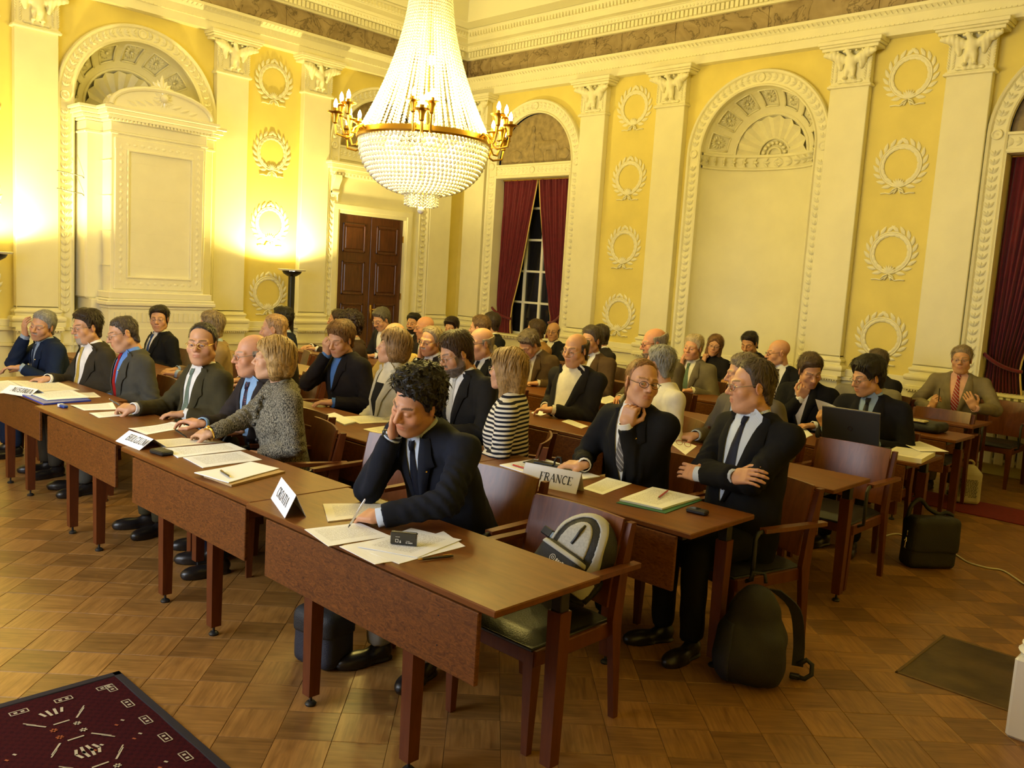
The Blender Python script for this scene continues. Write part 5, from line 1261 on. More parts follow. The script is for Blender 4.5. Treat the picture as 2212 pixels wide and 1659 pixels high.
    # the body itself: head, neck, trunk, arms, hands in one mesh
    bs = Soup(); HV, HF = head_template(kind); bs.add(hw(HV), HF, face_tint(HV, tone, hc, beard, .6 if fem else 1.0, stubble), 0)
    nr = (.045 if fem else .056)+(.006 if kind == 'h' else 0); hb = H-hu*.055*s-hf*.024*s; pp = [hb+(Nb-ax*.05-hb)*t for t in (0, .35, .7, 1.0)]; e = unit(np.cross(nd, bl)); ang = np.linspace(0, 2*math.pi, 17)
    bs.add(np.array([[p+(bl*math.cos(a)+e*math.sin(a))*r_ for a in ang] for p, r_ in zip(pp, (nr*.95, nr, nr*1.05, nr*1.5))]).reshape(-1, 3), grid_faces(4, 17), tone)
    def core(P):
        d = torso(P)+.022
        for sd in (1, -1):
            S_, E_, W_ = A[sd][:3]; d = smin(d, smin(s_cap(P, S_, E_, .042, .034), s_cap(P, E_, W_, .032, .026), .02), .03); d = smin(d, smin(s_cap(P, hips[sd], K[sd], .065, .048), s_cap(P, K[sd], AN[sd], .045, .035), .03), .03)
        return d
    apts = np.concatenate([pts, np.array([A[sd][i] for sd in (1, -1) for i in range(3)])]) if legs else pts
    V, F = surface_nets(core, np.minimum(lo, apts.min(0))-.02, np.maximum(hi, apts.max(0))+.06, .036); bs.add(V, F, tone)
    ht = tuple(c*.97 for c in tone)
    for sd in (1, -1):
        S_, E_, W_, fd_, nr_, pose, hide = A[sd]
        if hide: continue
        HV2, HF2 = hand_geo(pose); nr_ = unit(nr_-fd_*(nr_@fd_)); xx = np.cross(fd_, nr_)
        # thumb lies at +x of the template; the left hand's thumb points to the person's right when the palm is down
        X = xx if sd > 0 else -xx; k = .92 if fem else 1.04
        VV = W_+k*(HV2[:, :1]*X+HV2[:, 1:2]*fd_+HV2[:, 2:3]*nr_); FF = HF2 if np.dot(np.cross(X, fd_), nr_) > 0 else HF2[:, ::-1]
        bs.add(VV, FF, ht)
    ev, ef, em = eye_geo(eyes, gaze); bs.add(hw(ev), ef, (1, 1, 1), em); A_obj = bs.obj('body', [M_skin, M_eye, M_iris], top, org, tint=True)
    # hair, beard, glasses
    if hair:
        V, F = hair_geo(hair, seed); h_ = Soup(); h_.add(hw(V), F); LV, LF = hair_locks(V, hair, seed, hair.get('nl', 900 if Y < 4.2 else 420)); h_.add(hw(LV), LF); h_.obj('hair', hair_mat(hc), top, org)
    if beard and 'full' in beard[1]:
        def bd(P):
            Q = P.copy(); Q[:, 0] = np.abs(Q[:, 0]); d = head_sdf(P, 0, 0)-.010-.004*wob(P, 150, 3); z = Q[:, 2]; cut = np.maximum(z+.066, -(Q[:, 1]-.008)); return np.maximum(d, cut)
        V, F = surface_nets(bd, (-.1, -.02, -.14), (.1, .14, -.03), .006); h_ = Soup(); h_.add(hw(V), F); h_.obj('beard', hair_mat(beard[0]), top, org)
    if glasses:
        g = MB(); low = .012 if glasses == 'low' else 0.0; col = M_brass if glasses == 'gold' else (M_dark if glasses == 'dark' else mat('steel_frame', (.35, .33, .3), .3, .9)); rt = .0016
        tw = lambda p: tuple(hw(np.array([p]))[0]-org)
        for sd in (-1, 1):
            g.tube([tw((sd*.032+.0235*math.cos(a), .108-.010*abs(math.cos(a))*(1 if math.cos(a)*sd > 0 else .1), .002-low+.0165*math.sin(a))) for a in [2*math.pi*i/16 for i in range(16)]], rt*s, 5, True)
            g.tube([tw((sd*.0555, .098, .006-low)), tw((sd*.072, .085, .008-low*.8)), tw((sd*.080, .03, .012-low*.4)), tw((sd*.081, -.012, .012)), tw((sd*.079, -.03, -.005))], rt*s, 5)
        g.tube([tw((-.009, .110, .007-low)), tw((0, .1135, .010-low)), tw((.009, .110, .007-low))], rt*s, 5); g.obj('glasses', col, top, True)
    if seat_chair:
        cp_ = Pp+bf*.035; chair(cp_[0], cp_[1], body if abs(body) < 60 else body, 'wooden armchair occupied by %s' % (short or label))
    top['sh'] = 0; del top['sh']
    return dict(top=top, H=H, hw=hw, Nb=Nb, proj=proj, A=A, root=org, bf=bf, bl=bl, hf=hf, hl=hl, hu=hu)
# ================================================================== WHO SITS WHERE
BLACK = (.009, .009, .010); NAVY = (.010, .014, .034); WHITE = (.74, .73, .72)
GREYH = (.22, .20, .17); DKH = (.012, .009, .007); BRH = (.06, .032, .014)
SH = dict(kind='short'); 
def cheek(side, up=0.0, pose='relax'):      # hand propping the cheek on that side of the face (x>0: image-left when facing the camera)
    return dict(at='head', o=(side*.075, .055, -.185+up), fd=(side*.02, -.05, 1), n=(side*.8, .6, 0), pose=pose, pole=(.3, .5, -1))
P = {}
# ---------------- first row
P['a1'] = person('man in navy suit with grey moustache, hand at his brow, leftmost in front row', (92, 704), 2.52, 38, 10, -14, lean=16, hair=dict(kind='short', t=.008, front=-.004, L=.02), hc=(.25, .24, .22), suit=(.010, .018, .045), shirt=(.30, .38, .50), tie=(.02, .03, .06),
    beard=((.25, .23, .2), 'mou'), eyes=.5, arms=dict(r=dict(at='head', o=(.105, .06, -.115), fd=(.15, .05, 1), n=(.5, .8, 0), pose='relax', pole=(.3, .4, -1))), short='the man raising his hand to his brow')
P['a2'] = person('bearded man in brown suit with yellow tie and glasses, writing in the front row', (187, 708), 2.58, 60, 8, 4, lean=10, hair=dict(kind='short', t=.017, top=.9), hc=(.030, .018, .010), suit=(.040, .032, .020), shirt=(.80, .78, .76), tie=(.50, .34, .06), vee=.46, vw=.125, tiekind=('dots', (.62, .46, .14)),
    beard=((.35, .31, .26), 'goat mou'), glasses='steel', belly=.22, eyes=.6, arms=dict(r=dict(at='px', p=(104, 818), fd=(-.75, -.6, -.1), n=(0, 0, 1), pose='pen'), l=dict(at='lap')), short='the man with the yellow tie', kind='c')
P['a3'] = person('man in grey suit with red tie and blue shirt looking down, front row', (266, 722), 2.60, 74, 16, 8, lean=6, hair=dict(kind='short', t=.005, front=-.006, L=.016), hc=(.07, .05, .035), suit=(.062, .058, .045), shirt=(.12, .25, .62), tie=(.30, .010, .012), vee=.44, vw=.085, glasses='steel', eyes=.35, body=-6,
    arms=dict(r=dict(at='lap'), l=dict(at='lap')), short='the man with the red tie and blue shirt', kind='c')
P['a4'] = person('heavy man in olive suit with green tie and glasses facing the camera, front row', (437, 744), 2.62, 20, 2, 0, lean=8, hair=dict(kind='recede', t=.005, front=-.014, L=.022), hc=(.05, .036, .025), suit=(.048, .040, .018), shirt=(.72, .70, .66), tie=(.11, .15, .11), vee=.42, vw=.075, tiekind=('dots', (.18, .22, .17)),
    glasses='gold', kind='h', belly=.3, eyes=.7, scale=1.04, arms=dict(r=dict(at='px', p=(290, 882), z=TH+.05, fd=(-.8, -.5, .0), n=(.2, -.3, 1), pose='grip'), l=dict(at='desk', f=.25, s=.1)), short='the man in the olive suit')
P['a5'] = person('bald man with glasses and dark dotted tie beside the woman in tweed', (545, 768), 2.66, 72, 6, 0, lean=14, hair=dict(kind='bald', t=.006), hc=(.30, .27, .22), suit=(.028, .022, .022), shirt=(.25, .40, .62), tie=(.014, .010, .03), tiekind=('dots', (.35, .06, .03)), vee=.42, vw=.075, glasses='steel', eyes=.6, tone=(0.60, 0.297, 0.164),
    arms=dict(r=dict(at='px', p=(438, 915), z=TH+.06, fd=(-.8, -.5, .1), n=(0, 0, 1), pose='relax'), l=dict(at='desk', f=.3)), short='the bald man with the dotted tie', kind='c')
P['a6'] = person('blonde woman in grey tweed jacket with ruffled collar holding a pen, front row', (590, 778), 2.58, 93, -2, 0, lean=8, kind='f', body=-18, hair=dict(kind='bob', t=.017, len=.07, bang=.03, noise=(55, .004)), hc=(.42, .26, .09), suit=(.030, .028, .022), jkind=('tweed', (.30, .27, .20)), shirt=None, lapel=False, vee=.2, eyes=.9, tone=(0.58, 0.324, 0.187), trousers=(.01, .012, .03),
    arms=dict(r=dict(at='px', p=(452, 938), z=TH+.05, fd=(-.95, -.3, -.05), n=(.1, -.4, 1), pose='pen'), l=dict(at='lap')), short='the woman in tweed', sw=.185, res=.012, bulk=1.0)
P['a7'] = person('curly dark-haired man in dark suit resting his cheek on his hand and writing', (899, 872), 2.30, 46, 22, -16, lean=30, kind='c', hair=dict(kind='curly', t=.022, noise=(105, .008), top=.9, front=-.006), hc=(.010, .007, .005), suit=(.011, .013, .022), shirt=(.55, .62, .75), tie=(.008, .010, .02), vee=.28, vw=.040, eyes=.1, tone=(0.60, 0.297, 0.164), scale=1.03, res=.010, trousers=(.28, .28, .27), body=4,
    arms=dict(r=dict(at='head', o=(.072, .070, -.162), fd=(-.03, -.05, 1), n=(.8, .6, 0), pose='flat', pole=(.15, .5, -1)), l=dict(at='px', p=(822, 1117), z=TH+.045, fd=(-1, -.12, -.12), n=(.1, -.35, 1), pose='pen', pole=(1, .1, -.35))), stubble=.25, short='the man writing beside the CROATIA card', sw=.205, belly=.12, legpose=((.42, .10, .36, .12), (.42, .12, .40, .14)))
# ---------------- second row
P['b1'] = person('dark-haired man in black suit with blue tie sitting before the tiled stove', (344, 690), 3.74, 14, 4, 2, lean=4, hair=dict(kind='short', t=.012, quiff=1), hc=(.018, .012, .008), suit=BLACK, shirt=WHITE, tie=(.02, .05, .14), glasses='steel', eyes=.6, arms=dict(l=dict(at='lap'), r=dict(at='lap')), short='the man sitting before the tiled stove')
P['b2'] = person('grey-blond man in tan jacket turned away, second row on the left', (455, 706), 3.62, 112, 4, 0, lean=6, body=-25, hair=dict(kind='short', t=.013), hc=(.24, .17, .09), suit=(.27, .18, .085), shirt=(.35, .45, .6), tie=None, short='the man in the tan jacket')
P['b3'] = person('man with thinning fair hair in dark jacket, second row behind the blonde woman', (592, 712), 3.80, 104, 8, 0, lean=8, body=-15, hair=dict(kind='recede', t=.004, noise=(90, .002), L=.02, front=.0), hc=(.38, .22, .09), suit=(.016, .013, .012), shirt=WHITE, tie=None, eyes=.2, short='the man with thinning fair hair')
P['b4'] = person('young man in black blazer and blue T-shirt rubbing his eye', (735, 733), 3.74, 40, 22, -6, lean=10, hair=dict(kind='short', t=.016, top=.5, front=.010, fwd=1), hc=(.16, .075, .022), suit=(.013, .010, .009), shirt=(.08, .18, .42), collar=None, tie=None, vee=.24, vw=.05, eyes=.2,
    arms=dict(r=dict(at='head', o=(.075, .085, -.10), fd=(-.12, .05, 1), n=(.3, .9, 0), pose='grip', pole=(.5, .4, -1)), l=dict(at='desk', f=.3)), short='the man rubbing his eye')
P['b5'] = person('woman with ash-blond bob in pale grey jacket and cream polo neck', (849, 752), 3.76, 96, -6, 0, lean=-2, kind='f', body=-8, hair=dict(kind='bob', t=.020, len=.055, bang=.028, noise=(50, .004)), hc=(.27, .155, .06), suit=(.46, .43, .34), shirt=(.66, .60, .44), collar=False, tie=None, vee=.36, vw=.075, eyes=.5, tone=(0.60, 0.333, 0.195), trousers=BLACK, arms=dict(l=dict(at='lap'), r=dict(at='lap')), short='the woman in the pale grey jacket')
P['b6'] = person('man with grey beard and glasses in black suit looking down', (985, 764), 3.76, 62, 24, 0, lean=8, body=-6, hair=dict(kind='short', t=.014, top=.8, front=.010, fwd=1), hc=(.045, .022, .010), suit=(.016, .015, .014), shirt=(.76, .75, .72), tie=(.50, .50, .46), tiekind=('dots', (.58, .58, .54)), vee=.34, vw=.07, beard=((.13, .10, .08), 'full mou'), glasses='steel', eyes=.25, kind='c', scale=1.04, sw=.2, short='the man with the grey beard')
P['b7'] = person('woman with shoulder-length blond hair in navy and white striped top, seen from behind', (1095, 802), 3.62, 118, -2, 0, lean=2, kind='f', body=-55, hair=dict(kind='bob', t=.020, len=.16, bang=.045, noise=(45, .004)), hc=(.34, .205, .075), suit=(.010, .012, .024), jkind=('stripe', (.72, .68, .58)), shirt=None, lapel=False, glasses='steel', eyes=.7, tone=(0.60, 0.324, 0.187), trousers=(.03, .022, .018), sw=.19, res=.012, bulk=.98, arms=dict(l=dict(at='lap'), r=dict(at='lap')), short='the woman in the striped top')
P['b8'] = person('man with short ginger hair and glasses propping chin on fist, beside the FRANCE card', (1386, 828), 3.72, -24, 0, -6, lean=10, hair=dict(kind='recede', t=.0035, front=-.010, noise=(120, .0012), L=.014, nl=700), hc=(.26, .12, .035), suit=BLACK, shirt=(.76, .76, .74), tie=(.10, .095, .10), tiekind=('diag', (.34, .33, .33)), vee=.36, vw=.06, glasses='dark', eyes=.8, gaze=.5, res=.012, tone=(0.62, 0.333, 0.187), body=2,
    arms=dict(l=dict(at='head', o=(.072, .055, -.225), fd=(-.10, .05, 1), n=(.75, .65, 0), pose='fist', pole=(-.7, .5, -1)), r=dict(at='px', p=(1262, 1004), z=TH+.05, fd=(-.9, -.4, -.1), n=(0, -.2, 1), pose='relax', pole=(.6, -.2, -.7))), short='the ginger-haired man by the FRANCE card')
P['b9'] = person('man with crossed arms in black suit and pale blue shirt beside the green folder', (1624, 836), 3.86, 72, 4, 2, lean=-2, kind='c', hair=dict(kind='recede', t=.009, front=-.002, top=.5, L=.028), hc=(.075, .052, .032), suit=BLACK, shirt=cloth((.62, .68, .78), 'pin', (.42, .50, .64)), tie=(.012, .014, .03), vee=.42, vw=.085, glasses='steel', eyes=.85, scale=1.03, res=.012, tone=(0.61, 0.315, 0.172), body=-14, sw=.195, belly=.15,
    arms=dict(r=dict(at='body', o=(.10, .23, -.27), fd=(1, .05, .25), n=(.1, .9, .5), pose='relax', pole=(.8, .35, -.7)), l=dict(at='body', o=(-.09, .27, -.30), fd=(-1, -.1, -.05), n=(0, .9, .5), pose='flat', pole=(.9, .3, -.7))), short='the man with crossed arms')
# ---------------- third row
P['c1'] = person('man with black hair in navy suit turned away, third row on the left', (609, 692), 4.95, 122, 2, 0, lean=4, body=-25, hair=dict(kind='short', t=.020, noise=(70, .006)), hc=DKH, suit=NAVY, shirt=(.45, .52, .65), tie=None, short='the black-haired man turned away')
P['c2'] = person('person with dark curly hair in brown jacket seen from behind', (757, 706), 4.95, 140, 8, 0, lean=6, body=-30, hair=dict(kind='curly', t=.028, noise=(90, .010)), hc=(.022, .010, .007), suit=(.035, .020, .013), shirt=(.3, .25, .2), tie=None, short='the person with dark curly hair')
P['c3'] = person('bald man in mustard jacket behind the woman with the bob', (851, 728), 4.86, 60, 14, 0, lean=4, hair=dict(kind='bald', t=.005), hc=(.3, .25, .2), suit=(.36, .25, .075), shirt=WHITE, tie=None, sw=.2, short='the man in the mustard jacket')
P['c4'] = person('grey-haired man with glasses spreading his hand over his cheek, gold watch on wrist', (931, 738), 4.92, 44, 8, -6, lean=12, hair=dict(kind='recede', t=.009), hc=(.26, .20, .12), suit=(.014, .011, .012), shirt=WHITE, tie=(.12, .005, .008), glasses='steel', eyes=.6, beard=((.35, .31, .26), 'mou'),
    arms=dict(r=cheek(1, .02, 'spread')), short='the man with the gold watch')
P['c5'] = person('bald heavy man with glasses in black suit and black tie, third row', (1038, 742), 5.02, 64, 8, 0, lean=4, kind='h', hair=dict(kind='bald', t=.007, ring=.04), hc=(.32, .27, .19), suit=BLACK, shirt=(.66, .67, .66), tie=(.01, .01, .014), glasses='dark', eyes=.3, belly=.25, scale=1.04, tone=(0.61, 0.324, 0.187), short='the heavy bald man with the black tie')
P['c6'] = person('man in brown suit with bowed head resting on his fist', (1143, 744), 6.12, 50, 44, -8, lean=20, hair=dict(kind='short', t=.015, noise=(70, .006)), hc=(.13, .095, .06), suit=(.085, .052, .022), shirt=(.6, .55, .45), tie=None, eyes=.1,
    arms=dict(r=dict(at='head', o=(.07, .06, -.185), fd=(-.05, .0, 1), n=(.5, .85, 0), pose='fist', pole=(.4, .4, -1)), l=dict(at='desk', f=.3)), short='the man with bowed head')
P['c7'] = person('bald-topped man in cream open shirt and black jacket with folded hands', (1243, 757), 5.04, 36, 8, 0, lean=-4, hair=dict(kind='bald', t=.012, ring=.05), hc=(.06, .042, .025), suit=(.016, .014, .013), shirt=(.76, .70, .50), tie=None, vee=.46, vw=.11, glasses='low', eyes=.35, belly=.2, tone=(0.62, 0.324, 0.172), sw=.2,
    arms=dict(r=dict(at='px', p=(1178, 878), z=TH+.04, fd=(.6, -.3, 0), n=(0, -.1, 1), pose='relax'), l=dict(at='px', p=(1196, 886), z=TH+.06, fd=(-.9, -.3, 0), n=(0, -.1, 1), pose='relax')), short='the man in the cream open shirt', kind='c')
P['c8'] = person('grey-haired man in white shirt turned towards his laptop', (1424, 788), 5.03, 122, 4, 0, lean=6, body=-35, hair=dict(kind='short', t=.012), hc=(.24, .23, .20), suit=(.72, .68, .56), shirt=None, lapel=False, trousers=BLACK, short='the man in the white shirt', sw=.2, arms=dict(l=dict(at='desk', f=.3), r=dict(at='desk', f=.3)))
P['c9'] = person('grey-haired man in grey suit and dark red tie behind the man with crossed arms', (1606, 808), 5.10, 84, 10, 0, lean=6, body=-6, hair=dict(kind='short', t=.012, noise=(80, .005)), hc=(.17, .13, .085), suit=(.135, .115, .08), shirt=(.5, .58, .7), tie=(.16, .008, .015), vee=.42, vw=.08, eyes=.4, beard=((.35, .22, .1), 'goat'), arms=dict(r=dict(at='px', p=(1503, 940), z=TH+.05, fd=(-.9, -.4, -.2), n=(0, -.2, 1), pose='grip'), l=dict(at='lap')), short='the man in the grey suit with dark red tie')
# ---------------- fourth row
P['d1'] = person('man with thinning dark hair in front of the door jamb', (728, 692), 6.2, 104, 8, 0, lean=4, body=-20, hair=dict(kind='recede', t=.012), hc=(.05, .03, .018), suit=(.03, .02, .016), short='the man with thinning dark hair', legs=True)
P['d2'] = person('grey-haired man with glasses and moustache bowing his head before the door', (824, 691), 6.3, 50, 26, 0, lean=10, hair=dict(kind='short', t=.016, front=.004), hc=(.10, .085, .062), suit=(.018, .016, .018), glasses='steel', beard=((.07, .05, .04), 'mou'), eyes=.2, short='the grey-haired man bowing his head')
P['d3'] = person('bald man with glasses resting his cheek on his hand, fourth row', (917, 708), 6.3, 78, 10, 0, lean=10, hair=None, hc=(.2, .14, .1), suit=(.02, .016, .016), glasses='steel', eyes=.5, tone=(0.60, 0.288, 0.156), arms=dict(r=cheek(1, .0, 'fist')), short='the bald man resting his cheek')
P['d4'] = person('brown-haired man in grey-tan jacket turned away, fourth row', (1036, 709), 6.3, 112, 6, 0, lean=4, body=-20, hair=dict(kind='short', t=.011), hc=(.13, .07, .03), suit=(.25, .20, .12), short='the man in the grey-tan jacket')
P['d5'] = person('man with greying hair in brown suit with gold tie, fourth row', (1277, 736), 6.34, 42, 6, 0, lean=2, hair=dict(kind='short', t=.014), hc=(.075, .055, .038), suit=(.085, .050, .022), shirt=(.74, .74, .70), tie=(.33, .22, .05), vee=.34, vw=.07, eyes=.6, short='the man with the gold tie')
P['d6'] = person('brown-haired man in black suit resting his face on his fist and reading', (1750, 802), 6.42, -22, 26, 6, lean=16, hair=dict(kind='short', t=.014), hc=(.075, .045, .022), suit=BLACK, shirt=WHITE, eyes=.2,
    arms=dict(r=dict(at='head', o=(.06, .07, -.205), fd=(-.2, .0, 1), n=(.3, .9, 0), pose='fist', pole=(.4, .4, -1)), l=dict(at='desk', f=.3)), short='the man reading with his fist at his face')
P['d7'] = person('man with thick black hair and glasses reading a paper behind the open laptop', (1874, 816), 6.14, 52, 16, 0, lean=4, hair=dict(kind='short', t=.026, top=.5, front=.018, fwd=1, noise=(60, .006)), hc=(.008, .006, .006), suit=(.010, .010, .016), shirt=(.26, .36, .55), tie=(.016, .016, .02), vee=.3, vw=.06, glasses='steel', eyes=.3, scale=1.04, sw=.2,
    arms=dict(r=dict(at='py', p=(1785, 925), y=5.82, fd=(-.5, -.2, .8), n=(-.6, -.7, 0), pose='grip'), l=dict(at='desk', f=.3)), short='the man behind the open laptop')
# ---------------- fifth row
P['e1'] = person('young man with black hair and beard near the door', (893, 699), 7.35, 28, 6, 0, lean=4, hair=dict(kind='short', t=.014), hc=DKH, suit=(.02, .016, .016), beard=((.02, .014, .01), 'full mou'), eyes=.8, short='the young man with the black beard')
P['e2'] = person('dark-haired person in pale top near the corner of the room', (975, 708), 7.5, 28, 16, 0, lean=4, kind='f', hair=dict(kind='short', t=.020, front=.008), hc=(.016, .006, .005), suit=(.55, .48, .32), shirt=None, lapel=False, eyes=.4, short='the dark-haired person in the pale top')
P['e3'] = person('man with dark brown hair in black suit turned away by the curtained window', (1060, 699), 7.4, 118, 2, 0, lean=2, body=-25, hair=dict(kind='short', t=.013), hc=(.035, .02, .012), suit=BLACK, shirt=(.7, .66, .5), sw=.2, short='the man turned away by the curtained window')
P['e4'] = person('man in light brown jacket turned away below the window', (1156, 715), 7.4, 112, 4, 0, lean=4, body=-25, hair=dict(kind='short', t=.011), hc=(.06, .032, .016), suit=(.26, .135, .04), shirt=(.6, .5, .35), sw=.2, short='the man in the light brown jacket')
P['e5'] = person('dark-haired man in dark jacket half hidden behind the man with the gold tie', (1296, 727), 7.6, 135, 4, 0, lean=4, body=-30, hair=dict(kind='short', t=.010), hc=(.05, .035, .02), suit=(.02, .016, .014), sw=.2, short='the man half hidden behind the gold tie')
P['e6'] = person('balding man with white beard and glasses in olive-grey suit', (1413, 742), 6.36, 74, 12, 0, lean=2, kind='h', hair=dict(kind='bald', t=.014, ring=.06), hc=(.30, .26, .19), suit=(.115, .092, .055), shirt=(.6, .55, .42), glasses='dark', beard=((.22, .15, .10), 'full mou'), eyes=.4, tone=(0.64, 0.297, 0.164), belly=.25, scale=1.05, short='the man with the white beard')
P['e7'] = person('white-blond man in grey suit with green tie resting his chin on his hand', (1497, 752), 7.5, 28, 4, -4, lean=8, hair=dict(kind='short', t=.014, front=.004), hc=(.50, .40, .24), suit=(.155, .130, .085), shirt=(.74, .70, .52), tie=(.11, .17, .10), vee=.36, vw=.065, eyes=.7, tone=(0.64, 0.324, 0.179), arms=dict(r=cheek(1, -.02, 'relax'), l=dict(at='desk', f=.3)), short='the white-blond man with the green tie')
P['e8'] = person('bald man with glasses in black suit with broad striped tie', (1681, 763), 7.5, 72, 8, 0, lean=4, hair=None, hc=(.15, .1, .07), suit=BLACK, shirt=(.74, .73, .70), tie=(.07, .045, .02), tiekind=('diag', (.62, .55, .40)), vee=.36, vw=.07, glasses='dark', eyes=.4, tone=(0.62, 0.324, 0.172), short='the bald man with the striped tie')
P['e9'] = person('man in pale grey jacket hidden behind the laptop user', (1868, 802), 7.58, 40, 14, 0, lean=4, hair=dict(kind='short', t=.010), hc=(.2, .16, .1), suit=(.20, .18, .13), shirt=(.7, .66, .5), sw=.22, short='the man in the pale grey jacket')
# ---------------- back row
P['f1'] = person('bald man with glasses in black suit against the right-hand curtain', (1195, 717), 8.62, 18, 4, 0, lean=4, hair=dict(kind='bald', t=.005), hc=(.03, .02, .015), suit=BLACK, shirt=(.7, .64, .5), glasses='dark', eyes=.6, tone=(0.48, 0.252, 0.117), short='the bald man by the curtain')
P['f2'] = person('young woman with long brown hair and glasses leaning on her hand', (1544, 747), 8.66, 8, 6, -10, lean=8, kind='f', hair=dict(kind='long', t=.012, bang=.09, noise=(40, .003)), hc=(.17, .085, .03), suit=(.014, .012, .012), shirt=None, lapel=False, glasses='steel', eyes=.6, tone=(0.62, 0.333, 0.179), arms=dict(r=cheek(1, -.03, 'fist'), l=dict(at='desk', f=.3)), short='the young woman with long hair')
P['f3'] = person('man with short black hair in black jacket bending over, back row', (1619, 743), 8.74, 26, 24, 0, lean=8, hair=dict(kind='short', t=.011), hc=(.016, .011, .008), suit=(.014, .013, .013), shirt=(.1, .1, .1), eyes=.2, tone=(0.54, 0.279, 0.140), short='the man with short black hair')
P['f4'] = person('grey-haired man in grey suit with pink shirt and red striped tie at far right', (2077, 778), 8.98, 6, 2, 2, lean=0, hair=dict(kind='short', t=.012), hc=(.26, .19, .11), suit=(.20, .165, .10), shirt=(.72, .42, .34), tie=(.30, .02, .02), tiekind=('diag', (.50, .42, .42)), vee=.42, vw=.075, glasses='steel', eyes=.6, kind='c', scale=1.04, sw=.21, body=8,
    arms=dict(r=dict(at='py', p=(2012, 880), y=8.72, fd=(.3, -.3, .7), n=(-.3, -.9, .2), pose='grip', pole=(.9, -.3, -.6)), l=dict(at='py', p=(2106, 882), y=8.70, fd=(-.5, -.2, .8), n=(.2, -.9, .2), pose='relax', pole=(.9, -.3, -.7))), short='the man in the pink shirt')
P['f5'] = person('man with greying hair in black jacket turned away behind the laptop user', (1893, 783), 8.7, 130, 4, 0, lean=2, body=-25, hair=dict(kind='recede', t=.011), hc=(.10, .07, .04), suit=(.012, .011, .011), sw=.2, short='the man turned away behind the laptop user')

# ---------------- details worn by single people
def wrist_watch(k, sd, m):
    S_, E_, W_ = P[k]['A'][sd][:3]; n = unit(W_-E_); x1 = unit(np.cross(n, [.3, .2, .9])); y1 = np.cross(n, x1); c = W_+n*.004-P[k]['root']; g = MB()
    g.tube([tuple(c+(x1*math.cos(a)+y1*math.sin(a))*.0375) for a in [2*math.pi*i/16 for i in range(16)]], .0055, 6, True); q = P[k]['A'][sd][4]; q = unit(q-n*(q@n)); g.ico(tuple(c+q*.037), .015, 1, (1, 1, 1)); g.obj('wrist_watch', m, P[k]['top'], True)
wrist_watch('c4', -1, M_brass); wrist_watch('a6', -1, M_brass); wrist_watch('a7', -1, M_dark)
for k in ('a1', 'a3', 'a7', 'b8'):
    q = P[k]['proj']([.085], [.11], .024)[0]-P[k]['root']; g = MB(); g.ico(tuple(q), .0055, 1); g.obj('lapel_pin', M_brass, P[k]['top'])
def tweed_collar():
    D = P['a6']; Nb, bf, bl, o = D['Nb'], D['bf'], D['bl'], D['root']; m = cloth((.030, .028, .022), 'tweed', (.30, .27, .20)); g = MB(); up = np.array([0, 0, 1.0])
    for rad, z, r_ in ((.066, .018, .018), (.080, -.004, .022), (.092, -.028, .022)):
        g.tube([tuple(Nb+(bf*math.cos(a)*1.05+bl*math.sin(a))*rad*(1+.05*math.sin(a*5))+up*(z-.035*max(0, math.cos(a))+.006*math.sin(a*4))-o) for a in [2*math.pi*i/28 for i in range(28)]], r_, 8, True)
    g.obj('roll_collar', m, D['top'], True)
    g = MB()
    for i in range(9):
        q = D['proj']([.03+.018*math.sin(i*1.9)], [.03+i*.016], .018)[0]-o; g.ico(tuple(q), .016+.004*math.sin(i*2.3), 2, (1, 1, .8))
    g.obj('ruffle', m, D['top'], True); g = MB()
    for w in (.20, .29, .38): g = MB(); g.ico(tuple(D['proj']([.02], [w], .006)[0]-o), .012, 2); g.obj('button', M_dark, D['top'], True)
    g = MB(); q = D['hw'](np.array([[.082, -.012, -.036]]))[0]-o; g.ico(tuple(q), .005, 1); g.obj('earring', M_white, D['top'])
tweed_collar()
def camisole():
    D = P['b5']; sp = Soup(); ws = np.linspace(.10, .34, 10); inn = np.interp(ws, [.1, .2, .34], [.05, .055, .02]); cols = 5
    sp.add(D['proj'](np.stack([inn*(2*c/(cols-1)-1) for c in range(cols)], 1), np.repeat(ws[:, None], cols, 1), .011), grid_faces(10, cols)); sp.obj('camisole', cloth((.01, .01, .012)), D['top'], D['root'])
camisole()
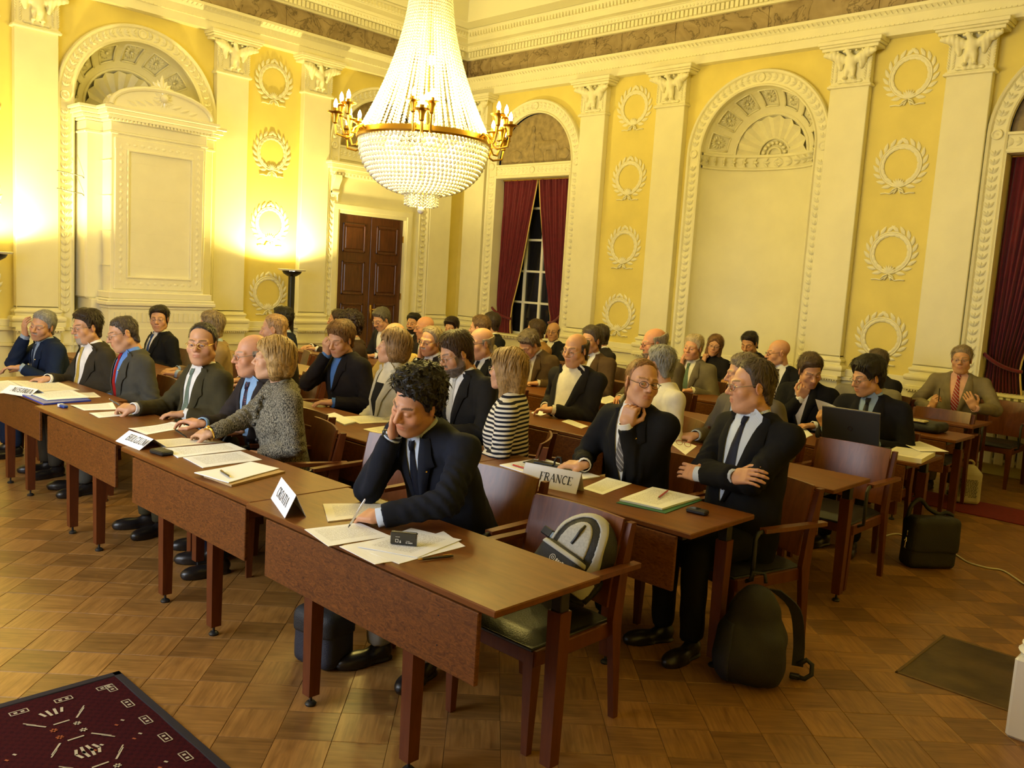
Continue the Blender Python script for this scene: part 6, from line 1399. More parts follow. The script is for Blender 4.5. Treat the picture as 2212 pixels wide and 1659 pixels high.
# ================================================================== THINGS ON THE DESKS
def paper_mat(name, col, lines=True, ink=.45):
    if name in MATS: return MATS[name]
    m = bpy.data.materials.new(name); m.use_nodes = True; nt = m.node_tree; b = nt.nodes['Principled BSDF']; b.inputs['Roughness'].default_value = .75; b.inputs['Specular IOR Level'].default_value = .2
    if lines:
        a = N(nt, 'ShaderNodeAttribute', attribute_name='suv'); sx = N(nt, 'ShaderNodeSeparateXYZ'); nt.links.new(a.outputs['Vector'], sx.inputs[0])
        mp = N(nt, 'ShaderNodeMapping'); mp.inputs['Scale'].default_value = (60, 34, 1); nt.links.new(a.outputs['Vector'], mp.inputs[0]); nz = N(nt, 'ShaderNodeTexNoise'); nz.inputs['Scale'].default_value = 1; nt.links.new(mp.outputs[0], nz.inputs['Vector'])
        def M(op, *v):
            n = N(nt, 'ShaderNodeMath', operation=op)
            for i, q in enumerate(v):
                if isinstance(q, (int, float)): n.inputs[i].default_value = q
                else: nt.links.new(q, n.inputs[i])
            return n.outputs[0]
        row = M('LESS_THAN', M('FRACT', M('MULTIPLY', sx.outputs['Y'], 34.0)), .42); ins = M('MULTIPLY', M('MULTIPLY', M('GREATER_THAN', sx.outputs['X'], .12), M('LESS_THAN', sx.outputs['X'], .88)), M('MULTIPLY', M('GREATER_THAN', sx.outputs['Y'], .1), M('LESS_THAN', sx.outputs['Y'], .8)))
        w = M('GREATER_THAN', nz.outputs['Fac'], .46); f = M('MULTIPLY', M('MULTIPLY', row, ins), w)
        mx = N(nt, 'ShaderNodeMix', data_type='RGBA'); mx.inputs[6].default_value = (*col, 1); mx.inputs[7].default_value = (ink, ink, ink, 1); nt.links.new(f, mx.inputs[0]); nt.links.new(mx.outputs[2], b.inputs['Base Color'])
    else: b.inputs['Base Color'].default_value = (*col, 1)
    MATS[name] = m; return m
MP_w = paper_mat('paper_printed', (.86, .88, .93)); MP_c = paper_mat('paper_cream', (.84, .80, .68)); MP_p = paper_mat('paper_plain', (.87, .89, .94), False); MP_y = paper_mat('paper_kraft', (.45, .30, .14), False)
def sheet(label, quad, lift=.0006, th=.0015, m=None, name='paper_sheet', curl=0.0, cat='paper', z=TH, parent=None):
    """a sheet lying on the desk: four corners seen in the picture, set on the desk plane"""
    C = [atz(q, z) for q in quad]; c = sum(C)/4; n = 8; V = []; uv = []
    for j in range(n+1):
        for i in range(n+1):
            u, v = i/n, j/n; p = (C[0]*(1-u)+C[1]*u)*(1-v)+(C[3]*(1-u)+C[2]*u)*v; hgt = lift+th+curl*(abs(u-.5)*2)**3*(1-v)+.0006*math.sin(u*7+v*5)
            V.append((p[0]-c[0], p[1]-c[1], hgt)); uv.append((u, v, 0))
    F = [(j*(n+1)+i, j*(n+1)+i+1, (j+1)*(n+1)+i+1, (j+1)*(n+1)+i) for j in range(n) for i in range(n)]; k = len(V)
    ed = [i for i in range(n+1)]+[(i+1)*(n+1)-1 for i in range(1, n+1)]+[n*(n+1)+i for i in range(n-1, -1, -1)]+[j*(n+1) for j in range(n-1, 0, -1)]
    V += [(V[i][0], V[i][1], max(lift, V[i][2]-th)) for i in ed]; uv += [(0, 0, 0)]*len(ed); L = len(ed)
    F += [(ed[i], ed[(i+1) % L], k+(i+1) % L, k+i) for i in range(L)]
    me = bpy.data.meshes.new(name); me.from_pydata(V, [], F); me.materials.append(m or MP_w); a = me.attributes.new('suv', 'FLOAT_VECTOR', 'POINT'); a.data.foreach_set('vector', np.array(uv, np.float32).ravel())
    o = link(name, me, parent, (c[0], c[1], z) if parent is None else None); 
    if parent is None: setp(o, label, cat)
    return o
sheet('loose printed page before the bearded man with yellow tie', [(20, 822.6), (121, 823.8), (172, 842.8), (76, 846.6)], m=MP_c)
sheet('page at the far left end of the front row, under the AUSTRIA card', [(-40, 826), (18, 822), (70, 846), (0, 850)], .0003)
fo = sheet('blue document folder with papers beside the AUSTRIA card', [(48, 855.5), (160, 850), (197, 867), (94, 875)], .0004, .010, mat('folder_blue', (.02, .05, .42), .35), 'document_folder', cat='folder')
sheet('', [(60, 853.5), (155, 847), (194, 863), (102, 869)], .0125, .004, MP_w, 'paper_stack', parent=None).name = 'paper_stack'
bpy.data.objects['paper_stack']['label'] = 'papers lying in the blue folder'; bpy.data.objects['paper_stack']['category'] = 'paper'
sheet('small page right of the blue folder before the man with red tie', [(160, 849.5), (203, 848), (218, 858), (180, 861)], m=MP_c)
sheet('narrow page under the hand of the man in olive suit', [(152, 876.5), (243, 870.7), (252, 884.6), (182, 887)], curl=.004)
sheet('single page nearest the desk front, before the man in olive suit', [(192.4, 893.5), (298.8, 884.6), (320.3, 893.5), (214, 903)], curl=.003)
sheet('open booklet page beyond the BELGIUM card', [(277, 927.6), (372, 913.7), (415, 922.6), (316.5, 939.5)], curl=.006)
sheet('yellowish folded page touching the BELGIUM card', [(329, 951.7), (392, 946.6), (481, 955.5), (352, 968)], m=MP_c)
sheet('printed document behind the black wallet', [(352, 970.7), (496, 958), (531.7, 972), (385, 989.7)], .0004, .004)
sheet('printed document between the black wallet and the envelope', [(395.6, 989.3), (519, 975.7), (566.5, 994), (438.4, 1011.5)], .0004, .003)
sheet('brown envelope under papers left of the CROATIA card', [(440, 1031), (545, 1007), (616, 1022), (500, 1052)], .0004, .010, MP_y, 'envelope', cat='envelope')
sheet('papers with a black pen lying on them, left of the CROATIA card', [(419.4, 1028.9), (541.2, 1005), (603, 1018), (493.7, 1049)], .012, .004, MP_p, curl=.003)
sheet('folded booklet beyond the writing hand', [(697.5, 1090.8), (845, 1089.4), (860, 1112), (708.4, 1128.6)], .0004, .005, MP_c, 'booklet', cat='booklet')
sheet('printed page under the pen tip of the writing man', [(657.7, 1144.5), (775, 1130), (845, 1159), (709.4, 1181)], .0004, .002)
sheet('blank page overhanging the desk edge in front of the standing phone', [(733, 1181.5), (828, 1163), (852, 1213), (810, 1220)], .0004, .002, MP_p)
sheet('lowest page of the pile under the standing phone', [(800, 1196), (958, 1149), (1005, 1181), (862, 1219)], .0006, .002, MP_p)
sheet('printed top page of the pile under the standing phone', [(773, 1184), (888, 1143.5), (996.8, 1168.4), (902, 1207)], .0035, .002)
sheet('papers lying behind the FRANCE card', [(1079, 1006), (1170, 991), (1296, 1031), (1205, 1046)], .0004, .006, MP_w)
sheet('printed page to the right of the FRANCE card', [(1257, 1056), (1311, 1032), (1365, 1045), (1302, 1069)])
gf = sheet('green folder holding papers on the second-row desk', [(1331, 1087), (1411, 1058), (1517, 1081), (1437, 1110)], .0004, .003, mat('folder_green', (.01, .12, .06), .5), 'document_folder', cat='folder')
sheet('pile of papers on the green folder under a red pen', [(1338, 1084), (1409, 1057), (1512, 1079), (1430, 1104)], .004, .009, MP_w, 'paper_pile')
sheet('cream pages on the second-row desk before the woman in pale grey', [(740, 901), (822, 897.5), (866, 912), (777, 916)], .0004, .003, MP_c)
sheet('second cream page on the desk just behind the writing man', [(784, 927.6), (853, 917), (900, 930), (830, 942)], .0004, .002, MP_c)
sheet('white folder edge on the desk behind the tweed woman\'s chair', [(700, 899), (722, 894), (768, 914), (744, 920)], .0004, .010, MP_p, 'folder', cat='folder')
sheet('small page on the third-row desk left of the ginger-haired man', [(1213, 911), (1228, 906), (1271, 921), (1256, 926)], m=MP_c)
sheet('page on the third-row desk behind the folded hands', [(1147, 892), (1163, 887), (1184, 893), (1168, 899)], m=MP_p)
sheet('stack of pages on the third-row desk before the man in white shirt', [(1297, 862), (1318, 856), (1336, 866), (1300, 878)], .0004, .008, MP_c)
sheet('page under the red-framed reading glasses', [(1446, 957), (1475, 951), (1505, 964), (1481, 983)], m=MP_c)
sheet('page on the fourth-row desk left of the laptop', [(1724, 930), (1738, 925), (1756, 940), (1742, 946)], m=MP_p)
sheet('thick pile of journals at the right end of the laptop desk', [(1905, 988), (1935, 974), (2020, 985), (1990, 1002)], .0004, .030, MP_c, 'journal_pile', cat='papers')
sheet('open magazine on top of the pile of journals', [(1922, 960), (1985, 968), (2048, 987), (1985, 986)], .034, .003, MP_c, 'magazine', curl=.012, cat='magazine')
sheet('page on the back-row desk of the man in pink shirt', [(2003, 897), (2040, 893), (2060, 901), (2025, 905)], m=MP_c)
# a page held up by the laptop user
P0, P1, P2, P3 = aty((1761, 862), 5.80), aty((1812, 882), 5.80), aty((1800, 928), 5.86), aty((1776, 912), 5.88); g = MB(); rows = []
for j in range(7):
    v = j/6; rows.append([tuple((P0*(1-u)+P1*u)*(1-v)+(P3*(1-u)+P2*u)*v+np.array([.0, .03*math.sin(u*3.1)*(1-v), 0])) for u in [i/6 for i in range(7)]])
g.rings(rows, False); g.obj('held_page', MP_p, None, True, label='white page held up by the man behind the laptop', cat='paper')

# ---- serif lettering for the name cards (strokes as thin slabs)
def _arc(cx, cy, rx, ry, a0, a1, n=10): return [(cx+rx*math.cos(R(a0+(a1-a0)*i/n)), cy+ry*math.sin(R(a0+(a1-a0)*i/n))) for i in range(n+1)]
TK, TN = .085, .030
LET = {   # width, strokes (polyline, half width), serifs (x, y)
 'F': (.60, [([(.14, 0), (.14, 1)], TK), ([(.14, .97), (.56, .97)], TN), ([(.14, .52), (.42, .52)], TN), ([(.56, 1), (.56, .78)], TN)], [(.14, 0), (.08, 1)]),
 'E': (.64, [([(.14, 0), (.14, 1)], TK), ([(.14, .97), (.58, .97)], TN), ([(.14, .52), (.42, .52)], TN), ([(.14, .03), (.60, .03)], TN), ([(.57, 1), (.57, .8)], TN), ([(.60, .2), (.60, 0)], TN)], [(.08, 0), (.08, 1)]),
 'R': (.72, [([(.14, 0), (.14, 1)], TK), ([(.14, .97)]+_arc(.34, .735, .22, .235, 90, -90)+[(.14, .5)], .05), ([(.34, .5), (.66, .0)], TK*.9)], [(.14, 0), (.08, 1), (.68, 0)]),
 'A': (.76, [([(.06, 0), (.38, 1)], TN), ([(.38, 1), (.68, 0)], TK), ([(.18, .36), (.56, .36)], TN)], [(.07, 0), (.67, 0)]),
 'N': (.78, [([(.12, 0), (.12, 1)], TN), ([(.10, 1), (.66, 0)], TK), ([(.66, 0), (.66, 1)], TN)], [(.12, 0), (.06, 1), (.66, 1)]),
 'C': (.70, [(_arc(.38, .5, .30, .49, 55, 305, 16), .06), ([(.60, .98), (.60, .74)], TN)], []),
 'B': (.68, [([(.14, 0), (.14, 1)], TK), ([(.14, .97)]+_arc(.34, .75, .19, .22, 90, -90)+[(.14, .53)], .05), ([(.14, .53)]+_arc(.36, .27, .23, .255, 90, -90)+[(.14, .02)], .055)], [(.08, 0), (.08, 1)]),
 'L': (.62, [([(.14, 0), (.14, 1)], TK), ([(.14, .03), (.56, .03)], TN), ([(.56, .22), (.56, 0)], TN)], [(.08, 0), (.14, 1)]),
 'G': (.76, [(_arc(.38, .5, .30, .49, 55, 320, 16), .06), ([(.60, .98), (.60, .74)], TN), ([(.60, .0), (.60, .42)], .06)], [(.60, .42)]),
 'I': (.34, [([(.17, 0), (.17, 1)], TK)], [(.17, 0), (.17, 1)]),
 'U': (.74, [([(.14, 1), (.14, .3)]+_arc(.37, .28, .23, .26, 180, 360)+[(.60, 1)], .05)], [(.14, 1), (.60, 1)]),
 'M': (.92, [([(.12, 0), (.12, 1)], TN), ([(.12, 1), (.44, .05)], TK), ([(.44, .05), (.78, 1)], TN), ([(.78, 1), (.78, 0)], TK)], [(.12, 0), (.78, 0), (.08, 1), (.8, 1)]),
 'O': (.76, [(_arc(.38, .5, .30, .48, 0, 360, 22), .06)], []),
 'T': (.66, [([(.33, 0), (.33, 1)], TK), ([(.05, .97), (.61, .97)], TN), ([(.06, 1), (.06, .78)], TN), ([(.60, 1), (.60, .78)], TN)], [(.33, 0)]),
 'S': (.58, [(_arc(.29, .74, .19, .23, 20, 270, 12)+_arc(.29, .26, .20, .25, 90, -160, 12), .06)], []),
}
def lettering(mb, text, org, ex, ey, nrm, size, lift=.0008, gap=.06):
    """writes on a plane: org centre of the text, ex along, ey up"""
    org, ex, ey, nrm = [np.asarray(v, float) for v in (org, ex, ey, nrm)]
    tot = sum(LET[c][0]+gap for c in text)-gap; x = -tot/2; o0 = org+nrm*lift
    def quad(pts): mb.add([o0+ex*(p[0]*size)+ey*((p[1]-.5)*size) for p in pts], [(0, 1, 2, 3)])
    for c in text:
        w, strokes, ser = LET[c]
        for pl, hw in strokes:
            for (a, b), (c2, d) in zip(pl[:-1], pl[1:]):
                L = math.hypot(c2-a, d-b)+1e-9; nx, ny = -(d-b)/L*hw, (c2-a)/L*hw; e = .012; ux, uy = (c2-a)/L*e, (d-b)/L*e
                quad([(x+a-nx-ux, b-ny-uy), (x+c2-nx+ux, d-ny+uy), (x+c2+nx+ux, d+ny+uy), (x+a+nx-ux, b+ny-uy)])
        for sx_, sy in ser: yy = sy if sy == 0 else sy-.05; quad([(x+sx_-.12, yy), (x+sx_+.12, yy), (x+sx_+.12, yy+.05), (x+sx_-.12, yy+.05)])
        x += w+gap
M_card = mat('card_white', (.86, .88, .94), .6); M_ink = mat('ink_black', (.015, .015, .018), .6)
def tent_card(text, label, A, B, depth, hgt, size, pos=(.5, .55), back=True, curl=0.0):
    """folded name card: A-B the front foot line on the desk (left to right as read)"""
    A, B = np.array(A), np.array(B); c = (A+B)/2; ex = unit(B-A); b = np.array([-ex[1], ex[0], 0]); L = np.linalg.norm(B-A); up = np.array([0, 0, 1.0])
    root = empty('name_card', (c[0], c[1], TH), label=label, cat='name card'); n = 10
    def pt(u, t):             # t 0..1 up the front, 1..2 down the back
        s = u*L-L/2; k = curl*math.sin(u*3.14159)
        if t <= 1: return ex*s+b*(depth/2*t+k*t*(1-t))+up*(.0005+hgt*t-curl*.3*abs(u-.5)*t)
        t -= 1; return ex*s+b*(depth/2+depth/2*t)+up*(.0005+hgt*(1-t)-curl*.3*abs(u-.5)*(1-t))
    g = MB(); g.rings([[tuple(pt(i/n, j/4)) for i in range(n+1)] for j in range(9)], False); o = g.obj('card', M_card, root)
    sd = o.modifiers.new('thick', 'SOLIDIFY'); sd.thickness = .0008
    ey = unit(pt(.5, 1)-pt(.5, 0)); nr = np.cross(ex, ey); nr = nr if nr@b < 0 else -nr; t = MB(); lettering(t, text, pt(pos[0], pos[1]), ex, ey, nr, size, .0012+curl*.3); t.obj('lettering', M_ink, root)
tent_card('FRANCE', 'white tent name card reading FRANCE on the second-row desk', atz((1123, 1043), TH), atz((1244.5, 1067.8), TH), .085, .098, .040, (.60, .52))
tent_card('CROATIA', 'white tent name card reading CROATIA on the front desk', atz((584.8, 1076.6), TH), atz((615, 1120), TH), .085, .092, .040, (.5, .5))
tent_card('BELGIUM', 'sagging white name card reading BELGIUM on the front row', atz((249, 953), TH), atz((301, 973), TH), .15, .055, .042, (.62, .50), curl=.02)
tent_card('AUSTRIA', 'sagging white name card reading AUSTRIA at the left end', atz((0, 848), TH), atz((61, 858), TH), .15, .05, .042, (.6, .5), curl=.02)

# ---- pens, phones, wallets, glasses
def pen(label, a, b, body, tip=None, r=.0045, parent=None):
    a, b = np.array(a, float), np.array(b, float); root = empty('pen', tuple((a+b)/2), label=label, cat='pen'); c = (a+b)/2; P_ = lambda t: tuple(a+(b-a)*t-c)
    g = MB(); g.tube([P_(.12), P_(.16), P_(.5), P_(.9), P_(1.0)], [r*.8, r, r, r, r*.7], 10); g.obj('barrel', body, root, True, 40)
    g = MB(); g.tube([P_(0), P_(.06), P_(.125)], [.0008, r*.55, r*.85], 10); g.obj('tip', tip or M_chrome, root, True)
    g = MB(); u = np.array([0, 0, r*1.3]); g.tube([tuple(np.array(P_(.97))+u*.6), tuple(np.array(P_(.95))+u), tuple(np.array(P_(.70))+u)], .0011, 5); g.obj('clip', tip or M_chrome, root)
M_pblk = mat('pen_black', (.012, .012, .014), .2, coat=.5)
pen('black pen on the papers beside the envelope', atz((499.4, 1031), TH+.022), atz((476.3, 1016.5), TH+.022), M_pblk, M_brass)
pen('black ballpoint with gold end beside the pile under the standing phone', atz((902.3, 1209), TH+.008), atz((979, 1200.5), TH+.006), M_pblk, M_brass)
pen('silver pen in the writing man\'s hand', atz((752, 1140), TH+.004), aty((789, 1078), atz((752, 1140), TH)[1]+.02), M_chrome, M_dark)
pen('red ballpoint on the papers in the green folder', atz((1420, 1077), TH+.019), atz((1443, 1059), TH+.022), mat('pen_red', (.45, .02, .02), .3, coat=.4))
pen('red pen behind the FRANCE card', atz((1104, 1003), TH+.012), atz((1136, 1012), TH+.012), MATS['pen_red'])
pen('black pen in the hand of the woman in tweed', aty((374, 925), 2.02), aty((404, 945), 2.12), M_pblk, M_brass)
pen('dark pen held by the man in olive suit', aty((235, 861), 2.12), aty((258, 875), 2.16), M_pblk)
pen('dark pen held up by the man in pink shirt', aty((2027, 872), 8.66), aty((2030, 838), 8.62), M_pblk)
def phone_upright():
    a, b = atz((842.3, 1175.4), TH+.006), atz((899.3, 1181.3), TH+.006); c = (a+b)/2; ex = unit(b-a); n = np.array([-ex[1], ex[0], 0]); T = Matrix(((ex[0], n[0], 0, 0), (ex[1], n[1], 0, 0), (0, 0, 1, 0), (0, 0, 0, 1)))
    root = empty('mobile_phone', tuple(c), label='black mobile phone standing on its long side on the papers', cat='phone'); L = np.linalg.norm(b-a)
    g = MB(); g.bbox(-L/2, L/2, 0, .017, 0, .048, .003, T); g.obj('shell', mat('phone_black', (.010, .010, .012), .18, coat=.6), root)
    g = MB(); g.bbox(-L/2+.003, L/2-.002, .003, .0145, .0475, .0495, .001, T); g.bbox(L/2-.001, L/2+.0012, .003, .0145, .004, .045, .0005, T); g.obj('silver_side', M_chrome, root)
    t = MB(); w = lambda x0, x1, z0, z1: t.box(x0, x1, -.0006, .0001, z0, z1, T)
    # printed name, upside down as the phone stands on its head
    gl = {'N': [(0, 0, .2, 1), (.6, 0, .8, 1), (.2, .35, .6, .65)], 'O': [(0, 0, .2, 1), (.6, 0, .8, 1), (.2, 0, .6, .2), (.2, .8, .6, 1)], 'K': [(0, 0, .2, 1), (.2, .4, .5, .6), (.5, .6, .8, 1), (.5, 0, .8, .4)], 'I': [(.3, 0, .5, 1)], 'A': [(0, 0, .2, 1), (.6, 0, .8, 1), (.2, .8, .6, 1), (.2, .4, .6, .55)]}
    x = .034
    for ch in 'NOKIA':
        for x0, z0, x1, z1 in gl[ch]: w(x-x1*.0048, x-x0*.0048, .0135-z1*.0048, .0135-z0*.0048)
        x -= .0052
    w(.010, .024, .0165, .0175)
    for q in ((-.030, -.0285, .010, .022), (-.020, -.0185, .010, .022), (-.030, -.0185, .010, .0115), (-.030, -.0185, .0205, .022), (-.014, -.009, .009, .014), (-.013, -.010, .0155, .018), (-.030, -.014, .030, .031)): w(*q)
    t.obj('printed_marks', mat('print_white', (.8, .8, .8), .5), root)
phone_upright()
def slab(name, label, cat, p, sz, rz, col, z=TH, extra=None, rough=.4):
    c = atz(p, z); root = empty(name, (c[0], c[1], z), R(rz), label=label, cat=cat); g = MB(); g.bbox(-sz[0]/2, sz[0]/2, -sz[1]/2, sz[1]/2, 0.0003, sz[2], min(sz)*.28); g.obj('body', mat(name+'_%d%d' % p, col, rough), root)
    if extra: extra(root)
    return root
def zipx(root): g = MB(); g.bbox(-.056, .056, -.034, -.031, .009, .012, .001); g.bbox(.05, .062, -.02, .02, .016, .021, .002); g.obj('seam', M_leather, root)
slab('wallet', 'black leather wallet in front of the BELGIUM card', 'wallet', (349, 981), (.115, .07, .024), 8, (.012, .012, .012), extra=zipx)
def two(root): g = MB(); g.bbox(-.046, -.016, -.0165, .0165, .0003, .0195, .002); g.obj('white_end', M_white, root)
slab('eraser', 'small blue and white eraser box on the front row', 'eraser', (136, 880), (.09, .032, .019), 4, (.02, .06, .30), extra=two)
def keys(root):
    g = MB(); g.bbox(-.03, .012, -.018, .018, .0215, .0225, .0004); g.obj('screen', mat('phone_screen', (.03, .035, .03), .1), root)
    k = MB()
    for i in range(3):
        for j in range(3): k.bbox(.018+i*.009, .025+i*.009, -.014+j*.010, -.007+j*.010, .0215, .0228, .0004)
    k.obj('keypad', M_dark, root)
slab('mobile_phone', 'small black mobile phone near the corner of the second-row desk', 'phone', (1506, 1109), (.098, .046, .022), 6, (.012, .012, .013), extra=keys, rough=.3)
slab('phone_case', 'black phone case on the second-row desk beside the striped woman', 'phone case', (1083, 983), (.105, .055, .024), 12, (.014, .012, .012), extra=zipx)
slab('glasses_case', 'black glasses case on the desk of the man in pink shirt', 'glasses case', (2079, 904), (.165, .065, .042), 4, (.010, .010, .011), extra=lambda r: MB().bbox(-.082, .082, -.0335, -.0325, .020, .022, .0003).obj('seam', M_leather, r))
def clip_():
    c = atz((1190, 1009), TH); r = empty('clipboard', (c[0], c[1], TH+.007), R(12), label='black clipboard with spring clip behind the FRANCE card', cat='clipboard')
    g = MB(); g.bbox(-.15, .15, -.05, .06, 0, .004, .001); g.obj('board', M_leather, r)
    g = MB(); g.bbox(.02, .06, -.01, .01, .004, .010, .001); g.tube([(.02, 0, .008), (.02, .004, .035), (.03, .01, .052), (.05, .01, .052), (.06, .004, .035), (.06, 0, .008)], .006, 8); g.bbox(-.10, .02, -.02, .0, .004, .012, .002); g.obj('spring_clip', M_dark, r, True, 40)
clip_()
def spectacles():
    c = atz((1476, 963), TH+.004); r = empty('reading_glasses', (c[0], c[1], TH+.004), R(-8), label='red-framed reading glasses lying on a page, third row', cat='glasses'); m = mat('red_frame', (.25, .02, .01), .3)
    for sd in (-1, 1):
        g = MB(); g.tube([(sd*.034+.026*math.cos(a), 0, .016+.015*math.sin(a)) for a in [2*math.pi*i/14 for i in range(14)]], .0016, 5, True); g.obj('rim', m, r)
        g = MB(); g.tube([(sd*.060, 0, .024), (sd*.062, .06, .018), (sd*.058, .13, .004)], .0016, 5); g.obj('temple', m, r)
    g = MB(); g.tube([(-.009, 0, .02), (0, 0, .023), (.009, 0, .02)], .0016, 5); g.obj('bridge', m, r)
spectacles()

# ---- laptops
def laptop(label, c, rz, w=.36, d=.25, tilt=105, lid=(.055, .055, .058), logo=True, scr=False):
    r = empty('laptop', (c[0], c[1], TH), R(rz), label=label, cat='laptop'); ml = mat('laptop_lid_%d' % int(lid[0]*1000), lid, .35, .3)
    g = MB(); g.bbox(-w/2, w/2, -d/2, d/2, .003, .026, .004); g.obj('base', mat('laptop_grey', (.09, .09, .095), .45), r)
    k = MB()
    for j in range(5):
        for i in range(13): k.box(-w/2+.02+i*.0248, -w/2+.042+i*.0248, -d/2+.11+j*.025-.06, -d/2+.131+j*.025-.06, .026, .0285) if False else k.box(-w/2+.02+i*.0248, -w/2+.042+i*.0248, -.03+j*.025, -.009+j*.025, .026, .0283)
    k.obj('keyboard', M_dark, r, kind='stuff')
    # the lid hinges at the -y edge (towards the desk front); the user sits at +y
    T = Matrix.Translation((0, -d/2+.005, .024)) @ Matrix.Rotation(R(-(tilt-90)) * -1, 4, 'X')
    l = MB(); l.bbox(-w/2, w/2, -.012, -.002, 0, d*1.0, .003, T); lo = l.obj('lid', ml, r)
    s = MB(); s.bbox(-w/2+.015, w/2-.015, -.002, -.0008, .02, d-.015, .0003, T); s.obj('screen', mat('lcd', (.02, .02, .025), .1, emit=((.6, .7, 1), .3) if scr else None), lo)
    e = MB(); e.bbox(-w/2, w/2, -.0125, -.0015, d-.006, d+.002, .001, T); e.obj('edge', mat('laptop_edge', (.30, .29, .27), .35, .5), lo)
    if logo:
        q = MB(); q.lathe([(.013, 0), (.0165, 0), (.0165, .0012), (.013, .0012), (.013, 0)], 20, T=T @ Matrix.Translation((0, -.012, d*.5)) @ Matrix.Rotation(R(90), 4, 'X'), cap=False); q.obj('round_logo', M_chrome, lo)
laptop('open dark laptop seen from behind on the fourth-row desk', (-2.26, 5.86), 4, .38, .27, 104)
laptop('open grey laptop used by the man in white shirt', (-3.22, 4.72), -58, .34, .25, 100, (.10, .10, .105), False)

# ---- black case with a pale lettered band, fifth row
def case():
    r = empty('instrument_case', (-2.33, 7.27, TH), R(-4), label='black soft case with pale lettered strip on the fifth-row desk', cat='case')
    V, F = surface_nets(lambda P: s_box(P, (0, 0, .042), (.20, .125, .04), .035)+.004*wob(P, 40, 2), (-.23, -.16, -.01), (.23, .16, .1), .012); link('body', np_mesh('body', V, F, mat('nylon_black', (.008, .008, .009), .6, bump=(250, .3))), r)
    g = MB(); g.bbox(-.19, .10, -.135, -.05, .078, .094, .006); g.obj('label_strip', mat('strip_cream', (.55, .48, .26), .6), r)
    for i in range(7): g = MB(); g.bbox(-.16+i*.035, -.14+i*.035, -.12, -.105, .094, .0946, .0002); g.obj('printed_mark', M_ink, r)
case()

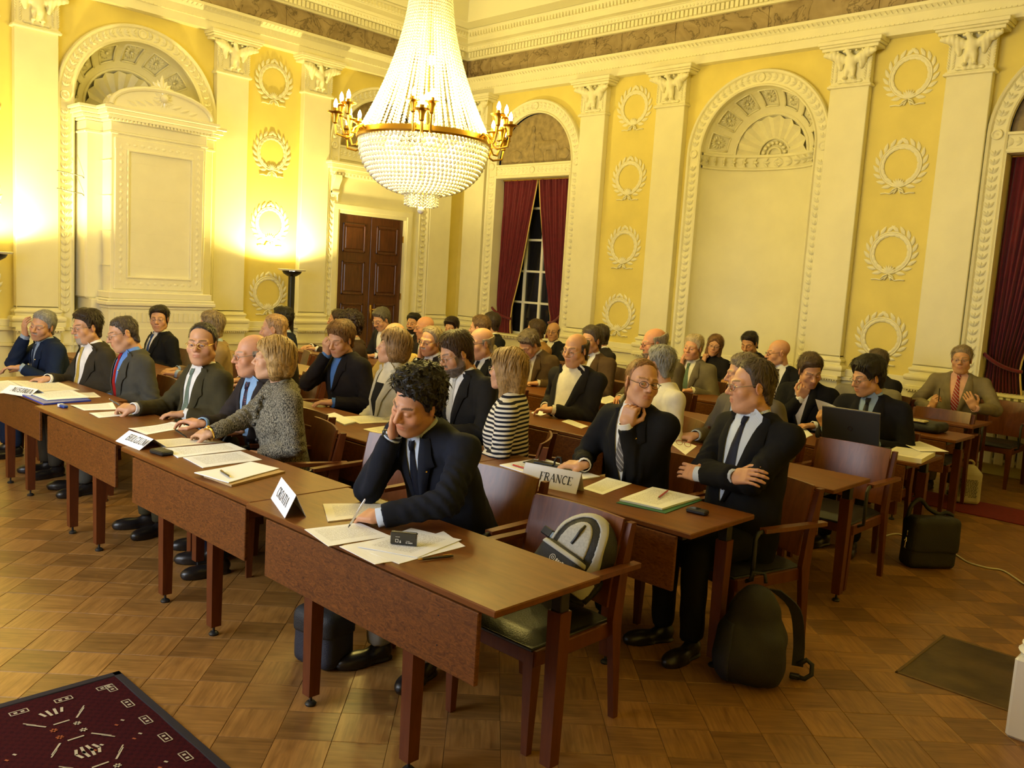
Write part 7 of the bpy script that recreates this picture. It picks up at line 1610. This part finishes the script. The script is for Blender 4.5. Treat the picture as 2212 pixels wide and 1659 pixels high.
# ================================================================== BAGS
M_nyl = mat('bag_nylon', (.010, .010, .011), .62, bump=(220, .35), var=(9, .2)); M_nylb = mat('bag_navy', (.012, .014, .026), .6, bump=(220, .35))
def sdf_part(name, fn, lo, hi, h, m, parent, T=None):
    V, F = surface_nets(fn, lo, hi, h)
    if T is not None: A_ = np.array(T); V = V@A_[:3, :3].T+A_[:3, 3]
    return link(name, np_mesh(name, V, F, m), parent)
def grey_backpack():
    r = empty('backpack', (-2.01, 2.50, .52), R(6), label='grey and black backpack leaning in the armchair at the front desk', cat='backpack')
    T = Matrix.Translation((-.06, .02, .0)) @ Matrix.Rotation(R(-33), 4, 'X') @ Matrix.Rotation(R(16), 4, 'Y') @ Matrix.Scale(.86, 4)
    def body(P):
        d = s_box(P, (0, 0, .16), (.155, .085, .16), .08); d = smin(d, s_ell(P, (0, -.01, .27), (.15, .085, .12)), .04); return d+.004*wob(P, 26, 3)
    B = ((-.2, -.17, -.02), (.2, .13, .42))
    grey = mat('bag_grey', (.42, .42, .40), .7, bump=(300, .2), var=(20, .06)); lt = mat('bag_mesh_grey', (.48, .47, .42), .75, bump=(500, .5), var=(120, .15))
    sdf_part('body', body, *B, .009, M_nyl, r, T)
    arch = lambda P, rx, rz, cz: np.sqrt((P[:, 0]/rx)**2+((P[:, 2]-cz)/rz)**2)-1
    sdf_part('grey_band', lambda P: np.maximum(body(P)-.006, np.maximum.reduce([arch(P, .150, .235, .16)*.1, -arch(P, .120, .20, .16)*.1, P[:, 1]-.005, .10-P[:, 2]])), *B, .006, grey, r, T)
    sdf_part('mesh_panel', lambda P: np.maximum(body(P)-.007, np.maximum.reduce([arch(P, .085, .165, .165)*.08, P[:, 1]+.02, .12-P[:, 2]])), *B, .006, lt, r, T)
    def pocket(P): return s_box(P, (-.01, -.095, .085), (.125, .045, .095), .04)+.003*wob(P, 30, 7)
    sdf_part('front_pocket', pocket, *B, .008, M_nyl, r, T)
    sdf_part('pocket_trim', lambda P: np.maximum(pocket(P)-.004, np.maximum.reduce([.145-P[:, 2], P[:, 2]-.168, P[:, 1]+.07])), *B, .006, grey, r, T)
    sdf_part('pocket_wing', lambda P: np.maximum(body(P)-.006, np.maximum.reduce([.085-P[:, 0], P[:, 2]-.12, .03-P[:, 2], P[:, 1]+.0])), *B, .007, grey, r, T)
    g = MB(); g.tube(smooth_path([T @ Vector(p) for p in ((.0, -.10, .31), (.004, -.115, .28), (.002, -.11, .24), (-.004, -.105, .21))]), .006, 7); g.obj('zip_pull', M_dark, r, True)
    g = MB(); g.bbox(-.215, -.155, -.06, -.03, .175, .215, .004, T); g.obj('strap_buckle', M_dark, r); g = MB(); g.bbox(-.158, -.128, -.06, -.032, .18, .21, .004, T); g.obj('strap_tab', mat('bag_blue_grey', (.22, .30, .42), .6), r)
    g = MB()
    for sx in (-.09, .09): g.tube(smooth_path([T @ Vector(p) for p in ((sx*.5, .07, .35), (sx, .11, .30), (sx*1.2, .115, .16), (sx*1.1, .09, .03))]), .016, 7)
    g.obj('shoulder_strap', M_nyl, r, True)
    # emblem and two printed lines on the pocket flap
    e = MB(); M_pr = mat('print_pale', (.62, .60, .56), .6); To = T @ Matrix.Translation((.03, -.1425, .098))
    e.lathe([(.013, 0), (.016, 0), (.016, .001), (.013, .001), (.013, 0)], 18, T=To @ Matrix.Translation((-.05, 0, .012)) @ Matrix.Rotation(R(90), 4, 'X'), cap=False); e.lathe([(.004, 0), (.0075, 0), (.0075, .001), (.004, .001), (.004, 0)], 14, T=To @ Matrix.Translation((-.05, 0, .012)) @ Matrix.Rotation(R(90), 4, 'X'), cap=False)
    for i in range(8): e.box(-.028+i*.0118, -.0195+i*.0118, -.001, .0005, .004+.002*(i % 2), .020-.002*(i % 3), To)
    for i, (a, b) in enumerate(((-.07, -.045), (-.038, .012), (.02, .045))): e.box(a, b, -.001, .0005, -.022, -.012, To)
    e.obj('printed_emblem', M_pr, r)
grey_backpack()
def black_backpack():
    r = empty('backpack', (-1.70, 3.46, 0), R(22), label='black backpack standing on the parquet beside the second-row desk leg', cat='backpack')
    def body(P):
        d = smin(s_box(P, (0, 0, .13), (.15, .105, .13), .07), s_ell(P, (0, .015, .27), (.115, .085, .17)), .06); d = smin(d, s_ell(P, (-.02, -.06, .12), (.12, .09, .10)), .04); return np.maximum(d+.006*wob(P, 24, 5)+.003*wob(P, 60, 2), .002-P[:, 2])
    sdf_part('body', body, (-.2, -.18, -.01), (.2, .16, .47), .009, M_nyl, r)
    sdf_part('side_panel', lambda P: np.maximum(body(P)-.005, np.maximum(P[:, 0]+.075, P[:, 2]-.27)), (-.22, -.18, -.01), (.0, .16, .3), .009, M_nylb, r)
    for sx in (.03, .12):
        g = MB(); P_ = smooth_path([(sx*.6, .07, .41), (sx*1.1+.03, .10, .33), (sx*1.2+.05, .13, .18), (sx*1.2+.055, .12, .06)], 4); rows = []
        for p in P_: rows.append([(p.x-.025, p.y, p.z), (p.x+.025, p.y+.004, p.z), (p.x+.025, p.y+.018, p.z), (p.x-.025, p.y+.014, p.z)])
        g.rings(rows); g.obj('shoulder_strap', M_nyl, r, True, 50)
    g = MB(); g.tube([(.20, .12, .07), (.235, .13, .095), (.26, .125, .08), (.262, .11, .04), (.235, .10, .018), (.20, .10, .02)], .011, 7); g.obj('strap_loop', M_nyl, r, True)
    g = MB(); g.bbox(.17, .215, .09, .12, .008, .03, .004); g.obj('buckle', M_dark, r); g = MB(); g.bbox(.06, .10, .10, .13, .002, .04, .004); g.obj('buckle', M_dark, r)
    g = MB(); g.tube([(-.04, .08, .43), (-.03, .10, .465), (.02, .105, .465), (.03, .085, .43)], .009, 7); g.obj('grab_handle', M_nyl, r, True)
black_backpack()
def messenger():
    r = empty('shoulder_bag', (-1.76, 5.98, 0), R(50), label='black shoulder bag with metal clasp standing on the floor at right', cat='bag')
    T = Matrix.Rotation(R(-7), 4, 'X'); body = lambda P: np.maximum(s_box(P, (0, 0, .165), (.165, .075, .165), .035)+.004*wob(P, 22, 4), .004-P[:, 2])
    sdf_part('body', body, (-.23, -.11, -.01), (.23, .11, .35), .011, M_nyl, r); sdf_part('flap', lambda P: np.maximum(s_box(P, (0, -.01, .20), (.17, .082, .145), .04)+.003*wob(P, 30, 2), np.maximum(-(P[:, 1]+.02)*-1 if False else P[:, 1]-.03, .12-P[:, 2])), (-.24, -.12, .1), (.24, .1, .38), .011, M_nyl, r)
    g = MB(); g.tube(smooth_path([(-.16, .02, .28), (-.14, .03, .39), (-.07, .05, .44), (.0, .05, .38), (.07, .04, .345), (.12, .03, .36), (.16, .02, .34)]), .014, 7); g.obj('strap', M_nyl, r, True)
    g = MB(); g.tube([(-.178, -.02, .20), (-.181, -.03, .175), (-.181, -.01, .175), (-.178, -.02, .20)], .0035, 6); g.tube([(-.180, -.02, .175), (-.182, -.02, .13)], .005, 7); g.tube([(-.180, -.035, .13), (-.181, -.02, .135), (-.180, -.005, .13)], .0035, 6); g.bbox(-.181, -.173, -.03, -.018, .215, .25, .003); g.obj('clasp', M_chrome, r, True, 40)
messenger()
def tote():
    r = empty('tote_bag', (-2.17, 8.24, .009), R(30), label='cream cotton bag with printed text standing on the red carpet', cat='bag'); mt = mat('cotton', (.50, .45, .32), .9, bump=(300, .3), var=(10, .1))
    body = lambda P: np.maximum(smin(s_box(P, (0, 0, .15), (.105, .07, .15), .04), s_ell(P, (0, 0, .30), (.07, .045, .05)), .03)+.005*wob(P*np.array([1, 1, .4]), 30, 6), .002-P[:, 2])
    sdf_part('body', body, (-.14, -.11, -.01), (.14, .11, .38), .010, mt, r)
    g = MB(); g.tube(smooth_path([(-.02, .0, .33), (-.035, -.01, .37), (.0, -.01, .385), (.03, 0, .36), (.015, 0, .33)]), .010, 6); g.obj('knot', mt, r, True)
    t = MB()
    rs = np.random.RandomState(3)
    for j in range(13):
        x = -.085
        while x < .06:
            w = rs.uniform(.008, .026)
            t.box(x, min(x+w, .065), -.0735, -.0705, .215-j*.0125, .221-j*.0125); x += w+.005
    t.obj('printed_text', mat('print_grey', (.08, .07, .06), .8), r, kind='stuff')
tote()
def small_bag():
    r = empty('shoulder_bag', (-3.02, 2.10, 0), R(10), label='dark blue bag on the floor under the front desk', cat='bag'); body = lambda P: np.maximum(s_box(P, (0, 0, .125), (.115, .085, .125), .04)+.005*wob(P, 28, 8), .003-P[:, 2])
    sdf_part('body', body, (-.15, -.12, -.01), (.15, .12, .28), .011, M_nylb, r); sdf_part('flap', lambda P: np.maximum(body(P)-.007, .15-P[:, 2]), (-.15, -.12, .1), (.15, .12, .28), .011, M_nyl, r)
    g = MB(); g.tube(smooth_path([(-.08, 0, .24), (-.05, .0, .30), (.05, 0, .30), (.08, 0, .24)]), .010, 7); g.obj('handle', M_nyl, r, True)
small_bag()
